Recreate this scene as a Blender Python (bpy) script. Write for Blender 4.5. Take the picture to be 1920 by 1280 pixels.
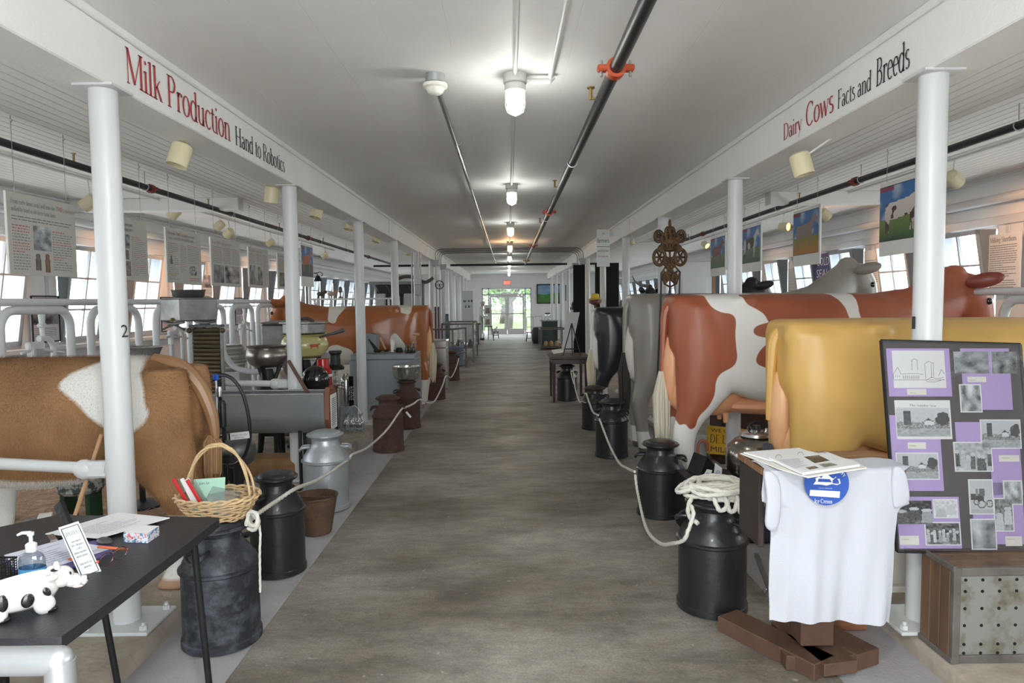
# Dairy barn museum interior -- everything is built here in mesh code.
import bpy, bmesh, math, random
import numpy as np
from mathutils import Vector, Matrix, noise
R = math.radians; PI = math.pi
rnd = random.Random(7)
sc = bpy.context.scene
for o in list(bpy.data.objects): bpy.data.objects.remove(o)

# ---------------------------------------------------------------- camera
F, PITCH, YAW, ROLL = 1275.0, .0601, .0051, -.0112
cp, sp, cy, sy = math.cos(PITCH), math.sin(PITCH), math.cos(YAW), math.sin(YAW)
FW = Vector((sy*cp, cy*cp, -sp)); R0 = Vector((cy, -sy, 0)); U0 = R0.cross(FW)
RT = math.cos(ROLL)*R0 + math.sin(ROLL)*U0; UP = -math.sin(ROLL)*R0 + math.cos(ROLL)*U0
CAM = Vector((0, 0, 1.5))
cd = bpy.data.cameras.new('camera'); cam = bpy.data.objects.new('camera', cd); sc.collection.objects.link(cam)
cam.matrix_world = Matrix(((RT.x, UP.x, -FW.x, CAM.x), (RT.y, UP.y, -FW.y, CAM.y), (RT.z, UP.z, -FW.z, CAM.z), (0, 0, 0, 1)))
cd.sensor_width = 36; cd.lens = F/1920*36; cd.clip_start = .05; cd.clip_end = 300
sc.camera = cam
def _ray(px, py): return FW + RT*((px-960)/F) - UP*((py-640)/F)
# surveying helpers: turn a spot measured in the photograph into real coordinates on a known plane
def atY(px, py, Y): d = _ray(px, py); return CAM + d*(Y/d.y)
def atZ(px, py, z=0.0): d = _ray(px, py); return CAM + d*((z-1.5)/d.z)
def atX(px, py, X): d = _ray(px, py); return CAM + d*(X/d.x)

# ---------------------------------------------------------------- world, exposure, big lights
sc.view_settings.view_transform = 'Standard'; sc.view_settings.look = 'None'
sc.view_settings.gamma = 1; sc.view_settings.use_curve_mapping = False
sc.view_settings.exposure = -0.1
try:
    sc.cycles.use_denoising = True
    sc.cycles.max_bounces = 8; sc.cycles.diffuse_bounces = 5; sc.cycles.glossy_bounces = 3
    sc.cycles.transmission_bounces = 4; sc.cycles.transparent_max_bounces = 10
    sc.cycles.caustics_reflective = False; sc.cycles.caustics_refractive = False
    sc.cycles.sample_clamp_indirect = 6
except Exception: pass
W = bpy.data.worlds.new('world'); sc.world = W; W.use_nodes = True
bg = W.node_tree.nodes['Background']; bg.inputs[0].default_value = (.90, .955, 1.0, 1); bg.inputs[1].default_value = 11.0
def arealight(name, loc, rot, sx, sy_, power, col, portal=False):
    l = bpy.data.lights.new(name, 'AREA'); l.shape = 'RECTANGLE'; l.size = sx; l.size_y = sy_; l.energy = power; l.color = col
    o = bpy.data.objects.new(name, l); sc.collection.objects.link(o); o.location = loc; o.rotation_euler = rot
    if portal: l.cycles.is_portal = True
    return o
# daylight portals: open barn front behind the camera, the two window walls, the glazed doors
arealight('portal_front', (0, -1.0, 1.3), (R(90), 0, 0), 2.4, 2.4, 1, (1, 1, 1), True)
arealight('portal_left', (-5.05, 13, 1.63), (0, R(-90), 0), 1.15, 34, 1, (1, 1, 1), True)
arealight('portal_right', (5.0, 13, 1.63), (0, R(90), 0), 1.15, 34, 1, (1, 1, 1), True)
arealight('portal_back', (-.05, 30.6, 1.05), (R(-90), 0, 0), 2.3, 2.1, 1, (1, 1, 1), True)
# fill lamp added inside the barn front to strengthen the daylight
arealight('daylight_fill', (0.0, -.85, 2.50), (R(40), 0, 0), 3.4, .35, 20, (.93, .97, 1.0))

# ---------------------------------------------------------------- materials
MATS = {}
def mat(name, col=(.8,.8,.8), rough=.5, metal=0., var=.0, vscale=6., bump=0., bscale=40., col2=None, coat=0., spec=None, emis=None, estr=0., stretch=None, thr=None):
    if name in MATS: return MATS[name]
    m = bpy.data.materials.new(name); m.use_nodes = True; nt = m.node_tree; b = nt.nodes['Principled BSDF']
    b.inputs['Base Color'].default_value = (*col, 1); b.inputs['Roughness'].default_value = rough; b.inputs['Metallic'].default_value = metal
    if spec is not None: b.inputs['Specular IOR Level'].default_value = spec
    if coat: b.inputs['Coat Weight'].default_value = coat; b.inputs['Coat Roughness'].default_value = .15
    if emis: b.inputs['Emission Color'].default_value = (*emis, 1); b.inputs['Emission Strength'].default_value = estr
    co = nt.nodes.new('ShaderNodeTexCoord'); mp = nt.nodes.new('ShaderNodeMapping'); nt.links.new(co.outputs['Object'], mp.inputs[0])
    if stretch: mp.inputs['Scale'].default_value = stretch
    if var or col2:
        n = nt.nodes.new('ShaderNodeTexNoise'); n.inputs['Scale'].default_value = vscale; n.inputs['Detail'].default_value = 6; n.inputs['Roughness'].default_value = .65
        nt.links.new(mp.outputs[0], n.inputs['Vector'])
        r = nt.nodes.new('ShaderNodeValToRGB')
        lo, hi = thr or (.32, .68)
        r.color_ramp.elements[0].position = lo; r.color_ramp.elements[1].position = hi
        c2 = col2 or tuple(min(1, c*(1-var)) for c in col); c1 = col if col2 else tuple(min(1, c*(1+var*.6)) for c in col)
        r.color_ramp.elements[0].color = (*c2, 1); r.color_ramp.elements[1].color = (*c1, 1)
        nt.links.new(n.outputs[0], r.inputs[0]); nt.links.new(r.outputs[0], b.inputs['Base Color'])
    if bump:
        n2 = nt.nodes.new('ShaderNodeTexNoise'); n2.inputs['Scale'].default_value = bscale; n2.inputs['Detail'].default_value = 4
        nt.links.new(mp.outputs[0], n2.inputs['Vector'])
        bp = nt.nodes.new('ShaderNodeBump'); bp.inputs['Strength'].default_value = bump; bp.inputs['Distance'].default_value = .01
        nt.links.new(n2.outputs[0], bp.inputs['Height']); nt.links.new(bp.outputs[0], b.inputs['Normal'])
    MATS[name] = m; return m
def glassmat(name, tint=(1,1,1), gl=.12, rough=.03, fr=.6):
    if name in MATS: return MATS[name]
    m = bpy.data.materials.new(name); m.use_nodes = True; nt = m.node_tree; nt.nodes.clear()
    o = nt.nodes.new('ShaderNodeOutputMaterial'); t = nt.nodes.new('ShaderNodeBsdfTransparent'); g = nt.nodes.new('ShaderNodeBsdfGlossy'); x = nt.nodes.new('ShaderNodeMixShader')
    t.inputs[0].default_value = (*tint, 1); g.inputs['Roughness'].default_value = rough
    lw = nt.nodes.new('ShaderNodeLayerWeight'); lw.inputs['Blend'].default_value = .35
    ma = nt.nodes.new('ShaderNodeMath'); ma.operation = 'MULTIPLY_ADD'; ma.inputs[1].default_value = fr; ma.inputs[2].default_value = gl; ma.use_clamp = True
    nt.links.new(lw.outputs['Facing'], ma.inputs[0]); nt.links.new(ma.outputs[0], x.inputs[0])
    nt.links.new(t.outputs[0], x.inputs[1]); nt.links.new(g.outputs[0], x.inputs[2]); nt.links.new(x.outputs[0], o.inputs[0])
    MATS[name] = m; return m
def colmat(name='print', rough=.5, attr='Col', spec=.3):
    if name in MATS: return MATS[name]
    m = bpy.data.materials.new(name); m.use_nodes = True; nt = m.node_tree; b = nt.nodes['Principled BSDF']
    b.inputs['Roughness'].default_value = rough; b.inputs['Specular IOR Level'].default_value = spec
    a = nt.nodes.new('ShaderNodeAttribute'); a.attribute_name = attr; nt.links.new(a.outputs['Color'], b.inputs['Base Color'])
    MATS[name] = m; return m

# ---------------------------------------------------------------- mesh builder
def box8(c, s, rot=None):
    hx, hy, hz = s[0]/2, s[1]/2, s[2]/2; v = [Vector((x*hx, y*hy, z*hz)) for x in (-1,1) for y in (-1,1) for z in (-1,1)]
    if rot is not None: v = [rot @ p for p in v]
    c = Vector(c); return [c+p for p in v]
BOXF = [(0,1,3,2),(4,6,7,5),(0,4,5,1),(2,3,7,6),(0,2,6,4),(1,5,7,3)]
def rotz(a): return Matrix.Rotation(a, 3, 'Z')
def roty(a): return Matrix.Rotation(a, 3, 'Y')
def rotx(a): return Matrix.Rotation(a, 3, 'X')
class MB:
    def __init__(s): s.v = []; s.f = []
    def add(s, vs, fs):
        n = len(s.v); s.v += [Vector(p) for p in vs]; s.f += [tuple(i+n for i in f) for f in fs]; return s
    def box(s, c, size, rot=None): return s.add(box8(c, size, rot), BOXF)
    def boxm(s, lo, hi): return s.box([(a+b)/2 for a, b in zip(lo, hi)], [abs(b-a) for a, b in zip(lo, hi)])
    def cbox(s, c, size, ch=.005, rot=None):      # box with chamfered edges (all 12)
        hx, hy, hz = size[0]/2, size[1]/2, size[2]/2; ch = min(ch, hx*.9, hy*.9, hz*.9)
        bm = bmesh.new(); vs = [bm.verts.new(p) for p in box8((0,0,0), size)]
        for f in BOXF: bm.faces.new([vs[i] for i in f])
        bmesh.ops.bevel(bm, geom=bm.edges[:], offset=ch, segments=1, affect='EDGES', profile=.5)
        bm.verts.index_update(); V = [v.co.copy() for v in bm.verts]; Fc = [[v.index for v in f.verts] for f in bm.faces]; bm.free()
        if rot is not None: V = [rot @ p for p in V]
        c = Vector(c); return s.add([c+p for p in V], Fc)
    def ring(s, pts): n = len(s.v); s.v += [Vector(p) for p in pts]; return n
    def tube(s, pts, r, n=8, closed=False, cap=True, ell=None):
        pts = [Vector(p) for p in pts]; N = len(pts); rs = r if isinstance(r, (list, tuple)) else [r]*N
        T = []
        for i in range(N):
            a = pts[(i-1) % N] if (closed or i > 0) else pts[i]; b = pts[(i+1) % N] if (closed or i < N-1) else pts[i]
            t = (b-a); T.append(t.normalized() if t.length > 1e-9 else Vector((0,0,1)))
        u = T[0].orthogonal().normalized() if ell is None else (Vector(ell[2]) - T[0]*T[0].dot(Vector(ell[2]))).normalized()
        st = len(s.v)
        for i in range(N):
            t = T[i]; u = (u - t*u.dot(t))
            u = u.normalized() if u.length > 1e-6 else t.orthogonal().normalized()
            w = t.cross(u)
            ea, eb = (1, 1) if ell is None else ell[:2]
            for k in range(n):
                a = 2*PI*k/n; s.v.append(pts[i] + (u*math.cos(a)*ea + w*math.sin(a)*eb)*rs[i])
        M = N if closed else N-1
        for i in range(M):
            for k in range(n):
                a = st+i*n+k; b = st+i*n+(k+1) % n; c = st+((i+1) % N)*n+(k+1) % n; d = st+((i+1) % N)*n+k
                s.f.append((a, b, c, d))
        if cap and not closed:
            s.f.append(tuple(st+k for k in range(n))[::-1]); s.f.append(tuple(st+(N-1)*n+k for k in range(n)))
        return s
    def cyl(s, p0, p1, r0, r1=None, n=16): return s.tube([p0, p1], [r0, r0 if r1 is None else r1], n)
    def lathe(s, prof, c=(0,0,0), n=24, axis=None, close=True):
        c = Vector(c); st = len(s.v); ax = axis
        for r_, z_ in prof:
            for k in range(n):
                a = 2*PI*k/n; p = Vector((r_*math.cos(a), r_*math.sin(a), z_))
                if ax is not None: p = ax @ p
                s.v.append(c+p)
        for i in range(len(prof)-1):
            for k in range(n): s.f.append((st+i*n+k, st+i*n+(k+1) % n, st+(i+1)*n+(k+1) % n, st+(i+1)*n+k))
        if close:
            if prof[0][0] > 1e-5: s.f.append(tuple(st+k for k in range(n))[::-1])
            if prof[-1][0] > 1e-5: s.f.append(tuple(st+(len(prof)-1)*n+k for k in range(n)))
        return s
    def ell(s, c, r, n=14, m=9, rot=None):
        c = Vector(c); st = len(s.v)
        for j in range(m+1):
            ph = PI*j/m
            for k in range(n):
                a = 2*PI*k/n; p = Vector((r[0]*math.sin(ph)*math.cos(a), r[1]*math.sin(ph)*math.sin(a), -r[2]*math.cos(ph)))
                if rot is not None: p = rot @ p
                s.v.append(c+p)
        for j in range(m):
            for k in range(n): s.f.append((st+j*n+k, st+j*n+(k+1) % n, st+(j+1)*n+(k+1) % n, st+(j+1)*n+k))
        return s
    def prism(s, poly, o, ux, uy, un, th):        # polygon extruded along un by th
        o, ux, uy, un = Vector(o), Vector(ux), Vector(uy), Vector(un); n = len(poly)
        A = [o+ux*a+uy*b for a, b in poly]; B = [p+un*th for p in A]
        ar = sum(poly[i][0]*poly[(i+1) % n][1]-poly[(i+1) % n][0]*poly[i][1] for i in range(n))
        if (ux.cross(uy).dot(un)*ar > 0) == (th > 0): fa, fb = tuple(range(n))[::-1], tuple(range(n, 2*n)); sd = [(i, (i+1) % n, n+(i+1) % n, n+i) for i in range(n)]
        else: fa, fb = tuple(range(n)), tuple(range(n, 2*n))[::-1]; sd = [(i, n+i, n+(i+1) % n, (i+1) % n) for i in range(n)]
        return s.add(A+B, [fa, fb]+sd)
    def quad(s, a, b, c, d): return s.add([a, b, c, d], [(0,1,2,3)])
    def grid(s, fn, nu, nv):
        st = len(s.v)
        for j in range(nv+1):
            for i in range(nu+1): s.v.append(Vector(fn(i/nu, j/nv)))
        for j in range(nv):
            for i in range(nu):
                a = st+j*(nu+1)+i; s.f.append((a, a+1, a+nu+2, a+nu+1))
        return s
    def build(s, name, m, parent=None, world=True, smooth=35, cols=None, fcols=None):
        inv = None; org = None
        if parent is not None:
            if world: inv = PW[parent.name].inverted()
        elif s.v:
            lo = [min(p[i] for p in s.v) for i in range(3)]; hi = [max(p[i] for p in s.v) for i in range(3)]
            org = Vector(((lo[0]+hi[0])/2, (lo[1]+hi[1])/2, lo[2])); inv = Matrix.Translation(-org)
        V = [tuple(inv @ p) if inv is not None else tuple(p) for p in s.v]
        me = bpy.data.meshes.new(name); me.from_pydata(V, [], s.f); me.update()
        if isinstance(m, (list, tuple)):
            for q in m: me.materials.append(q)
        else: me.materials.append(m)
        if smooth:
            me.polygons.foreach_set('use_smooth', [True]*len(me.polygons)); me.set_sharp_from_angle(angle=R(smooth))
        if cols is not None:
            at = me.color_attributes.new('Col', 'FLOAT_COLOR', 'POINT'); at.data.foreach_set('color', np.array([(*c[:3], 1.) for c in cols], dtype=np.float32).ravel())
        if fcols is not None:
            at = me.color_attributes.new('Col', 'FLOAT_COLOR', 'CORNER'); L = []
            for p, c in zip(me.polygons, fcols): L += [(*c[:3], 1.)]*p.loop_total
            at.data.foreach_set('color', np.array(L, dtype=np.float32).ravel())
        o = bpy.data.objects.new(name, me); sc.collection.objects.link(o)
        if parent is not None: o.parent = parent; PW[o.name] = PW[parent.name].copy()
        else: o.location = org or (0,0,0); PW[o.name] = Matrix.Translation(org or Vector((0,0,0)))
        return o
PW = {}
def tag(o, label=None, cat=None, group=None, kind=None):
    if label: o['label'] = label
    if cat: o['category'] = cat
    if group: o['group'] = group
    if kind: o['kind'] = kind
    return o
def thing(name, label, cat, loc, rz=0., group=None, kind=None):
    o = bpy.data.objects.new(name, None); sc.collection.objects.link(o); o.empty_display_size = .1
    o.location = loc; o.rotation_euler = (0, 0, rz); PW[o.name] = Matrix.Translation(Vector(loc)) @ Matrix.Rotation(rz, 4, 'Z')
    return tag(o, label, cat, group, kind)
def kids(o): return [c for c in bpy.data.objects if c.parent == o]
def dup(root, loc, rz=None, label=None, group=None, scale=None):
    def cc(o, par):
        c = o.copy(); sc.collection.objects.link(c)
        if par is not None: c.parent = par
        for k in CH.get(o.name, ()): cc(k, c)
        return c
    CH = {}
    for q in bpy.data.objects:
        if q.parent: CH.setdefault(q.parent.name, []).append(q)
    r = cc(root, None); r.location = loc
    if rz is not None: r.rotation_euler = (0, 0, rz)
    if scale: r.scale = scale
    if label: r['label'] = label
    if group: r['group'] = group
    PW[r.name] = Matrix.Translation(Vector(loc)) @ Matrix.Rotation(r.rotation_euler.z, 4, 'Z')
    return r
def struct(name, mb, m, parent=None, smooth=35):
    o = mb.build(name, m, parent, smooth=smooth)
    if parent is None: o['kind'] = 'structure'
    return o
def arc(cx, cy_, rx, ry, a0, a1, n=10): return [(cx+rx*math.cos(R(a0+(a1-a0)*i/n)), cy_+ry*math.sin(R(a0+(a1-a0)*i/n))) for i in range(n+1)]
def smoothpoly(p, it=2):
    for _ in range(it):
        q = []
        for i in range(len(p)):
            a, b = p[i], p[(i+1) % len(p)]; q += [(a[0]*.75+b[0]*.25, a[1]*.75+b[1]*.25), (a[0]*.25+b[0]*.75, a[1]*.25+b[1]*.75)]
        p = q
    return p
def curve(pts, n=6):      # catmull-rom through points
    P = [Vector(p) for p in pts]; out = []
    for i in range(len(P)-1):
        a = P[max(0, i-1)]; b = P[i]; c = P[i+1]; d = P[min(len(P)-1, i+2)]
        for k in range(n):
            t = k/n; out.append(.5*((2*b)+(c-a)*t+(2*a-5*b+4*c-d)*t*t+(3*b-a-3*c+d)*t**3))
    out.append(P[-1]); return out

# ---------------------------------------------------------------- a small pen-drawn serif alphabet (for painted and printed words)
TK, TN = .115, .04
def _glyph(ch):
    X = .66; A_ = 'A'; L = 'L'; V = 'V'
    G = {
    'a': (.50, [(A_,.22,.48,.14,.17,165,0),(V,.37,.04,.5,''),(L,.37,.06,.47,.02,TN),(A_,.22,.18,.15,.18,0,360)]),
    'b': (.52, [(V,.12,0,1,'l'),(A_,.28,.33,.2,.33,-150,150)]), 'c': (.47, [(A_,.27,.33,.21,.33,45,315)]),
    'd': (.54, [(V,.42,0,1,'lb'),(A_,.25,.33,.2,.33,30,330)]), 'e': (.48, [(A_,.26,.33,.2,.33,5,310),(L,.07,.38,.46,.38,TN)]),
    'f': (.33, [(V,.15,0,.84,'b'),(A_,.29,.84,.14,.15,180,50),(L,.02,.64,.3,.64,TN)]),
    'g': (.48, [(A_,.23,.45,.16,.2,0,360),(A_,.22,-.1,.19,.16,0,360),(L,.12,.26,.15,.05,TN)]),
    'h': (.57, [(V,.12,0,1,'lb'),(A_,.28,.44,.16,.21,180,0),(V,.44,0,.44,'b')]), 'i': (.26, [(V,.12,0,.64,'lb'),('D',.12,.88)]),
    'j': (.26, [(V,.12,-.2,.64,'l'),('D',.12,.88)]),
    'k': (.53, [(V,.12,0,1,'lb'),(L,.15,.3,.42,.62,TN),(L,.22,.4,.46,.03,TK),('S',.46,0,.16)]), 'l': (.26, [(V,.12,0,1,'lb')]),
    'm': (.86, [(V,.12,0,.64,'lb'),(A_,.27,.44,.15,.2,180,0),(V,.42,0,.44,'b'),(A_,.57,.44,.15,.2,180,0),(V,.72,0,.44,'b')]),
    'n': (.57, [(V,.12,0,.64,'lb'),(A_,.28,.44,.16,.2,180,0),(V,.44,0,.44,'b')]), 'o': (.53, [(A_,.26,.33,.21,.33,0,360)]),
    'p': (.53, [(V,.12,-.3,.64,'lb'),(A_,.28,.33,.2,.33,-150,150)]), 'q': (.53, [(V,.42,-.3,.64,'b'),(A_,.25,.33,.2,.33,30,330)]),
    'r': (.39, [(V,.12,0,.64,'lb'),(A_,.26,.46,.14,.17,170,60),('D',.33,.58)]),
    's': (.40, [(A_,.2,.49,.13,.16,40,270),(A_,.2,.17,.14,.16,90,-140)]),
    't': (.34, [(V,.15,.12,.82,''),(A_,.27,.14,.12,.13,180,300),(L,.03,.64,.31,.64,TN)]),
    'u': (.56, [(V,.11,.2,.64,'l'),(A_,.27,.2,.16,.19,180,360),(V,.43,0,.64,'lb')]), 'v': (.48, [(L,.05,.64,.24,.02,TK),(L,.24,.0,.43,.64,TN),('S',.05,.64,.14),('S',.43,.64,.14)]),
    'w': (.70, [(L,.05,.64,.2,.02,TK),(L,.2,0,.35,.6,TN),(L,.33,.64,.49,.02,TK),(L,.49,0,.65,.64,TN),('S',.05,.64,.14),('S',.65,.64,.12)]),
    'x': (.48, [(L,.06,.62,.42,.02,TK),(L,.42,.64,.05,0,TN)]), 'y': (.48, [(L,.05,.64,.26,.04,TK),(L,.44,.64,.12,-.3,TN),('S',.05,.64,.14),('S',.44,.64,.14)]),
    'z': (.44, [(L,.05,.63,.4,.63,TN),(L,.4,.63,.05,.02,TK),(L,.05,.02,.4,.02,TN)]),
    'M': (.94, [(V,.13,0,1,'b',TN),(L,.14,.98,.46,.05,TK),(L,.46,.05,.8,1,TN),(V,.81,0,1,'tb'),('S',.1,1,.16)]),
    'P': (.62, [(V,.15,0,1,'tb'),(A_,.3,.75,.23,.25,-90,90),(L,.15,.985,.3,.985,TN),(L,.15,.5,.3,.5,TN)]),
    'H': (.80, [(V,.15,0,1,'tb'),(V,.64,0,1,'tb'),(L,.15,.5,.64,.5,TN)]),
    'R': (.68, [(V,.15,0,1,'tb'),(A_,.3,.76,.22,.24,-90,90),(L,.15,.985,.3,.985,TN),(L,.15,.52,.3,.52,TN),(L,.33,.5,.62,.02,TK),('S',.64,0,.14)]),
    'D': (.76, [(V,.15,0,1,'tb'),(A_,.3,.5,.36,.485,-90,90),(L,.15,.985,.3,.985,TN),(L,.15,.015,.3,.015,TN)]),
    'C': (.70, [(A_,.38,.5,.31,.49,45,315),(V,.6,.72,.95,'',TN)]), 'G': (.76, [(A_,.38,.5,.31,.49,45,335),(V,.64,.1,.42,'t')]),
    'F': (.58, [(V,.15,0,1,'tb'),(L,.15,.985,.54,.985,TN),(L,.15,.52,.44,.52,TN),(V,.54,.82,1,'',TN)]),
    'E': (.62, [(V,.15,0,1,'tb'),(L,.15,.985,.56,.985,TN),(L,.15,.52,.46,.52,TN),(L,.15,.015,.58,.015,TN),(V,.57,0,.2,'',TN),(V,.55,.82,1,'',TN)]),
    'B': (.64, [(V,.15,0,1,'tb'),(A_,.3,.76,.2,.225,-90,90),(A_,.32,.27,.23,.25,-90,90),(L,.15,.985,.3,.985,TN),(L,.15,.52,.3,.52,TN),(L,.15,.015,.3,.015,TN)]),
    'L': (.58, [(V,.15,0,1,'tb'),(L,.15,.015,.54,.015,TN),(V,.53,0,.2,'',TN)]), 'I': (.32, [(V,.15,0,1,'tb')]),
    'T': (.66, [(V,.32,0,1,'b'),(L,.04,.985,.6,.985,TN),(V,.05,.82,1,'',TN),(V,.59,.82,1,'',TN)]),
    'S': (.54, [(A_,.27,.74,.19,.24,40,270),(A_,.27,.26,.2,.25,90,-140)]), 'O': (.78, [(A_,.38,.5,.32,.49,0,360)]),
    'N': (.80, [(V,.14,0,1,'tb',TN),(L,.14,.98,.62,.03,TK),(V,.63,0,1,'t',TN)]), 'A': (.70, [(L,.1,0,.34,1,TN),(L,.34,1,.58,0,TK),(L,.2,.35,.48,.35,TN),('S',.1,0,.16),('S',.58,0,.18)]),
    'W': (1.0, [(L,.08,1,.28,0,TK),(L,.28,0,.5,1,TN),(L,.5,1,.7,0,TK),(L,.7,0,.92,1,TN),('S',.08,1,.18),('S',.92,1,.16)]),
    'U': (.76, [(V,.16,.3,1,'t'),(A_,.38,.3,.22,.28,180,360),(V,.6,.3,1,'t',TN)]), 'J': (.4, [(V,.24,.1,1,'t'),(A_,.13,.1,.11,.12,0,-150)]),
    'K': (.70, [(V,.15,0,1,'tb'),(L,.2,.45,.56,.98,TN),(L,.3,.58,.62,.02,TK),('S',.62,0,.16)]), 'V': (.70, [(L,.08,1,.33,0,TK),(L,.33,0,.6,1,TN),('S',.08,1,.16),('S',.6,1,.14)]),
    'Y': (.66, [(L,.08,1,.33,.5,TK),(L,.6,1,.33,.5,TN),(V,.33,0,.5,'b')]),
    '0': (.5, [(A_,.25,.48,.19,.48,0,360)]), '1': (.4, [(V,.2,0,.96,'b'),(L,.2,.96,.08,.84,TN)]), '4': (.5, [(V,.34,0,.96,'b'),(L,.34,.96,.05,.3,TN),(L,.05,.3,.46,.3,TN)]),
    '2': (.5, [(A_,.25,.72,.18,.24,160,-30),(L,.4,.6,.08,.03,TN),(L,.06,.04,.44,.04,TK*.8)]), '3': (.5, [(A_,.24,.73,.17,.22,150,-90),(A_,.24,.26,.19,.26,90,-150)]),
    '5': (.5, [(L,.12,.96,.42,.96,TK*.7),(L,.12,.96,.1,.55,TN),(A_,.23,.3,.19,.29,110,-140)]), '9': (.5, [(A_,.25,.65,.18,.3,0,360),(A_,.2,.5,.23,.5,20,-70)]),
    '8': (.5, [(A_,.25,.73,.15,.22,0,360),(A_,.25,.26,.18,.26,0,360)]),
    '.': (.22, [('D',.1,.05)]), ',': (.22, [('D',.1,.04),(L,.12,.02,.07,-.12,TN)]), "'": (.2, [(L,.1,1,.1,.8,TN*1.6)]), '-': (.36, [(L,.05,.35,.3,.35,TN*1.4)]),
    ' ': (.28, [])}
    return G.get(ch, G['o'])
def text2d(s):
    Q = []; x = 0
    def seg(a, b, wa, wb):
        dx, dy = b[0]-a[0], b[1]-a[1]; l = math.hypot(dx, dy) or 1; nx, ny = -dy/l, dx/l
        Q.append([(a[0]-nx*wa/2, a[1]-ny*wa/2), (b[0]-nx*wb/2, b[1]-ny*wb/2), (b[0]+nx*wb/2, b[1]+ny*wb/2), (a[0]+nx*wa/2, a[1]+ny*wa/2)])
    for ch in s:
        adv, ops = _glyph(ch)
        for op in ops:
            k = op[0]
            if k == 'V':
                _, vx, y0, y1, sf = op[:5]; w = op[5] if len(op) > 5 else TK
                seg((x+vx, y0), (x+vx, y1), w, w)
                if 'b' in sf: seg((x+vx-w/2-.06, y0+.015), (x+vx+w/2+.06, y0+.015), .035, .035)
                if 't' in sf: seg((x+vx-w/2-.06, y1-.015), (x+vx+w/2+.06, y1-.015), .035, .035)
                if 'l' in sf: seg((x+vx-w/2-.07, y1-.06), (x+vx, y1-.015), .035, .045)
            elif k == 'L': seg((x+op[1], op[2]), (x+op[3], op[4]), op[5], op[5])
            elif k == 'S': seg((x+op[1]-op[3]/2, op[2]+(.015 if op[2] < .3 else -.015)), (x+op[1]+op[3]/2, op[2]+(.015 if op[2] < .3 else -.015)), .035, .035)
            elif k == 'D': Q.append([(x+op[1]+.065*math.cos(a*PI/3), op[2]+.065*math.sin(a*PI/3)) for a in range(6)])
            elif k == 'A':
                _, cx, cy_, rx, ry, a0, a1 = op; n = max(5, int(abs(a1-a0)/24)); P = arc(x+cx, cy_, rx, ry, a0, a1, n)
                def wd(i):
                    a = P[max(0, i-1)]; b = P[min(n, i+1)]; dx, dy = b[0]-a[0], b[1]-a[1]; l = math.hypot(dx, dy) or 1
                    return TN + (TK-TN)*abs(dy/l)**1.5
                for i in range(n): seg(P[i], P[i+1], wd(i), wd(i+1))
        x += adv
    return Q, x
def put_text(mb, s, o, ux, uy, h, width=None, cond=1.):
    Q, w = text2d(s); o, ux, uy = Vector(o), Vector(ux).normalized(), Vector(uy).normalized()
    sx = (width/w) if width else h*cond
    for q in Q: mb.add([o+ux*(a*sx)+uy*(b*h) for a, b in q], [tuple(range(len(q)))])
    return w*sx
# sans words (block lettering) from the built-in font
def sans(s, o, ux, uy, h, name, m, parent, width=None, off=0., ext=0., bold=0.):
    cu = bpy.data.curves.new('t', 'FONT'); cu.body = s; cu.resolution_u = 2; cu.offset = bold; ob = bpy.data.objects.new('t', cu)
    sc.collection.objects.link(ob); dg = bpy.context.evaluated_depsgraph_get(); me = bpy.data.meshes.new_from_object(ob.evaluated_get(dg))
    bpy.data.objects.remove(ob); mb = MB(); xs = [v.co.x for v in me.vertices]; w = max(xs)-min(xs); x0 = min(xs)
    o, ux, uy = Vector(o), Vector(ux).normalized(), Vector(uy).normalized(); k = h/.7; kx = (width/w) if width else k
    mb.add([o+ux*((v.co.x-x0)*kx)+uy*(v.co.y*k) for v in me.vertices], [tuple(p.vertices) for p in me.polygons])
    bpy.data.meshes.remove(me); return mb.build(name, m, parent, smooth=0)
# ================================================================ the building
ZC, ZB, ZK = 2.69, 2.43, .077
XPL, XPR = -1.725, 1.79
WL, WR = -4.95, 4.90
YF, YE = -.9, 30.4
white = mat('white_paint', (.82,.82,.80), .55, var=.05, vscale=1.5, bump=.15, bscale=60)
white2 = mat('white_gloss_paint', (.62,.63,.635), .35, var=.04, vscale=3, bump=.1, bscale=30)
ceilm = mat('ceiling_paint', (.83,.82,.81), .6, var=.06, vscale=.8, bump=.12, bscale=50)
boardm = mat('board_paint', (.86,.855,.83), .6, var=.06, vscale=2, bump=.1, bscale=50, stretch=(1,.15,1))
wallm = mat('wall_paint', (.82,.82,.82), .7, var=.05, vscale=1.2, bump=.2, bscale=30)
steelgrey = mat('grey_sheet_metal', (.28,.31,.34), .5, .2, var=.1)
red_vinyl = mat('red_vinyl', (.42,.045,.05), .5); blk_vinyl = mat('black_vinyl', (.03,.03,.035), .5)
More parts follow.
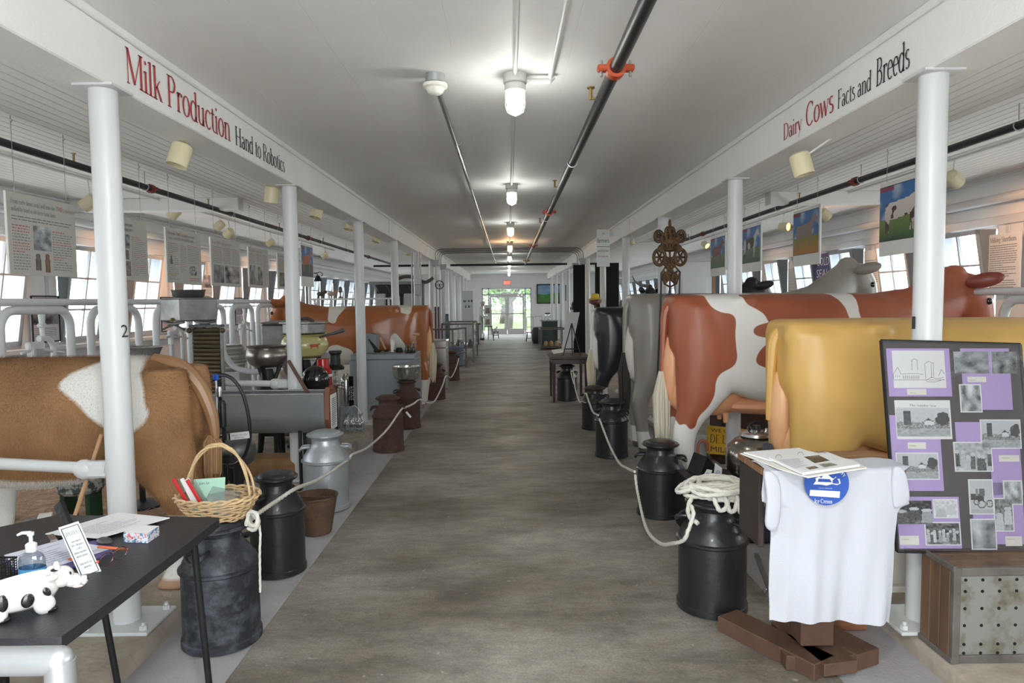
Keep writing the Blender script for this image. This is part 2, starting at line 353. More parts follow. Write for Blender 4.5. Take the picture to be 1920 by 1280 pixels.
# floor: worn concrete aisle, paler gutter strips, raised stall slabs
def floor_mat():
    m = bpy.data.materials.new('worn_concrete'); m.use_nodes = True; nt = m.node_tree; b = nt.nodes['Principled BSDF']; N = nt.nodes.new; Lk = nt.links.new
    co = N('ShaderNodeTexCoord')
    def nz(scale, st=(1,1,1), det=8, ro=.6):
        mp = N('ShaderNodeMapping'); mp.inputs['Scale'].default_value = st; Lk(co.outputs['Object'], mp.inputs[0]); n = N('ShaderNodeTexNoise'); n.inputs['Scale'].default_value = scale; n.inputs['Detail'].default_value = det; n.inputs['Roughness'].default_value = ro; Lk(mp.outputs[0], n.inputs[0]); return n
    def ramp(n, p0, c0, p1, c1):
        r = N('ShaderNodeValToRGB'); e = r.color_ramp.elements; e[0].position = p0; e[0].color = (*c0, 1); e[1].position = p1; e[1].color = (*c1, 1); Lk(n.outputs[0], r.inputs[0]); return r
    def mix(a, b_, f, t='MIX'):
        x = N('ShaderNodeMix'); x.data_type = 'RGBA'; x.blend_type = t
        if hasattr(f, 'outputs'): Lk(f.outputs[0], x.inputs[0])
        else: x.inputs[0].default_value = f
        Lk(a, x.inputs[6]); Lk(b_, x.inputs[7]); return x.outputs[2]
    base = ramp(nz(1.0, (.8, 1.3, 1)), .36, (.175,.150,.122), .64, (.37,.342,.31))
    mott = ramp(nz(4, (.75, 1.5, 1), 10, .75), .33, (.58,.57,.55), .62, (1.15,1.13,1.1))
    fine = ramp(nz(90, (1,1,1), 3), .3, (.75,.75,.75), .65, (1.12,1.12,1.12))
    c = mix(base.outputs[0], mott.outputs[0], 1, 'MULTIPLY'); c = mix(c, fine.outputs[0], 1, 'MULTIPLY')
    chips = ramp(nz(22, (1,1,1), 4, .5), .70, (0,0,0), .74, (1,1,1)); pale = N('ShaderNodeRGB'); pale.outputs[0].default_value = (.42,.37,.31,1)
    x = N('ShaderNodeMix'); x.data_type = 'RGBA'; Lk(chips.outputs[0], x.inputs[0]); Lk(c, x.inputs[6]); Lk(pale.outputs[0], x.inputs[7])
    Lk(x.outputs[2], b.inputs['Base Color'])
    rr = ramp(nz(3, (.7,2.2,1)), .3, (.35,.35,.35), .7, (.62,.62,.62)); Lk(rr.outputs[0], b.inputs['Roughness'])
    bp = N('ShaderNodeBump'); bp.inputs['Strength'].default_value = .5; bp.inputs['Distance'].default_value = .006; n4 = nz(35, (1,1,1), 6); Lk(n4.outputs[0], bp.inputs['Height']); Lk(bp.outputs[0], b.inputs['Normal'])
    return m
fl = MB().boxm((-1.14, YF-.4, -.12), (1.29, YE, 0)); floor = struct('floor', fl, floor_mat(), smooth=0)
gut = mat('gutter_concrete', (.40,.385,.39), .75, var=.10, vscale=7, bump=.3, bscale=90)
slabm = mat('stall_slab', (.46,.40,.33), .8, col2=(.30,.25,.20), vscale=5, bump=.6, bscale=25)
for nm, a, b in (('gutter_left', -1.66, -1.144), ('gutter_right', 1.294, 1.78)):
    MB().boxm((a, YF-.4, -.12), (b, YE, -.004)).build('gutter_strip', gut, floor, smooth=0)
def curb(x0, x1, sgn):
    mb = MB(); n = 260; P = []
    for i in range(n+1):
        y = YF + (YE-YF)*i/n; e = x0 + .012*noise.noise((y*3, sgn*9, 0)) + .008*noise.noise((y*11, 2, sgn))
        P.append([(x1, y, -.12), (x1, y, ZK), (e+sgn*.03, y, ZK), (e+sgn*.008, y, ZK-.014), (e, y, ZK-.04), (e, y, -.12)])
    st = 0
    for p in P: mb.v += [Vector(q) for q in p]
    for i in range(n):
        for k in range(5):
            a = i*6+k; q = (a, a+1, a+7, a+6); mb.f.append(q if sgn < 0 else q[::-1])
    return mb
curb(-1.5577, WL-.1, -1).build('stall_slab', slabm, floor, smooth=60)
curb(1.6807, WR+.1, 1).build('stall_slab', slabm, floor, smooth=60)
# ceiling: smooth panels over the aisle, narrow lengthwise boards over the stalls
ceil = struct('ceiling', MB().boxm((WL-.2, YF, ZC+.02), (WR+.2, YE+.2, ZC+.12)), white, smooth=0)
bx = -1.665; k = 0
wpan = (1.73+1.665)/12
for i in range(12):
    MB().cbox((bx+wpan*(i+.5), (YF+YE)/2, ZC+.01+.0002*(i % 3)), (wpan-.0004, YE-YF, .02), .0006).build('panel', ceilm, ceil, smooth=0)
bmesh_board = None
for side, x0, x1 in ((-1, WL, -1.88), (1, 1.95, WR)):
    nB = int((x1-x0)/.083); w = (x1-x0)/nB
    for i in range(nB):
        if bmesh_board is None:
            ob = MB().cbox((0,0,0), (.081, YE-YF, .02), .004).build('board', boardm, ceil, world=False, smooth=0); bmesh_board = ob
        else: ob = bmesh_board.copy(); sc.collection.objects.link(ob)
        ob.location = Vector((x0+w*(i+.5), (YF+YE)/2, ZC+.01)) - PW[ceil.name].translation
# main beams (boxed, painted) with trims
def beam(n, xi, xo):
    s = 1 if xi > 0 else -1
    o = struct(f'trim_{n}', MB().cbox(((xi+xo)/2, (YF+YE)/2, (ZB+ZC)/2), (abs(xo-xi), YE-YF, ZC-ZB+.01), .006), white)
    MB().cbox((xi-s*.011, (YF+YE)/2, ZC-.018), (.022, YE-YF, .036), .006).build('cove_strip', white, o)
    MB().cbox((xo+s*.016, (YF+YE)/2, ZB+.018), (.032, YE-YF, .026), .004).build('edge_strip', white, o)
    for y in (2.99+2.49*k-.8 for k in range(0, 11, 3)):
        MB().boxm((xi-s*.001, y, ZB+.004), (xi-s*.0035, y+.004, ZC-.04)).build('joint', mat('rust_stain', (.62,.50,.38), .7), o, smooth=0)
    return o
beamL = beam(1, -1.665, -1.88); beamR = beam(2, 1.73, 1.95)
t = MB(); put_text(t, 'Milk Production', (-1.662, 3.05, 2.475), (0,1,0), (0,0,1), .155, 1.13); t.build('red_lettering', red_vinyl, beamL, smooth=0)
t = MB(); put_text(t, 'Hand to Robotics', (-1.662, 4.25, 2.475), (0,1,0), (0,0,1), .115, .93); t.build('black_lettering', blk_vinyl, beamL, smooth=0)
t = MB(); put_text(t, 'Dairy ', (1.727, 4.30, 2.475), (0,-1,0), (0,0,1), .10, .30); put_text(t, 'Cows', (1.727, 3.98, 2.475), (0,-1,0), (0,0,1), .135, .34); t.build('red_lettering', red_vinyl, beamR, smooth=0)
t = MB(); put_text(t, 'Facts and', (1.727, 3.60, 2.475), (0,-1,0), (0,0,1), .095, .33); put_text(t, 'Breeds', (1.727, 3.23, 2.475), (0,-1,0), (0,0,1), .125, .27); t.build('black_lettering', blk_vinyl, beamR, smooth=0)
# outer walls with window openings
ZS, ZH = 1.07, 2.19
def sidewall(nm, X, s, centres, hw):
    mb = MB(); x0, x1 = (X-.18, X) if s < 0 else (X, X+.18)
    mb.boxm((x0, YF, -.1), (x1, YE+.2, ZS)); mb.boxm((x0, YF, ZH), (x1, YE+.2, ZC+.1))
    e = [YF] + sum([[c-hw, c+hw] for c in centres], []) + [YE+.2]
    for i in range(0, len(e), 2): mb.boxm((x0, e[i], ZS), (x1, e[i+1], ZH))
    w = struct(nm, mb, wallm, smooth=0)
    MB().cbox((X-s*.03, (YF+YE)/2, ZS-.03), (.10, YE-YF, .05), .006).build('window_ledge', white2, w)
    MB().cbox((X-s*.012, (YF+YE)/2, ZH+.05), (.024, YE-YF, .09), .004).build('head_board', white2, w)
    MB().cbox((X-s*.006, (YF+YE)/2, .52), (.012, YE-YF, .95), .003).build('lower_panel', mat('pale_grey_paint', (.60,.60,.62), .6, var=.06), w)
    return w
CL = [7.87+1.31*k for k in range(-6, 17)]; CR = [8.45+1.27*k for k in range(-6, 17)]
sidewall('wall_left', WL, -1, CL, .37); sidewall('wall_right', WR, 1, CR, .37)
# hopper windows: sash leaning inwards between sheet metal cheeks
glz = glassmat('window_glass', (.98,1,1), .02, fr=.22)
def win_master():
    w = thing('window_1', None, None, (0,0,0)); w['kind'] = 'structure'
    hw, H = .37, ZH-ZS; tilt = .17
    fr = MB(); 
    for z in (.015, H-.015): fr.box((-.09, 0, z), (.16, 2*hw, .03))
    for s in (-1, 1): fr.box((-.09, s*(hw-.012), H/2), (.16, .024, H))
    fr.build('window_frame', white2, w, world=False)
    for s in (-1, 1):
        y = s*(hw-.03)
        MB().prism([(0, .03), (.02, .03), (tilt, H-.03), (0, H-.03)], (0, y, 0), (1,0,0), (0,0,1), (0,-s,0), .006).build('cheek', steelgrey, w, world=False, smooth=0)
    d = Vector((tilt, 0, H-.06)).normalized(); L = Vector((tilt, 0, H-.06)).length; n = Vector((d.z, 0, -d.x))
    def P(y, t): return Vector((.0, y, .03)) + d*t
    sash = MB(); rt = Matrix((d, Vector((0,1,0)), n)).transposed()
    W2 = hw-.04
    def bar(y0, y1, t0, t1): sash.box(P((y0+y1)/2, (t0+t1)/2), (t1-t0, y1-y0, .03), rt)
    bar(-W2, W2, 0, .05); bar(-W2, W2, L-.045, L); bar(-W2, -W2+.04, 0, L); bar(W2-.04, W2, 0, L)
    bar(-.01, .01, .05, L-.045)
    for k in (1, 2): bar(-W2+.04, W2-.04, L*k/3-.01, L*k/3+.01)
    sash.build('sash', mat('sash_paint', (.42,.46,.50), .5), w, world=False, smooth=0)
    for i in (0, 1):
        for k in range(3):
            y0, y1 = (-W2+.04, -.01) if i == 0 else (.01, W2-.04); t0, t1 = L*k/3+.012, L*(k+1)/3-.012
            q = MB().quad(P(y0, t0), P(y1, t0), P(y1, t1), P(y0, t1)); q.build('pane', glz, w, world=False, smooth=0)
    return w
wm = win_master(); wm.location = (WL, CL[0], ZS); PWwin = wm
nwin = 1
for X, cs, rz in ((WL, CL, 0.), (WR, CR, PI)):
    for i, c in enumerate(cs):
        if X == WL and i == 0: continue
        nwin += 1; o = dup(wm, (X, c, ZS), rz); o.name = f'window_{nwin}'
# slim painted strips between the window bays
for X, cs, s in ((WL, CL, 1), (WR, CR, -1)):
    mb = MB()
    par = bpy.data.objects['wall_left' if s == 1 else 'wall_right']
    for i in range(len(cs)-1):
        c = (cs[i]+cs[i+1])/2
        MB().cbox((X+s*.005, c+.13, (ZS+ZH)/2), (.012, .05, ZH-ZS), .003).build('pier_strip', white2, par)
# conduits and the white heating pipe high on the walls, cross beams
def pipe(name, label, pts, r, m, n=10, cat='pipe', group=None): return tag(MB().tube(pts, r, n).build(name, m), label, cat, group)
galv = mat('galvanised', (.50,.52,.53), .38, .8, var=.12, vscale=8)
blackpipe = mat('black_pipe', (.018,.018,.02), .42, .1, var=.2, vscale=5)
condw = mat('conduit_paint', (.70,.70,.68), .5)
for X, s, w_ in ((WL, 1, 'left'), (WR, -1, 'right')):
    pipe('heating_pipe', f'fat white heating pipe along the {w_} wall above the windows', [(X+s*.10, YF+.1, 2.44), (X+s*.10, YE-.1, 2.44)], .045, white2, 14)
    pipe('conduit', f'thin grey conduit at the top of the {w_} wall', [(X+s*.05, YF+.1, 2.655), (X+s*.05, YE-.1, 2.655)], .014, condw)
    xx = X+s*1.05
    pipe('lamp_track', f'pair of thin conduits feeding the spot lamps over the {w_} stalls', [(xx, YF+.1, 2.672), (xx, 15.4, 2.672)], .012, condw)
    m_ = MB().cbox((X+s*.97, 7.8, ZC-.07), (1.93, .16, .14), .006).build('cross_beam', white); tag(m_, f'short white cross beam under the {w_} stall ceiling', 'beam', kind='structure'); m_.name = 'trim_3' if s > 0 else 'trim_4'
# end wall with the glazed double door
dl, dr, dt = -1.17, 1.05, 2.07
ew = MB(); ew.boxm((WL-.1, YE, -.1), (dl, YE+.2, ZC+.1)); ew.boxm((dr, YE, -.1), (WR+.1, YE+.2, ZC+.1)); ew.boxm((dl, YE, dt), (dr, YE+.2, ZC+.1))
endw = struct('wall_back', ew, mat('end_wall_paint', (.80,.79,.80), .6, var=.03), smooth=0)
fw_ = MB(); fw_.boxm((WL-.2, YF-.2, -.1), (-1.05, YF, ZC+.1)); fw_.boxm((1.05, YF-.2, -.1), (WR+.2, YF, ZC+.1)); fw_.boxm((-1.05, YF-.2, 2.30), (1.05, YF, ZC+.1))
struct('wall_front', fw_, wallm, smooth=0)
alu = mat('door_aluminium', (.62,.63,.64), .4, .3)
dg = thing('door_1', None, None, (-.05, YE+.06, 0)); dg['kind'] = 'structure'
fr = MB()
for x in (dl+.03, -.86, .77, dr-.03): fr.cbox((x, YE+.06, dt/2), (.07, .10, dt), .006)
for x0, x1, z in ((dl, dr, dt-.035), (dl, dr, 1.78)): fr.cbox(((x0+x1)/2, YE+.06, z), (x1-x0, .10, .07), .006)
fr.build('door_frame', alu, dg)
def leaf(x0, x1, zt, nm, hs):
    lf = MB(); w = .085
    lf.cbox((x0+w/2, YE+.06, zt/2), (w, .05, zt), .004); lf.cbox((x1-w/2, YE+.06, zt/2), (w, .05, zt), .004)
    lf.cbox(((x0+x1)/2, YE+.06, .13), (x1-x0-2*w, .05, .24), .004); lf.cbox(((x0+x1)/2, YE+.06, zt-.05), (x1-x0-2*w, .05, .09), .004)
    o = lf.build(nm, alu, dg)
    MB().boxm((x0+w, YE+.055, .25), (x1-w, YE+.06, zt-.09)).build('pane', glz, o, smooth=0)
    MB().cbox(((x0+x1)/2, YE+.0, .92), (x1-x0-.06, .05, .05), .01).build('push_bar', mat('push_bar_metal', (.35,.35,.36), .35, .8), o)
leaf(-.82, -.05, 1.74, 'door_leaf', 1); leaf(-.04, .73, 1.74, 'door_leaf', -1)
for x0, x1, z0, z1 in ((-.82, .73, 1.82, 2.0), (dl+.07, -.9, 1.82, 2.0), (.81, dr-.07, 1.82, 2.0), (dl+.07, -.9, .05, 1.74), (.81, dr-.07, .05, 1.74)):
    MB().boxm((x0, YE+.055, z0), (x1, YE+.06, z1)).build('pane', glz, dg, smooth=0)
MB().box((0, YE+.06, .01), (2.2, .1, .02)).build('threshold', alu, dg)
# exit sign
ex = thing('exit_sign', 'glowing red exit sign above the glazed end doors', 'sign', (-.03, YE-.04, 2.22))
MB().cbox((-.03, YE-.035, 2.30), (.34, .06, .2), .008).build('housing', mat('sign_housing', (.8,.55,.5), .5), ex)
sans('EXIT', (-.17, YE-.07, 2.23), (1,0,0), (0,0,1), .13, 'lettering', mat('exit_red', (.9,.1,.05), .5, emis=(1,.12,.06), estr=3.5), ex, width=.28)
# outside: lawn, pale gravel added to whiten the window views, trees beyond the doors
grass = mat('grass', (.10,.20,.03), .9, col2=(.05,.12,.02), vscale=3, bump=.5, bscale=30)
struct('ground_outside', MB().boxm((-100, -30, -.5), (100, 130, -.145)), grass, smooth=0)
gravel = mat('pale_gravel', (.78,.77,.74), .9, var=.08, vscale=4)
for x0, x1, y0, y1 in ((-90, WL-.2, -25, 120), (WR+.2, 90, -25, 120), (-4.9, 4.9, -25, YF-.42)): tag(MB().boxm((x0, y0, -.14), (x1, y1, -.12)).build('added_gravel', gravel, smooth=0), kind='structure')
tag(MB().boxm((-3, YE+.2, -.14), (3, YE+5, -.06)).build('path', gravel, smooth=0), kind='structure')
leafm = [mat('leaf_light', (.085,.19,.025), .6, var=.3, vscale=1), mat('leaf_mid', (.05,.13,.02), .6, var=.3, vscale=1)]
bark = mat('bark', (.045,.038,.03), .9, var=.3, bump=.8, bscale=20)
def tree(x, y, h, cr, seed, lab):
    rr = random.Random(seed); t = thing('tree', lab, 'tree', (x, y, -.13), group=None)
    tk = MB().tube(curve([(x, y, -.15), (x+.1, y, h*.25), (x-.1, y+.1, h*.5)], 4), [.26-.013*i for i in range(9)], 9)
    for k in range(6):
        a = rr.uniform(0, 6.28); tk.tube([(x, y, h*.22+.2*k*.5), (x+math.cos(a)*1.1, y+math.sin(a)*.9, h*.45+.25*k*.5), (x+math.cos(a)*2.0, y+math.sin(a)*1.5, h*.65)], [.12, .07, .02], 6)
    tk.build('trunk', bark, t); lf = MB()
    cl = [(Vector((x+rr.gauss(0, cr*.5), y+rr.gauss(0, cr*.4), h*(.62 if seed < 4 else .40)+rr.gauss(0, h*.17))), rr.uniform(.5, 1.0)) for _ in range(44)]
    for c, r_ in cl:
        for _ in range(80):
            p = c + Vector((rr.gauss(0, 1), rr.gauss(0, 1), rr.gauss(0, .8)))*r_*.55; s_ = rr.uniform(.05, .11)
            u = Vector((rr.gauss(0,1), rr.gauss(0,1), rr.gauss(0,1))).normalized(); v = u.orthogonal().normalized()
            lf.add([p-u*s_, p+v*s_*.6, p+u*s_, p-v*s_*.6], [(0,1,2,3)])
    o = lf.build('foliage', leafm[seed % 2], t, smooth=0); o['kind'] = 'stuff'
tree(.0, 39.5, 5.0, 2.2, 1, 'leafy tree with a forked trunk straight outside the glazed doors')
tree(-3.6, 42.5, 5.2, 2.4, 2, 'bushy tree left of the forked tree outside the doors')
tree(3.8, 43.0, 5.4, 2.4, 3, 'bushy tree right of the forked tree outside the doors')
tree(-.4, 49, 5.0, 3.4, 4, 'low spreading tree behind the forked tree outside the doors')
tree(-4.5, 54, 6.0, 3.6, 5, 'rear left tree outside the doors')
tree(4.6, 55, 6.0, 3.6, 6, 'rear right tree outside the doors')
# ---------------------------------------------------------------- pillars
ordw = ['first','second','third','fourth','fifth','sixth','seventh','eighth','ninth','tenth','eleventh','twelfth']
def pillar_master():
    p = thing('pillar', '', 'pillar', (0,0,ZK))
    MB().cyl((0,0,0), (0,0,ZB-ZK), .057, n=32).build('shaft', white2, p, world=False)
    MB().cbox((0,0,.008), (.31,.27,.016), .004).build('base_plate', mat('plate_paint', (.62,.64,.62), .5, col2=(.40,.36,.30), vscale=9, thr=(.25,.4)), p, world=False)
    MB().cbox((0,0,ZB-ZK-.007), (.17,.17,.013), .003).build('top_plate', white2, p, world=False)
    nut = None
    for sx in (-1,1):
        for sy_ in (-1,1):
            if nut is None:
                nut = MB().cyl((0,0,.016), (0,0,.034), .017, n=6).cyl((0,0,.034), (0,0,.048), .009, n=8).build('bolt', white2, p, world=False)
                nut.location = (sx*.125, sy_*.10, 0)
            else:
                q = nut.copy(); sc.collection.objects.link(q); q.location = (sx*.125, sy_*.10, 0)
    return p
pm = pillar_master(); first = True
for X, w_ in ((XPL, 'left'), (XPR, 'right')):
    for k in range(-1, 11):
        y = 2.983+2.484*k-(.087 if X > 0 else 0)
        if first: p = pm; p.location = (X, y, ZK); PW[p.name] = Matrix.Translation((X, y, ZK)); first = False
        else: p = dup(pm, (X, y, ZK))
        p['label'] = (f'white round steel pillar of the {w_} row, behind the viewer' if k < 0 else f'{ordw[k]} white round steel pillar from the front in the {w_} row'); p['group'] = 'steel pillars beside the aisle'
        if k == 0:
            th = R(70 if X < 0 else -80); tx = Vector((math.cos(th), math.sin(th), 0)); nn = Vector((math.sin(th), -math.cos(th), 0))
            sans('2' if X < 0 else '1', Vector((X, y, 1.36)) + nn*.0605 - tx*.016, tx, (0,0,1), .055, 'number', blk_vinyl, p, width=.034 if X < 0 else .02)
# ================================================================ cows
def loft(mb, secs, n=24):      # (x, zc, half height, half width, squareness)
    st = len(mb.v)
    for x, zc, hh, hw, e in secs:
        for k in range(n):
            a = 2*PI*k/n; c, s = math.cos(a), math.sin(a)
            mb.v.append(Vector((x, hw*math.copysign(abs(c)**e, c), zc+hh*math.copysign(abs(s)**e, s))))
    for i in range(len(secs)-1):
        for k in range(n): mb.f.append((st+i*n+k, st+(i+1)*n+k, st+(i+1)*n+(k+1) % n, st+i*n+(k+1) % n))
    mb.f.append(tuple(st+k for k in range(n))); mb.f.append(tuple(st+(len(secs)-1)*n+k for k in range(n))[::-1])
def column(mb, secs, y0, n=16, fat=1.):   # horizontal slices (z, xc, rx, ry)
    st = len(mb.v); s = 1 if y0 > 0 else -1
    for q in secs:
        z, xc, rx, ry = q[:4]; ff = 1+(fat-1)*max(0, min(1, (1.0-z)/.4)); rx *= ff; ry *= ff; dy = q[4] if len(q) > 4 else 0
        for k in range(n):
            a = 2*PI*k/n; mb.v.append(Vector((xc+rx*math.cos(a), y0+s*dy+ry*math.sin(a), z)))
    for i in range(len(secs)-1):
        for k in range(n): mb.f.append((st+i*n+k, st+(i+1)*n+k, st+(i+1)*n+(k+1) % n, st+i*n+(k+1) % n))
    mb.f.append(tuple(st+k for k in range(n))); mb.f.append(tuple(st+(len(secs)-1)*n+k for k in range(n))[::-1])
def cow_raw(neck=0., fat=1.):
    mb = MB()
    if fat > 1: loft(mb, [(-.0,1.05,.08,.08,1),(.03,1.05,.17,.15,.9),(.09,1.06,.25,.21,.9),(.18,1.09,.31,.26,.9),(.34,1.11,.345,.29,.8),(.55,1.09,.36,.29,.8),(.75,1.05,.40,.32,.8),(1.0,1.03,.42,.33,.8),(1.25,1.03,.42,.30,.8),(1.45,1.06,.385,.255,.8),(1.60,1.12,.31,.20,.85),(1.70,1.16,.23,.14,.9)])
    else: loft(mb, [(-.015,1.26,.175,.15,.42),(.0,1.25,.195,.19,.4),(.03,1.22,.23,.215,.4),(.12,1.17,.28,.245,.4),(.28,1.13,.322,.275,.42),(.5,1.09,.363,.285,.5),(.75,1.05,.40,.32,.75),(1.0,1.03,.42,.33,.8),(1.25,1.03,.42,.30,.8),(1.45,1.06,.385,.255,.8),(1.60,1.12,.31,.20,.85),(1.70,1.16,.23,.14,.9)])
    for s in (-1, 1):
        column(mb, [(1.38,.16,.13,.10),(1.28,.20,.185,.115),(1.15,.235,.235,.125),(1.0,.245,.245,.125),(.88,.23,.225,.12),(.76,.195,.185,.11),(.66,.15,.135,.095),(.58,.105,.105,.08),(.51,.075,.088,.068),(.44,.065,.078,.062),(.34,.07,.064,.055),(.22,.085,.057,.052),(.14,.10,.062,.056),(.09,.115,.07,.060),(.05,.13,.082,.066),(.0,.145,.092,.07)], s*.155, fat=fat)
        column(mb, [(1.30,1.42,.13,.05,-.03),(1.12,1.46,.17,.085),(.95,1.47,.165,.09),(.82,1.45,.13,.085),(.70,1.44,.10,.075),(.58,1.44,.08,.064),(.46,1.45,.074,.060),(.40,1.455,.076,.060),(.30,1.45,.056,.05),(.16,1.45,.052,.048),(.10,1.46,.06,.054),(.05,1.475,.075,.06),(.0,1.49,.083,.064)], s*.15, fat=fat)
        if fat == 1: mb.ell((.44, s*.225, 1.39), (.09,.05,.045)); mb.ell((.03, s*.12, 1.36), (.06,.05,.06))
    # neck and head
    N = neck
    nk = [(1.42,1.14,.30,.16),(1.60,1.22+.1*N,.27,.14),(1.78,1.33+.35*N,.22,.12),(1.93,1.48+.75*N,.185,.105),(2.02,1.58+.97*N,.155,.10),(2.08,1.63+N,.12,.095)]
    mb.tube([(a,0,b) for a,b,_,_ in nk], [c for _,_,c,_ in nk], 18, ell=(1,.62,(0,0,1)))
    hd = [(2.05,1.64+N,.10),(2.10,1.58+N,.135),(2.155,1.48+N,.13),(2.20,1.36+N,.10),(2.235,1.25+N,.085),(2.26,1.17+N,.088),(2.275,1.12+N,.06)]
    mb.tube([(a,0,b) for a,b,_ in hd], [c for _,_,c in hd], 18, ell=(1,.82,(1,0,.3)))
    mb.ell((2.01,0,1.70+N), (.09,.05,.06))
    return mb
_remesh = {}
def cow_mesh(key, neck=0., vox=.0165, fat=1.):
    if key in _remesh: return _remesh[key]
    mb = cow_raw(neck, 1.3 if key == 'plush' else 1.); me = bpy.data.meshes.new('raw'); me.from_pydata([tuple(v) for v in mb.v], [], mb.f)
    ob = bpy.data.objects.new('raw', me); sc.collection.objects.link(ob)
    m = ob.modifiers.new('r', 'REMESH'); m.mode = 'VOXEL'; m.voxel_size = vox
    s = ob.modifiers.new('s', 'SMOOTH'); s.iterations = 14 if key == 'plush' else 5; s.factor = .6
    dg = bpy.context.evaluated_depsgraph_get(); e = ob.evaluated_get(dg); em = e.to_mesh()
    V = [v.co.copy() for v in em.vertices]; Fc = [tuple(p.vertices) for p in em.polygons]; e.to_mesh_clear()
    bpy.data.objects.remove(ob); _remesh[key] = (V, Fc); return V, Fc
def sdf(p, poly):       # signed distance, positive inside
    P = poly; x, z = p; d = 1e9; ins = False; n = len(P)
    for i in range(n):
        ax, az = P[i]; bx_, bz = P[(i+1) % n]; ex, ez = bx_-ax, bz-az; L = ex*ex+ez*ez or 1e-12
        t = max(0, min(1, ((x-ax)*ex+(z-az)*ez)/L)); dx, dz = x-ax-ex*t, z-az-ez*t; d = min(d, dx*dx+dz*dz)
        if (az > z) != (bz > z) and x < (bx_-ax)*(z-az)/(bz-az)+ax: ins = not ins
    d = math.sqrt(d); return d if ins else -d
def cowmat(name, base, patch, rough=.3, third=None, var=.10, edge=.003, coat=.3):
    m = bpy.data.materials.new(name); m.use_nodes = True; nt = m.node_tree; b = nt.nodes['Principled BSDF']; N = nt.nodes.new
    b.inputs['Roughness'].default_value = rough; b.inputs['Coat Weight'].default_value = coat*.5; b.inputs['Coat Roughness'].default_value = .25
    def att(a):
        q = N('ShaderNodeAttribute'); q.attribute_name = a; r = N('ShaderNodeMapRange'); r.inputs[1].default_value = -edge; r.inputs[2].default_value = edge; nt.links.new(q.outputs['Fac'], r.inputs[0]); return r
    co = N('ShaderNodeTexCoord'); n = N('ShaderNodeTexNoise'); n.inputs['Scale'].default_value = 3; n.inputs['Detail'].default_value = 5; nt.links.new(co.outputs['Object'], n.inputs[0])
    rp = N('ShaderNodeValToRGB'); rp.color_ramp.elements[0].position = .3; rp.color_ramp.elements[1].position = .7
    rp.color_ramp.elements[0].color = (*[c*(1-var) for c in base], 1); rp.color_ramp.elements[1].color = (*[min(1, c*(1+var)) for c in base], 1); nt.links.new(n.outputs[0], rp.inputs[0])
    x = N('ShaderNodeMix'); x.data_type = 'RGBA'; x.inputs[7].default_value = (*patch, 1); nt.links.new(att('patch').outputs[0], x.inputs[0]); nt.links.new(rp.outputs[0], x.inputs[6])
    y = N('ShaderNodeMix'); y.data_type = 'RGBA'; y.inputs[7].default_value = (*(third or (.12,.10,.08)), 1); nt.links.new(att('hoof').outputs[0], y.inputs[0]); nt.links.new(x.outputs[2], y.inputs[6])
    nt.links.new(y.outputs[2], b.inputs['Base Color']); MATS[name] = m; return m
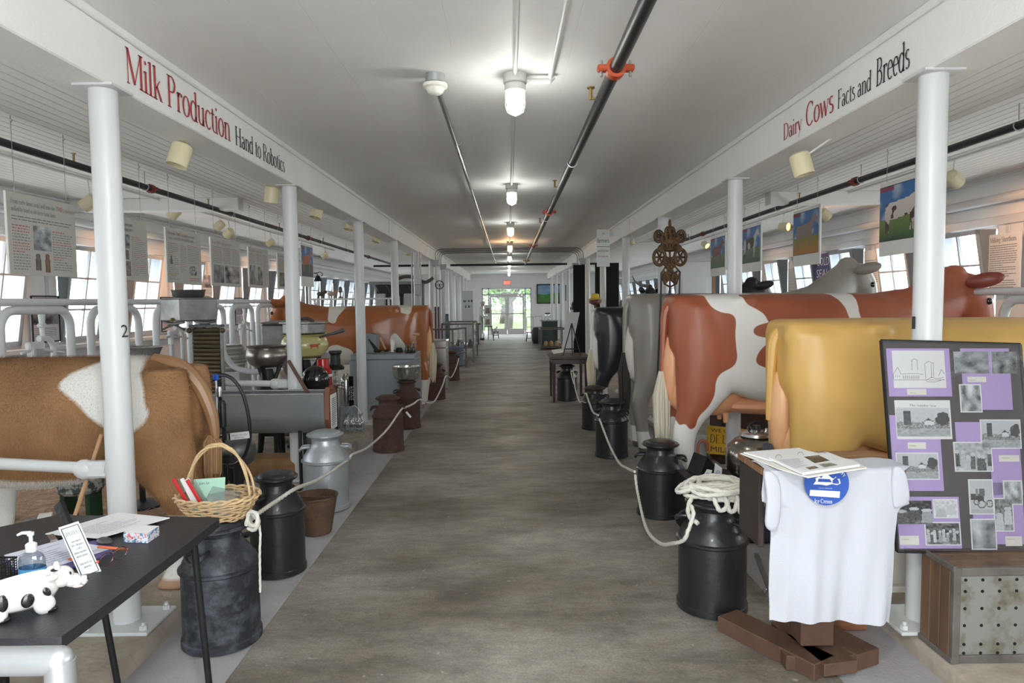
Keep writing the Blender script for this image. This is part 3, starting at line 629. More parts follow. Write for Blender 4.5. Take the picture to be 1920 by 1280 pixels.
def make_cow(label, loc, rz, neck, scale, m, patch_fn, tail=None, udder=None, earm=None, hoofz=.055, tail_len=1., key=None, name='cow', group=None, hair=(.62,.55,.42), tail_skin=None, sz=.93, tr=1., base=(.5,.4,.3)):
    plain = mat('plain_hide_%d' % int(1000*sum(base)), base, .4, var=.08, vscale=4)
    t = thing(name, label, 'cow', loc, rz, group); t.scale = (scale,)*3
    V, Fc = cow_mesh(key or f'n{neck}', neck)
    me = bpy.data.meshes.new('body'); me.from_pydata([tuple(v) for v in V], [], Fc); me.materials.append(m); me.polygons.foreach_set('use_smooth', [True]*len(Fc)); me.update()
    pa = me.attributes.new('patch', 'FLOAT', 'POINT'); pa.data.foreach_set('value', [patch_fn(v) for v in V])
    ho = me.attributes.new('hoof', 'FLOAT', 'POINT'); ho.data.foreach_set('value', [hoofz-v.z for v in V])
    b = bpy.data.objects.new('body', me); sc.collection.objects.link(b); b.parent = t
    PW[t.name] = Matrix.Translation(Vector(loc)) @ Matrix.Rotation(rz, 4, 'Z') @ Matrix.Scale(scale, 4)
    em = earm or plain; zt = neck
    for s in (-1, 1):
        e = MB().ell((2.11, s*.165, 1.645+zt), (.115,.035,.052), rot=rotz(s*R(38)) @ roty(R(-12)))
        o = e.build('ear', em, t, world=False)
        MB().ell((2.195, s*.10, 1.50+zt), (.022,.016,.024)).build('eye', mat('cow_eye', (.015,.01,.01), .1, coat=.5), t, world=False)
        MB().ell((2.335, s*.04, 1.17+zt), (.012,.014,.016)).build('nostril', mat('nostril', (.03,.02,.02), .4), t, world=False)
    ts = tail_skin or plain
    tl = MB().tube(curve([(.30,0,1.40),(.14,0,1.37),(.02,0,1.25),(-.05,0,1.08),(-.07,0,.95),(-.07,0,sz-.05)] if key == 'plush' else [(.08,0,1.38),(.03,0,1.385),(-.022,0,1.34),(-.038,0,1.2),(-.045,0,1.0),(-.05,0,.88)], 5), [(.045-.0012*i)*tr for i in range(26)], 10).build('tail', ts, t, world=False)
    rr = random.Random(int(loc[1]*100)); sw = MB(); z0, z1 = sz, sz-.60*tail_len
    for k in range(70):
        a = rr.uniform(0, 6.28); q = rr.uniform(.2, 1); r0 = .02*q; r1 = .055*q; r2 = .045*q
        c, s_ = math.cos(a), math.sin(a); e = rr.uniform(0, .12)
        sw.tube([(-.05+r0*c, r0*s_, z0-.02), (-.055+r1*c, r1*s_, (z0+z1)/2+.1), (-.05+r1*.95*c, r1*.95*s_, (z0+z1)/2-.1), (-.05+r2*c, r2*s_, z1+e)], [.007,.011,.009,.002], 5)
    hm = mat('hair_%d' % int(hair[0]*100), hair, .7, var=.2, vscale=20, stretch=(1,1,.1))
    o = sw.build('tail_switch', hm, t, world=False); o['kind'] = 'stuff'
    if udder:
        MB().ell((.30,0,.73), (.24,.145,.14)).ell((.015,0,.93), (.065,.085,.27)).ell((.10,0,.78), (.12,.10,.17)).ell((.72,0,.67), (.42,.17,.075)).build('udder', mat('udder_%d' % int(1000*udder[1]), udder, .4, var=.06), t, world=False)
        for x, y in ((.2,.07),(.2,-.07),(.38,.07),(.38,-.07)): MB().tube([(x,y,.62),(x,y,.55)], [.022,.015], 8).build('teat', MATS['udder_%d' % int(1000*udder[1])], t, world=False)
    return t
def side_poly(pts, Y, tr):       # outline measured in the photograph on the cow's near flank -> body coordinates
    inv = tr.inverted(); out = []
    for px, py in pts:
        q = inv @ atY(px, py, Y); out.append((q.x, q.z))
    return smoothpoly(out, 2)
def TR(loc, rz, s): return Matrix.Translation(Vector(loc)) @ Matrix.Rotation(rz, 4, 'Z') @ Matrix.Scale(s, 4)
hoofbrown = (.30,.22,.15)
# --- yellow fawn cow, nearest on the right
loc = (1.45, 3.64, 0.0); s = .955
yel = cowmat('fawn_hide', (.60,.36,.10), (.62,.44,.22), .48, (.16,.13,.12))
make_cow('mustard yellow model cow, nearest of the right row, behind the photo board', loc, 0, .12, s, yel, lambda v: (.46-v.z) if v.x < .6 else -.1, udder=(.72,.40,.20), hair=(.05,.05,.08), base=(.60,.36,.10), sz=.76, group='model cows')
# --- red and white cow
loc = (1.20, 5.06, 0.0); s = 1.055; T_ = TR(loc, 0, s); YN = 4.77
Wp = side_poly([(1325,540),(1328,560),(1335,575),(1352,586),(1375,588),(1381,602),(1378,625),(1380,650),(1383,672),(1376,688),(1350,700),(1342,716),(1342,740),(1332,763),(1311,783),(1309,804),(1297,809),(1288,795),(1278,803),(1271,780),(1262,775),(1240,800),(1240,960),(1500,960),(1500,720),(1460,690),(1450,640),(1437,592),(1420,579),(1400,570),(1394,556),(1394,540)], YN, T_)
Wp2 = side_poly([(1570,530),(1575,546),(1590,570),(1593,600),(1600,640),(1625,660),(1640,640),(1612,597),(1620,560),(1625,530)], YN, T_)
Wp3 = side_poly([(1288,535),(1296,551),(1326,555),(1400,552),(1432,549),(1440,535)], YN+.1, T_)
R1 = side_poly([(1470,602),(1425,606),(1409,618),(1418,632),(1470,634)], YN, T_); R2 = side_poly([(1470,640),(1437,642),(1420,660),(1415,680),(1430,688),(1470,700)], YN, T_)
def redpatch(v):
    p = (v.x, v.z); d = max(sdf(p, Wp), sdf(p, Wp2), min(.43-v.z+.05*math.sin(v.x*9), .2) if v.z < .6 else -.3)
    d = min(d, -sdf(p, R1), -sdf(p, R2))
    d = max(d, min(sdf(p, Wp3), 1.39-v.z if False else 9))
    if v.x > 2.2: d = max(d, .05-abs(v.y) - .0 if v.z > 1.3 else -.1)
    return d
redm = cowmat('red_hide', (.33,.085,.035), (.78,.76,.71), .5, hoofbrown)
make_cow('reddish brown and white model cow, second from the front on the right', loc, 0, -.12, s, redm, redpatch, udder=(.78,.38,.20), earm=mat('red_ear', (.20,.04,.02), .4), base=(.33,.085,.035), group='model cows', hair=(.66,.60,.48), key='n-12')
# --- grey cow
loc = (1.20, 6.72, 0.0); s = 1.07
gry = cowmat('grey_hide', (.27,.245,.215), (.72,.70,.66), .35, (.12,.10,.09))
make_cow('brownish grey model cow, third on the right, behind the red and white one', loc, 0, .01, s, gry, lambda v: min(.085-abs(v.z-.12), .2) if v.z < .3 else -.1, udder=(.66,.62,.55), base=(.27,.245,.215), group='model cows', hair=(.028,.018,.018))
# --- black cow
loc = (1.08, 8.45, 0.0); s = .97
blk = cowmat('black_hide', (.014,.015,.018), (.74,.72,.68), .3, (.08,.07,.06))
b4 = make_cow('glossy black model cow, fourth on the right', loc, 0, .06, s, blk, lambda v: max(min(.44-v.z, .3) if v.x < .6 else -.1, -.1), udder=(.75,.70,.68), base=(.014,.015,.018), tail_skin=mat('white_tail', (.74,.72,.68), .4), group='model cows', hair=(.70,.62,.46))
# black horned steer facing the viewer, far behind
st = make_cow('black horned model steer standing lengthwise behind the grey cow', (2.62, 14.6, ZK), -PI/2, -.06, 1.0, blk, lambda v: -.1, key='n-06', group='model cows', base=(.014,.015,.018), hair=(.03,.02,.02))
for s_ in (-1, 1): MB().tube(curve([(2.10, s_*.07, 1.66), (2.10, s_*.2, 1.69), (2.12, s_*.30, 1.76), (2.12, s_*.34, 1.86)], 4), [.035-.0025*i for i in range(13)], 9).build('horn', mat('horn', (.16,.17,.17), .4), st, world=False)
# --- orange brown cow on the left, facing the outer wall
loc = (-1.14, 9.72, 0.0); s = 1.0; T_ = TR(loc, PI, s); YN = 9.42
Ga = side_poly([(604,560),(609,574),(613,588),(612,602),(622,607),(629,605),(631,594),(644,577),(650,560)], YN, T_)
Gb = side_poly([(738,560),(741,572),(750,577),(750,586),(757,588),(767,590),(771,582),(771,560)], YN, T_)
Gc = side_poly([(731,632),(731,649),(742,660),(757,672),(762,650),(750,634),(740,622)], YN, T_); Gd = side_poly([(630,645),(642,650),(656,654),(664,662),(664,690),(610,690),(610,652)], YN, T_)
orm = cowmat('orange_hide', (.34,.105,.028), (.72,.68,.60), .3, hoofbrown, coat=.5)
make_cow('glossy orange brown model cow with a white saddle patch, behind the grey cabinet', loc, PI, -.14, s, orm, lambda v: max(sdf((v.x, v.z), Ga), sdf((v.x, v.z), Gb), sdf((v.x, v.z), Gc), sdf((v.x, v.z), Gd), min(.4-v.z, .2)), udder=(.72,.42,.18), base=(.34,.105,.028), group='model cows', hair=(.70,.64,.48), key='n-14', tail_len=1.0)
# --- plush cow with brown fur, nearest on the left
loc = (-1.585, 3.50, ZK); s = .80; T_ = TR(loc, PI, s); YN = 3.27
Pa = side_poly([(103,725),(118,703),(135,695),(180,672),(236,672),(250,695),(267,730),(267,755),(282,780),(240,819),(200,805),(165,780),(150,760),(125,740)], YN, T_)
plm = cowmat('plush_hide', (.29,.155,.07), (.74,.72,.68), .9, (.42,.26,.16), var=.2, edge=.012, coat=0)
def plushpatch(v):
    b_ = -.05
    if .35 < v.x < 1.35: b_ = (.70+.10*(v.x-.8)**2-v.z)
    return max(sdf((v.x, v.z), Pa), b_, (.47-v.z) if v.x < .6 else ((.78-v.z) if v.x > 1.2 else -.1))
pl = make_cow('life size plush cow with brown fur, on the left behind the pillar marked 2', loc, PI, -.2, s, plm, plushpatch, base=(.29,.155,.07), group=None, hair=(.30,.165,.075), key='plush', hoofz=.07, sz=.95, tr=1.5, tail_len=.55, name='plush_cow')
# fur: short strands over the plush body (countless, one part)
body = [c for c in kids(pl) if c.name.startswith('body')][0]; V, Fc = _remesh['plush']
rr = random.Random(3); fur = MB(); fc = []
Vn = [Vector((v.x, v.y, v.z)) for v in V]; T3 = T_
for f in Fc:
    c = sum((Vn[i] for i in f), Vector())/len(f)
    if c.x > 2.05 or c.z < .09 or c.y < -.12 and c.z < 1.2: continue
    n = (Vn[f[1]]-Vn[f[0]]).cross(Vn[f[2]]-Vn[f[0]]).normalized(); white_ = plushpatch(c) > 0; ar = .0165
    for _ in range(5 if c.y > -.02 else 1):
        p = c+Vector((rr.uniform(-.009,.009), rr.uniform(-.009,.009), rr.uniform(-.009,.009))); flow = Vector((-.35, 0, -.8)) if c.z < 1.2 else Vector((-1, 0, -.25))
        L = rr.uniform(.014, .028) if not white_ else rr.uniform(.007, .013); d = (n*.55+(flow-n*flow.dot(n))*.8+Vector((rr.gauss(0,.22), rr.gauss(0,.22), rr.gauss(0,.22)))).normalized()
        w = d.cross(n); w = w.normalized()*.0014 if w.length > 1e-4 else Vector((.0014,0,0))
        q = p-n*.002; fur.add([q-w, q+w, q+d*L], [(0,1,2)]); g = rr.uniform(.8, 1.2) * (1+.35*noise.noise(c*7))
        fc.append((.70*g, .68*g, .64*g) if white_ else (.36*g, .19*g, .085*g))
for i in range(len(fur.v)): fur.v[i] = T_ @ fur.v[i]
PW[pl.name] = T_
o = fur.build('fur', colmat('fur_strands', .95, spec=.05), pl, smooth=0, fcols=fc); o['kind'] = 'stuff'
# ================================================================ milk cans
def can_prof(h, r): return [(r*.96,0),(r*1.03,.004),(r*1.03,h*.055),(r*.99,h*.065),(r*.985,h*.60),(r*1.0,h*.605),(r*1.05,h*.615),(r*1.05,h*.632),(r*.99,h*.642),(r*.93,h*.69),(r*.74,h*.775),(r*.62,h*.815),(r*.585,h*.84),(r*.58,h*.90)]
def milk_can(label, x, y, h, r, m, rz=0., z=0., lid=True, group='milk cans standing along the aisle', lidm=None, handle=True, name='milk_can'):
    t = thing(name, label, 'milk can', (x, y, z), rz, group)
    MB().lathe(can_prof(h, r), n=36).build('can_body', m, t, world=False)
    if lid:
        lm = lidm or m
        MB().lathe([(r*.50,h*.85),(r*.60,h*.895),(r*.62,h*.915),(r*.76,h*.93),(r*.80,h*.942),(r*.80,h*.955),(r*.755,h*.965),(r*.66,h*.962),(r*.60,h*.985),(r*.45,h*1.0),(0.001,h*1.004)], n=36).build('lid', lm, t, world=False)
    else: MB().lathe([(r*.58,h*.89),(r*.60,h*.93),(r*.72,h*.95),(r*.74,h*.962),(r*.70,h*.965),(r*.58,h*.94),(r*.54,h*.88),(r*.52,h*.7)], n=32, close=False).build('rim', m, t, world=False)
    if handle:
        for s in (-1, 1):
            MB().tube(curve([(s*r*.66,-.03,h*.80),(s*r*.98,-.042,h*.79),(s*r*1.1,0,h*.745),(s*r*.98,.042,h*.79),(s*r*.66,.03,h*.80)], 4), .0095, 8).build('handle', m, t, world=False)
    return t
blackcan = mat('black_enamel_can', (.016,.016,.018), .38, .1, var=.3, vscale=7, bump=.25, bscale=25, coat=.2)
oldblack = mat('weathered_black_can', (.11,.12,.14), .55, .2, col2=(.022,.024,.03), vscale=11, bump=.5, bscale=35, thr=(.46,.70))
silver = mat('silver_paint', (.46,.49,.52), .38, .55, var=.12, vscale=8, bump=.2, bscale=40)
rust = mat('brown_rust', (.105,.05,.032), .8, .1, col2=(.045,.025,.02), vscale=14, bump=.6, bscale=50)
rust2 = mat('brown_rust_light', (.15,.085,.05), .8, .1, col2=(.06,.035,.025), vscale=10, bump=.6, bscale=40)
milk_can('weathered black milk can with pale scuffs, under the wicker basket', -1.30, 2.98, .545, .165, oldblack, R(75))
milk_can('smooth black milk can behind the can with the basket', -1.31, 3.76, .56, .148, blackcan, R(60))
milk_can('silver painted milk can on the left of the aisle', -1.35, 4.93, .57, .165, silver, R(10))
milk_can('rusty brown milk can in front of the can with the steel funnel', -1.23, 6.84, .56, .155, rust, R(15), lid=True)
milk_can('rusty brown milk can carrying a steel funnel, beside the grey cabinet', -1.22, 8.08, .57, .155, rust, R(40), lid=False)
milk_can('dark rusty milk can beside the cow tail past the grey cabinet', -1.13, 10.4, .56, .15, rust, R(40))
milk_can('darkest rusty milk can, last along the left rope', -1.10, 12.9, .56, .16, rust, R(40))
milk_can('black milk can with a pile of white rope on its lid', .98, 3.24, .545, .163, blackcan, R(-35))
milk_can('black milk can with a white tag, second from the front on the right', 1.05, 4.68, .52, .160, blackcan, R(-25))
milk_can('black milk can, third from the front on the right', .98, 6.46, .55, .155, blackcan, R(-35))
milk_can('black milk can with a tilted rusty lid, fourth from the front on the right', 1.00, 7.86, .50, .155, blackcan, R(-35), lidm=mat('rusty_black_lid', (.05,.03,.025), .6))
milk_can('black milk can in front of the dark side table on the right', .87, 10.14, .54, .15, blackcan, R(-35), lid=True)
# rusty bucket between the black can and the silver can
t = thing('rusty_bucket', 'rusty tapered bucket between the black can and the silver can', 'bucket', (-1.27, 4.38, 0))
MB().lathe([(.09,0),(.095,.01),(.135,.235),(.142,.24),(.142,.25),(.128,.25),(.088,.02),(.0,.02)], (-1.27,4.38,0), 28, close=False).build('bucket_body', rust2, t)
MB().tube(curve([(-1.405,4.38,.235),(-1.40,4.30,.262),(-1.27,4.25,.268),(-1.14,4.30,.262),(-1.135,4.38,.235)], 5), .0035, 6).build('bail_handle', rust, t)
# steel funnel in the fourth can
steel = mat('stainless_steel', (.55,.54,.52), .22, .95, var=.08, vscale=6, bump=.05, bscale=60)
pewter = mat('pewter', (.30,.275,.245), .3, .9, var=.25, vscale=5, bump=.08, bscale=40)
tin = mat('old_tin', (.30,.30,.29), .45, .75, var=.3, vscale=7, bump=.15, bscale=30)
dtin = mat('dark_tin', (.13,.13,.125), .45, .7, var=.3, vscale=7)
castiron = mat('black_cast_iron', (.015,.015,.016), .5, .3, var=.3, vscale=10, bump=.3, bscale=30)
t = thing('milk_funnel', 'round stainless steel funnel set in a rusty can', 'funnel', (-1.22, 8.08, .535))
MB().lathe([(.05,.0),(.085,.03),(.09,.07),(.135,.10),(.155,.13),(.165,.20),(.168,.235),(.172,.24),(.163,.24),(.158,.2),(.145,.13),(.08,.08),(.045,.03)], (-1.22,8.08,.49), 36, close=False).build('funnel_bowl', steel, t)
MB().tube([(-1.22+.168*math.cos(a*PI/18), 8.08+.168*math.sin(a*PI/18), .73) for a in range(36)], .006, 8, closed=True).build('rolled_rim', steel, t)
# ---------------------------------------------------------------- ropes
def rope(name, label, pts, r=.0095, m=None, parent=None, tw=55., group=None):
    P = [Vector(p) for p in pts]; L = [0.]
    for i in range(1, len(P)): L.append(L[-1]+(P[i]-P[i-1]).length)
    tot = L[-1]; n = max(8, int(tot/.0085)); Q = []; j = 0
    for i in range(n+1):
        d = tot*i/n
        while j < len(P)-2 and L[j+1] < d: j += 1
        Q.append(P[j].lerp(P[j+1], (d-L[j])/max(1e-9, L[j+1]-L[j])))
    mb = MB(); mb.tube(Q, r, 9); 
    for i in range(n+1):
        d = tot*i/n
        for k in range(9):
            v = mb.v[i*9+k]; f = 1+.20*math.cos(3*(2*PI*k/9)-d*tw*3); mb.v[i*9+k] = Q[i]+(v-Q[i])*f
    o = mb.build(name, m or ropem, parent, smooth=80)
    return tag(o, label, 'rope', group) if parent is None else o
ropem = mat('white_rope', (.68,.65,.58), .8, var=.1, vscale=30)
def px3(L): return [atY(a, b, c) for a, b, c in L]
rope('barrier_rope', 'white barrier rope sagging along the left row of milk cans', curve(px3([(474,985,2.93),(470,975,2.97),(485,962,3.05),(520,938,3.35),(556,915,3.60),(600,897,4.25),(652,862,4.93),(660,852,5.0),(690,838,5.6),(725,806,6.3),(752,768,6.82),(760,764,6.9),(775,757,7.5),(787,749,8.1),(803,755,8.6),(816,750,9.2),(830,722,10.0),(836,705,10.3),(846,707,11.5),(855,690,12.4),(860,672,12.9)]), 8), .0095)
kn = thing('rope_knot', 'knotted rope end hanging at the handle of the scuffed can', 'rope', atY(476, 1000, 2.95))
rope('knot', None, curve(px3([(462,985,2.9),(468,960,2.9),(482,965,2.88),(480,985,2.87),(466,980,2.9),(470,962,2.92),(484,975,2.88),(478,992,2.88),(466,990,2.9)]), 8), .009, parent=kn)
rope('loose_end', None, curve(px3([(484,975,2.9),(488,1000,2.9),(487,1040,2.9),(488,1110,2.9)]), 6), .005, parent=kn)
rope('barrier_rope', 'white rope slung between the two nearest black cans on the right', curve(px3([(1296,948,3.10),(1300,965,3.05),(1290,995,3.05),(1270,1018,3.08),(1264,1005,3.1),(1285,965,3.06),(1300,945,3.06)])[:3]+px3([(1282,1012,3.08),(1262,1018,3.2),(1238,1018,3.5),(1212,990,4.0),(1196,925,4.5),(1191,890,4.62)]), 8), .009)
rope('barrier_rope', 'white rope slung between the second and third black cans', curve(px3([(1190,884,4.6),(1175,877,5.0),(1160,866,5.4),(1142,832,6.0),(1124,785,6.38)]), 8), .009)
rope('barrier_rope', 'white rope slung between the third and fourth black cans', curve(px3([(1122,778,6.4),(1112,772,6.7),(1105,755,7.2),(1099,737,7.72)]), 8), .009)
rope('barrier_rope', 'white rope hanging from the black can beneath the side table', curve(px3([(1097,737,7.8),(1092,750,8.2),(1086,752,8.7),(1078,725,9.3),(1075,698,9.6),(1071,696,9.58),(1072,705,9.56),(1076,720,9.54)]), 8), .008)
# heap of rope on the nearest black can
rr = random.Random(5); P = []; c0 = Vector((1.005, 3.24, .553))
for i in range(430):
    a = i*.17; lay = int(i/37); z = .004+.0085*min(lay, 6)+.004*math.sin(i*.6)
    rx = .135+.035*math.sin(lay*1.9)+.01*math.sin(a*2.3); ry = .10+.03*math.cos(lay*1.3); ox = .02*math.sin(lay*2.1); oy = .02*math.cos(lay*1.7)
    over = max(0, math.hypot(rx*math.cos(a)+ox, ry*math.sin(a)+oy)-.128)
    P.append(c0+Vector((rx*math.cos(a)+ox, ry*math.sin(a)+oy, z-over*.75)))
hp = thing('rope_coil', 'heap of coiled white rope on the nearest black milk can', 'rope', tuple(c0))
rope('coil', None, P, .0105, parent=hp)
rope('coil', None, curve([c0+Vector(p) for p in [(.10,-.02,.03),(.17,-.03,.0),(.215,-.01,-.05),(.20,.03,-.085),(.155,.04,-.045),(.12,.05,.0),(.05,.06,.03)]], 8), .0105, parent=hp)
rope('coil', None, curve([c0+Vector(p) for p in [(-.10,0,.03),(-.155,-.06,-.03),(-.16,-.09,-.08),(-.13,-.13,-.10)]], 8), .0105, parent=hp)
for k in range(4): rope('coil', None, curve([c0+Vector(p) for p in [(-.07+.05*k,-.05,.05),(-.06+.055*k,-.115,.03),(-.035+.05*k,-.14,-.035-.008*k),(.0+.045*k,-.135,-.02),(.02+.035*k,-.09,.04),(.03,-.02,.055)]], 8), .0105, parent=hp)
# white paper tags on cans
paper = mat('paper', (.80,.80,.80), .7); cream = mat('cream_paper', (.78,.76,.68), .7)
tg = tag(MB().box(tuple(atY(1280, 900, 4.5)), (.022,.003,.05), roty(.2)).build('paper_tag', paper), 'small white paper tag hanging on the second black can', 'tag')
tg = tag(MB().box(tuple(atY(766, 777, 6.9)), (.02,.003,.075), roty(-.7)).build('paper_tag', paper), 'white paper strip hanging from the rope at the rusty can', 'tag')
# ---------------------------------------------------------------- wicker basket with leaflets
bc = Vector((-1.30, 2.98, .549)); t = thing('wicker_basket', 'pale wicker basket with a tall hoop handle, on the scuffed black can', 'basket', tuple(bc))
wick = mat('wicker', (.62,.44,.24), .55, var=.22, vscale=25)
def bring(k, nr=9): f = k/nr; return .115+.058*f**.8, .085+.045*f**.8, .008+.088*f
sd = MB(); 
for k in range(10):
    rx, ry, z = bring(k, 9)
    for ph in (0, 1):
        pts = []
        for i in range(88):
            a = 2*PI*i/88; w = .0045*math.cos(11*a+PI*ph); pts.append(bc+Vector(((rx+w)*math.cos(a), (ry+w)*math.sin(a), z+.003*math.sin(11*a+PI*(k % 2))+.0035*math.sin(3*a+k))))
        sd.tube(pts, .0036, 5, closed=True)
o = sd.build('woven_side', wick, t); o['kind'] = 'stuff'
up = MB()
for i in range(22):
    a = 2*PI*i/22; up.tube([bc+Vector((bring(k)[0]*math.cos(a), bring(k)[1]*math.sin(a), bring(k)[2])) for k in (0, 3, 6, 9)], .004, 5)
o = up.build('stakes', wick, t); o['kind'] = 'stuff'
MB().lathe([(.0,.004),(.10,.004),(.115,.010)], bc, 30, axis=Matrix.Diagonal((1,.75,1)), close=False).build('basket_base', wick, t)
for ph in (0, PI):
    pts = [bc+Vector(((.178+.006*math.cos(9*a+ph))*math.cos(a), (.135+.006*math.cos(9*a+ph))*math.sin(a), .104+.008*math.sin(9*a+ph))) for a in [2*PI*i/90 for i in range(90)]]
    MB().tube(pts, .0055, 6, closed=True).build('braided_rim', wick, t)
for ph in (0, PI/1.5, PI*1.33):
    pts = []
    for i in range(61):
        f = i/60; a = PI*f; sp = .03*abs(math.cos(a))**3; c = math.cos(a)
        pts.append(bc+Vector((-.145*c*(1-.12*math.sin(a)), .02+sp*math.cos(ph)+.006*math.cos(14*f+ph), .06+.265*math.sin(a)**.75+.006*math.sin(14*f+ph))))
    MB().tube(pts, .0055, 7).build('handle_strand', wick, t)
green = mat('pale_green_paper', (.36,.60,.46), .5); redp = mat('red_plastic', (.60,.03,.03), .35); clear = glassmat('clear_wrap', (.9,.92,.93), .18, .1)
t = thing('leaflet', 'pale green leaflet in a clear bag inside the basket', 'leaflet', tuple(bc+Vector((-.02,-.02,.01))))
mb = MB(); R_ = rotz(.25) @ rotx(-.5); mb.box(bc+Vector((-.03,-.02,.10)), (.13,.004,.17), R_); mb.build('sheet', green, t)
mb = MB(); put_text(mb, 'dairy kit', bc+Vector((-.055,-.055,.165))+R_ @ Vector((0,-.004,0)), R_ @ Vector((1,0,0)), R_ @ Vector((0,0,1)), .012); mb.build('print', blk_vinyl, t, smooth=0)
MB().box(bc+Vector((.03,-.035,.085)), (.13,.008,.12), rotz(.2) @ rotx(-.75) @ roty(.3)).build('clear_bag', clear, t)
for k, (dx, ti, m_, lab) in enumerate([(-.13,-.50,redp,'red and white wrapped stick leaning at the left of the basket'),(-.095,-.42,paper,'white wrapped stick in the basket, next to the red one'),(-.06,-.50,redp,'red wrapped stick low in the basket, before the green leaflet')]):
    q = thing('wrapped_stick', lab, 'packet', tuple(bc+Vector((dx,-.03,.03))), group='wrapped sticks in the basket')
    MB().cbox(bc+Vector((dx,-.03-.01*k,.10)), (.016,.012,.20), .003, roty(ti)).build('stick', m_, q); MB().cbox(bc+Vector((dx+.016,-.028-.01*k,.10)), (.03,.010,.19), .003, roty(ti)).build('wrapper', clear if k != 1 else paper, q)
# ---------------------------------------------------------------- black card table
tblk = mat('black_table_vinyl', (.022,.022,.026), .42, .0, var=.15, vscale=12, bump=.15, bscale=120)
t = thing('folding_table', 'black topped folding table in the left foreground', 'table', (-1.48, 2.0, 0))
ZT = .72
MB().prism(smoothpoly([(-1.90,1.56),(-1.075,1.56),(-1.06,1.57),(-1.055,2.43),(-1.075,2.46),(-1.90,2.52)], 1), (0,0,ZT-.03), (1,0,0), (0,1,0), (0,0,1), .03).build('table_top', tblk, t)
MB().cbox((-1.48, 2.0, ZT-.045), (.76,.80,.03), .004).build('frame', castiron, t)
for (x0,y0),(x1,y1) in (((-1.13,2.38),(-1.115,2.44)),((-1.52,2.42),(-1.485,2.50)),((-1.13,1.64),(-1.10,1.60)),((-1.86,2.42),(-1.92,2.50)),((-1.86,1.64),(-1.92,1.60))):
    zf = ZK if x1 < -1.5577 else 0
    MB().cyl((x1,y1,zf+.0), (x0,y0,ZT-.05), .0115, .0125, 14).cyl((x1,y1,zf), (x1,y1,zf+.03), .016, .015, 12).build('leg', castiron, t)
# things on the table
t = thing('donation_sign', 'leaning acrylic stand with a DONATIONS notice on the black table', 'sign', tuple(atZ(170, 1080, ZT)))
A, B, C_, D = [atY(*q) for q in ((153,1087,1.93),(191,1073,1.96),(149,969,2.00),(109,989,1.97))]
C_ = B+(D-A)
nrm = (B-A).cross(D-A).normalized(); nrm = nrm if nrm.dot(CAM-A) > 0 else -nrm
def panel(mb, q, th, n): mb.add([p for p in q]+[p-n*th for p in q], [(0,1,2,3),(7,6,5,4),(0,4,5,1),(1,5,6,2),(2,6,7,3),(3,7,4,0)])
mb = MB(); panel(mb, [A,B,C_,D], .004, nrm); mb.build('sheet', mat('sign_paper', (.66,.70,.71), .35, coat=.5), t, smooth=0)
MB().prism([(0,0),(.05,0),(.05,.004),(0,.004)], A-nrm*.005, (0,1,0), (0,0,1), (B-A).normalized(), (B-A).length).build('foot', clear, t)
ux, uy = (B-A), (D-A); W_, H_ = ux.length, uy.length; uxn, uyn = ux.normalized(), uy.normalized()
def S(u, v): return A+ux*u+uy*v+nrm*.001
mb = MB()
for (u0,v0),(u1,v1) in (((.09,.05),(.91,.05)),((.91,.05),(.91,.95)),((.91,.95),(.09,.95)),((.09,.95),(.09,.05))):
    a, b = S(u0,v0), S(u1,v1); d = (b-a).normalized().cross(nrm)*.0012; mb.add([a-d, a+d, b+d, b-d], [(0,1,2,3)])
put_text(mb, 'DONATIONS', S(.16,.79), uxn, uyn, .014, W_*.68)
for s_, u, v, w in (('Guests help our', .26,.66,.48),("baler's craft projects", .2,.59,.6),('as well as', .36,.52,.28),('ongoing education &', .18,.45,.64),('outreach programs.', .2,.38,.6),('Thank you for your', .2,.24,.6),('generosity!', .34,.17,.36)): put_text(mb, s_, S(u,v), uxn, uyn, .0075, W_*w)
mb.build('print', blk_vinyl, t, smooth=0)
# tissue-size box
t = thing('paper_box', 'small box of folded papers with a red and blue pattern, on the black table', 'box', tuple(atZ(265,1012,ZT)))
def pat_mat():
    m = bpy.data.materials.new('box_pattern'); m.use_nodes = True; nt = m.node_tree; b = nt.nodes['Principled BSDF']; n = nt.nodes.new('ShaderNodeTexNoise'); n.inputs['Scale'].default_value = 55; co = nt.nodes.new('ShaderNodeTexCoord'); nt.links.new(co.outputs['Object'], n.inputs[0])
    r = nt.nodes.new('ShaderNodeValToRGB'); r.color_ramp.interpolation = 'CONSTANT'; e = r.color_ramp.elements; e[0].color = (.12,.25,.42,1); e[1].position = .45; e[1].color = (.72,.76,.82,1); q = e.new(.56); q.color = (.75,.20,.18,1); q = e.new(.62); q.color = (.7,.75,.8,1); nt.links.new(n.outputs[0], r.inputs[0]); nt.links.new(r.outputs[0], b.inputs['Base Color']); return m
Q = [atZ(*q, ZT+.001) for q in ((232,1016),(277,1018),(299,1003),(247,993))]
Q[3] = Q[0]+Q[2]-Q[1]
mb = MB(); mb.v = [p.copy() for p in Q]+[p+Vector((0,0,.032)) for p in Q]; mb.f = [(0,3,2,1),(0,1,5,4),(1,2,6,5),(2,3,7,6),(3,0,4,7)]; mb.build('box_sides', pat_mat(), t, smooth=0)
MB().quad(*[p+Vector((0,0,.0322)) for p in Q]).build('paper_stack', paper, t, smooth=0)
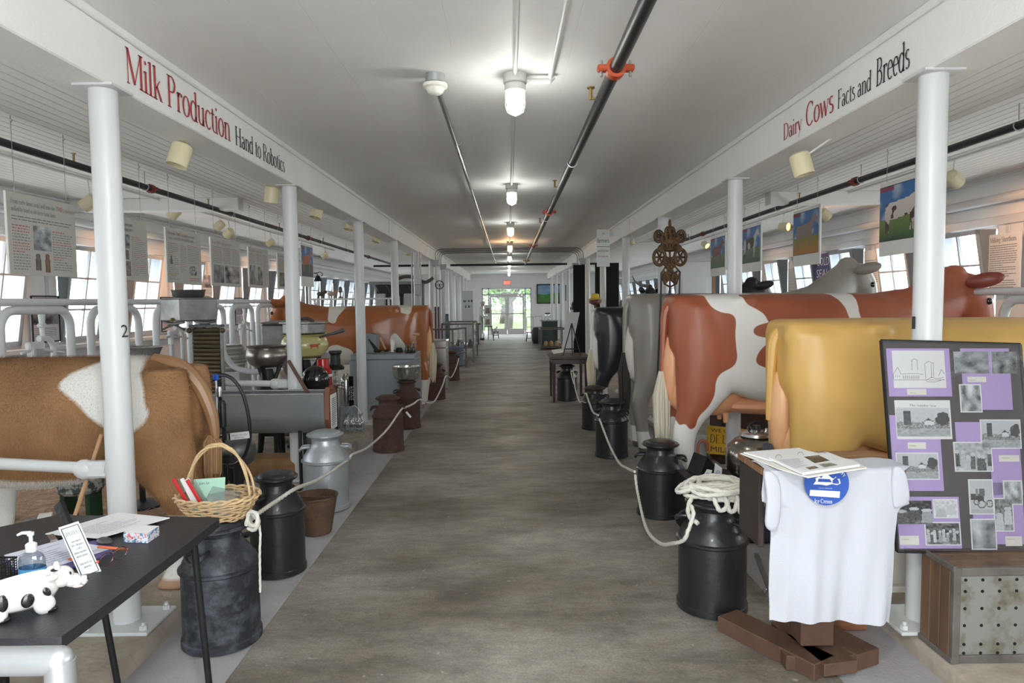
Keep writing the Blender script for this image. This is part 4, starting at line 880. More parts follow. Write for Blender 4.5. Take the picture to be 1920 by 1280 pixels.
# flat cards and clipboard
def slab(name, label, cat, pxs, z, th, m, parent=None, lift=0):
    P_ = [atZ(a, b, z) for a, b in pxs]; mb = MB(); n = len(P_)
    ar = sum(P_[i].x*P_[(i+1) % n].y-P_[(i+1) % n].x*P_[i].y for i in range(n)); P_ = P_ if ar > 0 else P_[::-1]
    mb.v = [p-Vector((0,0,th)) for p in P_]+[p.copy() for p in P_]; mb.f = [tuple(range(n))[::-1], tuple(range(n, 2*n))]+[(i, (i+1) % n, n+(i+1) % n, n+i) for i in range(n)]
    o = mb.build(name, m, parent, smooth=0); return tag(o, label, cat) if label else o
def wordbars(mb, S_, rows, u0, u1, v0, v1, h=.4, rr=None, fill=.9, seed=0, ragged=.15):
    rr = rr or random.Random(seed); dv = (v1-v0)/rows
    for k in range(rows):
        v = v0+dv*(k+.5); u = u0; end = u1-(u1-u0)*(rr.uniform(0, ragged) if rr.random() < .8 else rr.uniform(.2, .6))
        while u < end:
            w = rr.uniform(.03, .11)*(u1-u0) * (1.6 if (u1-u0) < .35 else 1); w = min(w, end-u)
            if w > .01*(u1-u0): mb.add([S_(u, v-dv*h/2), S_(u+w, v-dv*h/2), S_(u+w, v+dv*h/2), S_(u, v+dv*h/2)], [(0,1,2,3)])
            u += w+.010*(1 if (u1-u0) > .4 else 1.2)
t = thing('clipboard', 'purple clipboard with handwritten sign-in sheets on the black table', 'clipboard', tuple(atZ(110,1040,ZT)))
slab('board', None, None, [(8,1048),(200,1008),(212,1035),(110,1072),(30,1075)], ZT+.006, .005, mat('purple_plastic', (.10,.07,.25), .4), t)
slab('sheet', None, None, [(8,1040),(120,1010),(208,1027),(100,1062),(28,1066)], ZT+.010, .003, mat('lined_paper', (.70,.72,.84), .6), t)
mb = MB()
def S2(u, v):
    a = atZ(20,1042,ZT+.0106); b = atZ(112,1015,ZT+.0106); c = atZ(202,1028,ZT+.0106); d = atZ(100,1060,ZT+.0106)
    return (a*(1-u)+b*u)*(1-v)+(d*(1-u)+c*u)*v
wordbars(mb, S2, 9, .05, .95, .05, .95, .25, seed=4, ragged=.5); mb.build('handwriting', mat('grey_ink', (.35,.34,.45), .6), t, smooth=0)
slab('clip', None, None, [(88,1003),(100,1000),(108,1010),(94,1013)], ZT+.016, .005, steel, t)
t = thing('printed_card', 'large white printed card lying at the far side of the black table', 'card', tuple(atZ(230,985,ZT+.01)))
slab('sheet', None, None, [(85,1000),(222,960),(318,970),(186,1008)], ZT+.014, .003, paper, t)
mb = MB()
def S3(u, v):
    a, b, c, d = [atZ(*q, ZT+.0146) for q in ((120,998),(225,965),(300,972),(190,1003))]
    return (a*(1-u)+b*u)*(1-v)+(d*(1-u)+c*u)*v
wordbars(mb, S3, 10, .05, .95, .08, .92, .25, seed=6, ragged=.4); mb.build('print', mat('grey_ink', (.35,.34,.45), .6), t, smooth=0)
MB().ell(tuple(atZ(196,1014,ZT+.012)), (.035,.02,.012), rot=rotz(-.6)).build('x', dtin).name = 'x0'
q = bpy.data.objects['x0']; q.name = 'stapler'; tag(q, 'small grey stapler behind the DONATIONS sign', 'stapler')
# spectacles
t = thing('reading_glasses', 'reading glasses with orange arms lying on the black table', 'glasses', tuple(atZ(212,1058,ZT)))
org = mat('orange_plastic', (.80,.16,.05), .35); dfr = mat('dark_wire', (.10,.05,.05), .3, .6)
def lensring(c, rx, rz_, tilt):
    u = Vector((math.cos(tilt), math.sin(tilt), 0)); return [c+u*(rx*math.cos(a))+Vector((0,0,1))*(rz_*math.sin(a)) for a in [2*PI*i/24 for i in range(24)]]
g1, g2 = atZ(200,1062,ZT), atZ(226,1050,ZT); g1.z = g2.z = ZT+.022; an = math.atan2((g2-g1).y, (g2-g1).x)
for g in (g1, g2):
    MB().tube(lensring(g, .025, .019, an), .0014, 6, closed=True).build('lens_rim', dfr, t); MB().ell(g, (.0235,.001,.018), rot=rotz(an)).build('lens', clear, t)
MB().tube([g1+(g2-g1)*.42+Vector((0,0,.006)), g1+(g2-g1)*.5+Vector((0,0,.012)), g1+(g2-g1)*.58+Vector((0,0,.006))], .0016, 6).build('bridge', dfr, t)
bk = Vector((-math.sin(an), math.cos(an), 0))
for g, s in ((g1, -1), (g2, 1)):
    e = g+(g2-g1).normalized()*(.026*s); MB().cbox((e+e+bk*.11)/2+Vector((0,0,.002)), (.012,.11,.006), .002, rotz(an)).build('arm', org, t)
# hand sanitiser
b0 = atZ(62, 1088, ZT); t = thing('pump_bottle', 'clear pump bottle of hand sanitiser with a blue label, on the black table', 'bottle', tuple(b0))
MB().lathe([(.0,.0),(.028,.0),(.031,.006),(.031,.062),(.026,.076),(.013,.084),(.012,.088)], b0, 24, axis=Matrix.Diagonal((1.15,.8,1))).build('bottle_body', glassmat('clear_plastic', (.88,.92,.95), .16, .06), t)
MB().lathe([(.0315,.012),(.0315,.040)], b0, 24, axis=Matrix.Diagonal((1.16,.82,1)), close=False).build('blue_label', mat('blue_label', (.10,.38,.72), .4), t)
MB().lathe([(.0,.086),(.0145,.086),(.0145,.106),(.010,.110),(.005,.112),(.005,.130),(.0085,.131),(.009,.140),(.0,.141)], b0, 18).tube([b0+Vector((0,0,.138)), b0+Vector((-.022,-.002,.139)), b0+Vector((-.035,-.003,.133))], [.006,.0045,.0035], 8).build('pump', mat('white_plastic', (.82,.83,.85), .3), t)
# wire mesh cup at the left edge
c0 = atZ(-6, 1092, ZT); t = thing('mesh_cup', 'black wire mesh pen cup at the left edge of the table', 'pen cup', tuple(c0))
mb = MB(); hw = .034
for k in range(9):
    f = -1+2*k/8
    for s in (-1, 1):
        for (a, b) in (((f*hw, s*hw), (f*hw, s*hw)), ((s*hw, f*hw), (s*hw, f*hw))): mb.tube([c0+Vector((a[0],a[1],0)), c0+Vector((b[0],b[1],.058))], .0009, 4)
    z = .058*k/8; mb.tube([c0+Vector((x, y, z)) for x, y in ((-hw,-hw),(hw,-hw),(hw,hw),(-hw,hw))], .0009, 4, closed=True)
o = mb.build('wire_mesh', castiron, t); o['kind'] = 'stuff'
for z in (.001, .06): MB().tube([c0+Vector((x, y, z)) for x, y in ((-hw,-hw),(hw,-hw),(hw,hw),(-hw,hw))], .003, 6, closed=True).build('rim_wire', castiron, t)
MB().box(c0+Vector((0,0,.002)), (2*hw,2*hw,.002)).build('base', castiron, t)
# black display stand behind the clipboard
t = thing('phone_stand', 'small tilted black stand standing behind the clipboard', 'stand', tuple(atZ(118,1000,ZT)))
A_, B_, C2, D2 = [atY(*q) for q in ((118,992,2.34),(131,985,2.34),(112,938,2.38),(100,950,2.38))]
mb = MB(); panel(mb, [A_,B_,C2,D2], .02, (B_-A_).cross(D2-A_).normalized()*(1 if (B_-A_).cross(D2-A_).dot(CAM-A_) > 0 else -1)); mb.build('panel', castiron, t); MB().cbox(atZ(124,1003,ZT+.004), (.05,.05,.008), .002).build('foot', castiron, t)
# cow shaped planter
ceram = mat('glazed_white', (.80,.78,.74), .12, coat=.6); cblk = mat('glazed_black', (.01,.01,.012), .08, coat=.8)
p0 = atZ(56, 1147, ZT); t = thing('cow_planter', 'glossy white ceramic cow shaped bowl with black spots, on the black table', 'planter', (p0.x, p0.y, ZT))
O = Vector((p0.x, p0.y, ZT)); dirx = (atZ(150,1120,ZT)-atZ(20,1151,ZT)).normalized(); Rm = Matrix((dirx, Vector((0,0,1)).cross(dirx), Vector((0,0,1)))).transposed()
def L3(x, y, z): return O + Rm @ Vector((x, y, z))
mb = MB(); n = 28; prof = [(.0,.014),(.55,.016),(.82,.026),(.97,.048),(1.0,.066),(.99,.082),(.96,.088),(.92,.084),(.86,.060),(.5,.045),(.0,.045)]
for fr, z in prof:
    for k in range(n):
        a = 2*PI*k/n; mb.v.append(L3(-.02+.088*fr*math.cos(a), .045*fr*math.sin(a), z+(.006*math.cos(a) if z > .06 else 0)))
for i in range(len(prof)-1):
    for k in range(n): mb.f.append((i*n+k, i*n+(k+1) % n, (i+1)*n+(k+1) % n, (i+1)*n+k))
mb.build('bowl', ceram, t, smooth=60)
MB().ell(L3(.072,0,.074), (.028,.027,.028), rot=Rm).ell(L3(.095,0,.058), (.026,.023,.018), rot=Rm @ roty(.35)).tube([L3(.112,0,.053), L3(.122,0,.050), L3(.127,0,.048)], [.013,.014,.008], 12).ell(L3(.062,-.012,.102), (.0075,.0075,.010), rot=Rm).ell(L3(.062,.016,.102), (.0075,.0075,.010), rot=Rm).build('head', ceram, t)
for s in (-1, 1):
    MB().ell(L3(.050, s*.032, .086), (.012,.018,.009), rot=Rm @ rotz(s*-.5) @ rotx(s*.4)).build('ear', ceram, t)
    MB().ell(L3(.088, s*.0185, .083), (.0035,.002,.006), rot=Rm).build('eye', cblk, t); MB().ell(L3(.128, s*.007, .056), (.003,.003,.003), rot=Rm).build('nostril', cblk, t)
    for x in (.030, -.068): MB().ell(L3(x, s*.030, .022), (.024,.016,.026), rot=Rm).build('leg', ceram, t); MB().ell(L3(x+.012, s*.03, .007), (.017,.013,.009), rot=Rm).build('hoof', cblk, t)
MB().ell(L3(.104,-.019,.045), (.012,.004,.004), rot=Rm @ rotz(-.3)).build('mouth', mat('glazed_pink', (.75,.5,.5), .2), t)
def spot(x, z, rx, rz_, rot=0): 
    y = -.045*math.sqrt(max(.02, 1-min(.98, ((x+.02)/.088)**2)))*(.9 if z < .04 else 1.0); return MB().ell(L3(x, y, z), (rx,.004,rz_), rot=Rm @ roty(rot))
for q in ((-.005,.046,.014,.018,.2),(-.055,.052,.012,.022,0),(-.09,.05,.008,.02,0),(.035,.055,.008,.014,-.5)): spot(*q).build('black_spot', cblk, t)
MB().ell(L3(.058,-.010,.0985), (.012,.010,.004), rot=Rm).build('black_spot', cblk, t)
# railing pipe in the corner
rail = mat('brushed_rail', (.60,.62,.65), .32, .75, var=.05, vscale=20)
rp = atY(112, 1238, 1.16); pts = [Vector((-1.6, 1.17, rp.z)), Vector((rp.x-.0, 1.16, rp.z)), Vector((rp.x, 1.16, 0))]
t = thing('hand_railing', 'silver pipe handrail corner at the lower left of the picture', 'railing', (rp.x, 1.16, 0))
MB().tube([Vector((-1.55,1.165,rp.z)), Vector((rp.x-.004,1.16,rp.z))], .0245, 28).build('rail', rail, t); MB().cyl((rp.x,1.16,0), (rp.x,1.16,rp.z), .0245, n=28).ell((rp.x-.002,1.16,rp.z), (.0248,.0248,.0248), 20, 12).build('post', rail, t); MB().cyl((-1.55,1.165,0), (-1.55,1.165,rp.z), .0245, n=20).build('post', rail, t)
# ================================================================ prints and pictures (flat printed matter, coloured per face)
def atPl(px, py, p0, n): d = _ray(px, py); return CAM + d*((Vector(p0)-CAM).dot(n)/d.dot(n))
def picture(name, corners, fn, parent, nu=36, nv=28, off=None, m=None):
    A, B, C_, D = [Vector(p) for p in corners]; n = (B-A).cross(D-A).normalized(); n = n if n.dot(CAM-A) > 0 else -n; o = n*(off or .0012)
    mb = MB(); mb.grid(lambda u, v: (A*(1-u)+B*u)*(1-v)+(D*(1-u)+C_*u)*v+o, nu, nv)
    fc = [fn((i+.5)/nu, (j+.5)/nv) for j in range(nv) for i in range(nu)]
    return mb.build(name, m or colmat('print', .45), parent, smooth=0, fcols=fc)
def N2(u, v, s): return noise.noise(Vector((u, v, s)))
def ph_barn(seed, tint=(.92,.96,1.0)):
    def f(u, v):
        n = N2(u*14, v*14, seed)*.16; h = .5+.08*N2(u*5, 0, seed)
        if v < h: g = .62-.1*v+n*.3
        elif v < h+.22: g = .16+abs(N2(u*30, v*30, seed+2))*.7
        else: g = .42+n
        if .14 < u < .27 and .14 < v < .6: g = .10+n*.4
        if .13 < u < .28 and .10 < v < .15: g = .05
        if .52 < u < .70 and .35+abs(u-.61)*1.2 < v < .58: g = .72 if v > .42+abs(u-.61)*.6 else .08
        if math.hypot((u-.87)/.13, (v-.38)/.24) < 1+.3*N2(u*9, v*9, seed): g = .06+abs(n)*.5
        return tuple(max(.01, g)*t for t in tint)
    return f
def ph_people(seed, k=6, bgd=.22, tint=(.92,.96,1.0)):
    r_ = random.Random(seed); P = [((i+.5)/k+r_.uniform(-.03,.03), .36+r_.uniform(-.1,.12), r_.choice((.55,.65,.12,.08,.4))) for i in range(k)]
    def f(u, v):
        g = bgd+N2(u*9, v*9, seed)*.25+(.12 if v > .75 else 0)
        for x, y, c in P:
            if abs(u-x) < .36/k+.25/k*(v-y) and v > y+.10 and v < y+.55: g = c+N2(u*20, v*20, seed)*.15
            if math.hypot((u-x)*k*.8/1.6, (v-y-.04)*3.2) < .22: g = .62
        return tuple(max(.01, g)*t for t in tint)
    return f
def ph_plain(seed, a=.2, b=.65, sc_=4, tint=(.9,.95,1.0)):
    def f(u, v):
        g = (a+b)/2+(b-a)*.9*N2(u*sc_, v*sc_, seed)+.12*N2(u*sc_*4, v*sc_*4, seed); g = g*(1.15-.4*v)
        return tuple(max(.01, min(.8, g))*t for t in tint)
    return f
def ph_cart(u, v):
    g = .6+.05*N2(u*9, v*9, 3)
    for cx, cy_, r_ in ((.5,.72,.17),(.86,.70,.14),(.28,.66,.12)):
        d = math.hypot(u-cx, (v-cy_)*1.4)
        if abs(d-r_) < .02 or (d < r_ and (abs(math.sin(4*math.atan2(v-cy_, u-cx))) < .16)): g = .08
    if .02 < u < .62 and .42 < v < .58: g = .07
    if .42 < u < .66 and .24 < v < .46: g = .16
    if .24 < u < .36 and .26 < v < .48: g = .3
    if v > .88: g = .5
    return (g*.93, g*.97, g)
# ---------------------------------------------------------------- photo board
lilac = mat('lilac_paper', (.46,.34,.66), .55); felt = mat('brown_felt', (.075,.062,.066), .75, var=.15, vscale=40)
n0 = Vector((0, -1, .13)).normalized(); bp = Vector((1.55, 2.72, .48)); n0 = Vector((0, -(1.31-.48), (2.83-2.72))).normalized()
pb = thing('photo_board', 'framed display board of old photographs on lilac paper, leaning above the crate', 'display board', (1.84, 2.76, .46))
def BP(px, py): return atPl(px, py, bp, n0)
TLb, TRb, BLb = BP(1652, 638), BP(1912, 645), BP(1682, 1033); BRb = BLb+(TRb-TLb)*.98
def onboard(name, quadpx, th, m, lift=0., lab=None):
    P_ = [BP(*q)+n0*(lift+th) for q in quadpx]; mb = MB(); panel(mb, P_, th, n0 if (P_[1]-P_[0]).cross(P_[3]-P_[0]).dot(n0) > 0 else n0); o = mb.build(name, m, pb, smooth=0)
    if lab: o['label'] = lab
    return o
mb = MB(); panel(mb, [BLb, BRb, TRb, TLb], .012, n0); mb.build('backing', felt, pb, smooth=0)
for a, b in ((TLb,TRb),(TRb,BRb),(BRb,BLb),(BLb,TLb)): MB().tube([a, b], .0075, 4).build('frame_rail', castiron, pb, smooth=0)
def rect(x0, y0, x1, y1, sk=0.): return [(x0+sk*(y1-y0), y1), (x1+sk*(y1-y0), y1), (x1, y0), (x0, y0)]
K = .07
for q in ((1661,653,1779,743),(1667,778,1760,920),(1800,653,1891,768),(1790,791,1836,828),(1855,838,1912,928),(1680,931,1797,1028),(1860,904,1915,1020),(1824,964,1870,975)):
    onboard('lilac_sheet', rect(*q, K), .0012, lilac, .0)
for (x0,y0,x1,y1), fn, wh in (((1671,657,1769,727), None, 0), ((1676,750,1780,823), ph_barn(1), 1), ((1678,848,1758,899), ph_barn(7), 1), ((1787,659,1851,700), ph_plain(3, .05, .5, 3), 0), ((1857,659,1905,700), ph_plain(5, .05, .4, 4), 0),
    ((1797,720,1838,773), ph_plain(9, .15, .75, 3), 1), ((1836,786,1912,841), ph_barn(12), 1), ((1786,828,1858,884), ph_people(4, 7, .45), 1), ((1814,898,1860,964), ph_cart, 1), ((1861,933,1898,996), ph_people(8, 2, .25), 1),
    ((1879,900,1915,946), ph_plain(15, .25, .8, 3), 1), ((1678,938,1745,982), ph_people(21, 3, .04), 0), ((1748,935,1794,971), ph_people(2, 2, .7), 1), ((1732,978,1799,1022), ph_people(30, 9, .12), 1), ((1818,972,1866,1030), ph_plain(17, .15, .65, 2), 1)):
    r4 = rect(x0, y0, x1, y1, K if x0 < 1800 else K*.8)
    onboard('photo_print', r4, .0015, paper, .0014)
    if fn:
        b_ = 2.2*wh; r5 = rect(x0+b_, y0+b_+(13 if (x0, y0) == (1676, 750) else 0), x1-b_, y1-b_-(3 if (x0,y0) == (1676,750) else 0), K if x0 < 1800 else K*.8)
        P_ = [BP(*q)+n0*.003 for q in (r5[3], r5[2], r5[1], r5[0])]; picture('image', P_, fn, pb, 44, 32)
for (x0,y0,x1,y1) in ((1700,729,1736,740),(1701,829,1735,841),(1813,706,1848,716),(1872,853,1910,865),(1686,1004,1722,1021),(1884,1005,1915,1023)):
    onboard('caption_card', rect(x0, y0, x1, y1, K), .001, cream, .0014)
ink = mat('print_ink', (.07,.07,.075), .6); redink = mat('red_ink', (.48,.06,.05), .6)
bu = (BRb-BLb).normalized(); bv = (TLb-BLb).normalized()
mb = MB(); put_text(mb, 'The Sunday Star', BP(1704, 761)+n0*.0032, bu, bv, .0085, .113)
def LN(pts, w=.0007):
    Q_ = [BP(*q)+n0*.0032 for q in pts]
    for a, b in zip(Q_, Q_[1:]):
        d = (b-a).cross(n0).normalized()*w; mb.add([a-d, b-d, b+d, a+d], [(0,1,2,3)])
LN([(1677,764),(1779,765)], .0003)
# pen drawing of the dairy barn
for L_ in ([(1674,702),(1682,688),(1689,701)], [(1674,702),(1675,710)], [(1689,701),(1718,700),(1730,702)], [(1675,712),(1770,712)], [(1709,676),(1709,694)], [(1718,676),(1720,693)], [(1707,677),(1713,672),(1720,676)], [(1733,684),(1735,710)], [(1745,682),(1746,709)], [(1732,683),(1740,677),(1748,681)], [(1749,679),(1750,706)], [(1759,705),(1764,692),(1770,701)], [(1736,713),(1745,707),(1758,710),(1768,707)], [(1736,715),(1752,716),(1769,711)]): LN(L_, .0008)
for k in range(9): LN([(1693+k*3.6, 704),(1693.3+k*3.6, 710)], .0011)
for k in range(3): LN([(1679+k*3.5, 703),(1679+k*3.5, 707)], .0007)
for s_, x, y, w in (("Martin's Dairy",1706,737,.026),('The 1930 Milk Farms',1704,836,.030),('Bordens to the Barn',1816,713,.030),('The Dairy Cottage',1877,859,.034),('The Harold Family',1690,1011,.030),('A Dairy Family - At The',1888,1011,.03)):
    put_text(mb, s_, BP(x, y)+n0*.0032, bu, bv, .0042, w)
mb.build('printed_words', ink, pb, smooth=0)
mb = MB(); panel(mb, [BLb+n0*.010, BRb+n0*.010, TRb+n0*.010, TLb+n0*.010], .001, n0); mb.build('cover_glass', glassmat('board_glass', (1,1,1), .035, .02), pb, smooth=0)
# ---------------------------------------------------------------- crate under the board
oldwood = mat('old_brown_wood', (.20,.115,.065), .7, col2=(.085,.045,.028), vscale=9, bump=.4, bscale=30, stretch=(1,1,.15)); greywood = mat('grey_weathered_wood', (.16,.145,.125), .75, col2=(.085,.075,.065), vscale=8, bump=.4, bscale=40)
zinc = mat('stained_zinc', (.34,.35,.32), .5, .5, col2=(.17,.135,.085), vscale=9, bump=.2, bscale=40, thr=(.30,.52))
ck = thing('storage_crate', 'old wooden crate with perforated zinc front, below the photo board', 'crate', (1.96, 2.78, ZK)); cx0, cx1, cy0, cy1, cz0, cz1 = 1.700, 2.18, 2.54, 2.755, ZK, .455
for x in (cx0+.014, cx1-.014): MB().cbox((x, cy0+.01, (cz0+cz1)/2), (.028, .022, cz1-cz0), .003).build('front_post', greywood, ck)
for z in (cz0+.016, cz1-.016): MB().cbox(((cx0+cx1)/2, cy0+.012, z), (cx1-cx0-.056, .020, .032), .003).build('front_rail', greywood, ck)
zp = MB().box(((cx0+cx1)/2, cy0+.014, (cz0+cz1)/2), (cx1-cx0-.05, .004, cz1-cz0-.06)).build('zinc_panel', zinc, ck, smooth=0)
hole = MB()
for i in range(7):
    for z in (.115,.15,.225,.292,.360,.405): hole.cyl((cx0+.052+.066*i, cy0+.0125, z), (cx0+.052+.066*i, cy0+.0110, z), .0065, n=10)
o = hole.build('punched_holes', mat('hole_dark', (.006,.005,.005), .9), ck, smooth=0); o['kind'] = 'stuff'
for k in range(3):
    w = (cy1-cy0-.03)/3; MB().cbox((cx0+.008, cy0+.025+w*(k+.5), (cz0+cz1)/2), (.014, w-.002, cz1-cz0-.004), .002).build('side_plank', oldwood, ck); MB().cbox((cx1-.008, cy0+.025+w*(k+.5), (cz0+cz1)/2), (.014, w-.002, cz1-cz0-.004), .002).build('side_plank', oldwood, ck)
    MB().cbox(((cx0+cx1)/2, cy0+.025+w*(k+.5), cz1-.008), (cx1-cx0-.034, w-.002, .014), .002).build('top_plank', oldwood, ck)
for y, z in ((cy0+.02, cz1-.004), (cy0+.02, cz0+.01)): MB().cbox((cx0+.002, (cy0+cy1)/2, z), (.012, cy1-cy0, .022), .002).build('edge_batten', greywood, ck)
MB().box(((cx0+cx1)/2, cy1-.006, (cz0+cz1)/2), (cx1-cx0-.04, .012, cz1-cz0-.01)).build('back', oldwood, ck)
# white panels of the stall behind the pillar
t = tag(MB().cbox((1.86, 3.12, .30), (.32,.03,.36), .004).cbox((1.86,3.10,.14), (.34,.06,.03), .004).build('stall_guard', mat('dull_cream', (.50,.47,.40), .6, var=.1)), 'pale low guard panel behind the nearest right pillar', 'panel')
# ---------------------------------------------------------------- rustic stand with t-shirt
tim = mat('dark_timber', (.13,.068,.042), .6, col2=(.075,.038,.026), vscale=7, bump=.35, bscale=25, stretch=(1,.25,1)); desk_w = mat('desk_wood', (.30,.16,.075), .5, col2=(.17,.085,.045), vscale=5, bump=.15, bscale=25, stretch=(.2,1,1))
sd_ = thing('lectern_stand', 'rustic timber stand with crossed feet and a flat top, carrying the white t-shirt', 'stand', (1.24, 2.72, 0))
def timber(nm, a, b, w, h, z, m=tim):
    a, b = Vector(a), Vector(b); d = b-a; an = math.atan2(d.y, d.x); return MB().cbox(((a.x+b.x)/2, (a.y+b.y)/2, z+h/2), (d.length, w, h), .003, rotz(an)).build(nm, m, sd_)
timber('foot_timber', (.985,3.02), (1.235,2.60), .13, .068, .0); timber('foot_timber', (1.28,3.02), (1.44,2.66), .13, .068, .0)
timber('foot_timber', (1.29,2.58), (1.22,2.94), .145, .05, .018)
MB().cbox((1.25, 2.72, .034), (.30,.16,.06), .004).build('hub_block', tim, sd_); MB().cbox((1.245, 2.74, .46), (.135,.11,.76), .004).build('post', tim, sd_)
for k in range(3): MB().cbox((1.22, 2.52+.088*(k+.5), .848), (.55,.087,.028), .003).build('desk_board', desk_w, sd_)
MB().cbox((.96, 2.66, .69), (.022,.22,.29), .003).build('side_board', mat('near_black_wood', (.035,.022,.018), .6, var=.3, stretch=(1,1,.2)), sd_)
MB().cbox((1.22, 2.74, .80), (.50,.03,.07), .003).build('cleat', tim, sd_)
tag(MB().cbox((1.50, 3.02, .028), (.20,.10,.056), .003).build('wood_block', mat('orange_brown_wood', (.32,.13,.06), .6, var=.2, bump=.4)), 'short orange brown wood block on the floor behind the timber feet', 'block')
# t-shirt: cloth sheet falling over the front edge
cloth = mat('white_cotton', (.53,.54,.585), .85, bump=.25, bscale=180)
ts = thing('t_shirt', 'white t-shirt with a round blue emblem draped over the front of the timber stand', 't-shirt', (1.22, 2.50, .32))
YT = 2.488
outl = {0:(1431,1690), }
rowsv = [(877,1432,1692),(884,1432,1696),(900,1433,1700),(930,1434,1704),(945,1435,1706),(950,1450,1690),(960,1451,1684),(1010,1452,1681),(1060,1450,1679),(1110,1450,1676),(1140,1451,1673),(1160,1450,1671),(1168,1450,1670)]
NR, NC = 60, 44; mb = MB(); zs = []
def rowat(py):
    for a, b in zip(rowsv, rowsv[1:]):
        if a[0] <= py <= b[0]:
            f = (py-a[0])/(b[0]-a[0]); return a[1]+(b[1]-a[1])*f, a[2]+(b[2]-a[2])*f
    return rowsv[-1][1:]
topz = .8635
for j in range(NR+1):
    v = j/NR
    if v < .14:       # the part lying on the board
        f = v/.14; y = 2.60-.115*f; zz = topz+.006
        for i in range(NC+1):
            u = i/NC; x0, x1 = .945, 1.49; mb.v.append(Vector((x0+(x1-x0)*u-.01*(1-f)+(.03*f-.02)*math.sin(u*3.14), y+.02*math.sin(u*3.14)*(1-f), zz+.002*math.sin(u*23)+.0035*math.sin(u*9+f*4))))
    else:
        f = (v-.14)/.86; py = 879+f*(1167-879); xl, xr = rowat(py)
        drop = min(1, f*6)
        for i in range(NC+1):
            u = i/NC; px_ = xl+(xr-xl)*u; hem = 2.5*math.sin(u*9+1)*f if i not in (0, NC) else 4*f
            p = atY(px_, py+hem, YT-.02)
            fold = (.013*math.sin(u*13+.6*math.sin(f*3))*(.25+f*.9)+.007*math.sin(u*31+f*2)*f+.009*N2(u*5, f*3, 1))*drop
            if u < .12: fold += .03*(.12-u)/.12*drop
            p.y += fold; mb.v.append(p)
for j in range(NR):
    for i in range(NC):
        a = j*(NC+1)+i; mb.f.append((a, a+NC+1, a+NC+2, a+1))
shirt = mb.build('shirt_body', cloth, ts, smooth=80)
def strip(nm, pts):   # sleeves: small hanging tubes of cloth
    m_ = MB(); m_.v = [Vector(p) for p in pts]; return m_
for nm, L_ in (('sleeve', [(1432,878),(1436,905),(1441,950),(1432,992),(1456,1003),(1464,975),(1467,930),(1464,890)]), ('sleeve', [(1672,874),(1690,874),(1701,884),(1706,915),(1711,946),(1681,957),(1676,950)])):
    P_ = [atY(a, b, YT-.035) for a, b in L_]; c = sum(P_, Vector())/len(P_); m_ = MB(); n = len(P_)
    m_.v = P_+[c+Vector((0,-.004,0))]+[p+Vector((0,.014,0)) for p in P_]; m_.f = [(i, (i+1) % n, n) for i in range(n)]+[((i+1) % n, i, n+1+i, n+1+(i+1) % n) for i in range(n)]
    o = m_.build(nm, cloth, ts, smooth=80); md = o.modifiers.new('s', 'SUBSURF'); md.levels = 2; md.render_levels = 2
# emblem printed on the shirt
Yp = YT-.0475; navy = mat('print_blue', (.025,.085,.38), .7); whp = mat('print_white', (.85,.86,.9), .7)
def EP(px, py, d=0.): return atY(px, py, Yp-d)
def flat(px_poly, m, nm, d): m_ = MB(); m_.v = [EP(a, b, d) for a, b in px_poly]; m_.f = [tuple(range(len(px_poly)))]; return m_.build(nm, m, ts, smooth=0)
m_ = MB(); cc_ = (1550, 904)
disc = [(1550+42*math.cos(a), max(881, 906+41*math.sin(a))) for a in [2*PI*i/48 for i in range(48)]]
flat(disc, navy, 'emblem', 0)
flat([(1519,918),(1575,921),(1574,933),(1518,929)], whp, 'emblem_bar', .0006)
m_ = MB(); ex_ = EP(1560,940)-EP(1520,938.5); put_text(m_, 'Ice Cream', EP(1527,942.5,.0006), ex_, (0,0,1), .0155, .066); put_text(m_, 'COUNTY, MARYLAND', EP(1535,915.5,.0006), ex_, (0,0,1), .0035, .05)
m_.build('emblem_words', whp, ts, smooth=0)
m_ = MB(); put_text(m_, 'ery', EP(1574,885,.0006), (EP(1584,896)-EP(1574,886)), (EP(1584,880)-EP(1576,889)), .014, .026); m_.build('emblem_words', whp, ts, smooth=0)
flat([(1525,908),(1530,901),(1529,896),(1536,893),(1540,896),(1544,890),(1549,886),(1554,891),(1560,896),(1564,897),(1567,893),(1569,898),(1574,897),(1576,906),(1570,909),(1560,907),(1550,910),(1538,908)], whp, 'emblem_farm', .0006)
for q in ([(1533,903),(1535,897),(1556,898),(1560,904)], [(1561,906),(1561,900),(1567,895),(1573,901),(1573,907)]): flat(q, navy, 'emblem_roof', .0010)
# ring binder on top
t = thing('ring_binder', 'open white ring binder with printed pages lying on the timber stand', 'binder', (1.13, 2.60, .87))
zb = .878
def Z(px, py, z): return atZ(px, py, z)
slab('cover', None, None, [(1388,849),(1497,841),(1600,862),(1625,876),(1515,894),(1460,878)], zb, .004, cream, t)
slab('page', None, None, [(1394,847),(1498,839),(1530,850),(1445,862)], zb+.008, .006, paper, t)
pg = slab('page', None, None, [(1442,857),(1552,847),(1612,870),(1505,886)], zb+.012, .009, paper, t)
def S4(q):
    P4 = [Z(a, b, zb+.0124) for a, b in q]
    return lambda u, v: (P4[0]*(1-u)+P4[1]*u)*(1-v)+(P4[3]*(1-u)+P4[2]*u)*v
def picz(q, fn, nm='photo'): P4 = [Z(a, b, zb+.0124) for a, b in q]; m_ = MB(); s4 = S4(q); m_.grid(s4, 16, 10); return m_.build(nm, colmat('print'), t, smooth=0, fcols=[fn((i+.5)/16, (j+.5)/10) for j in range(10) for i in range(16)])
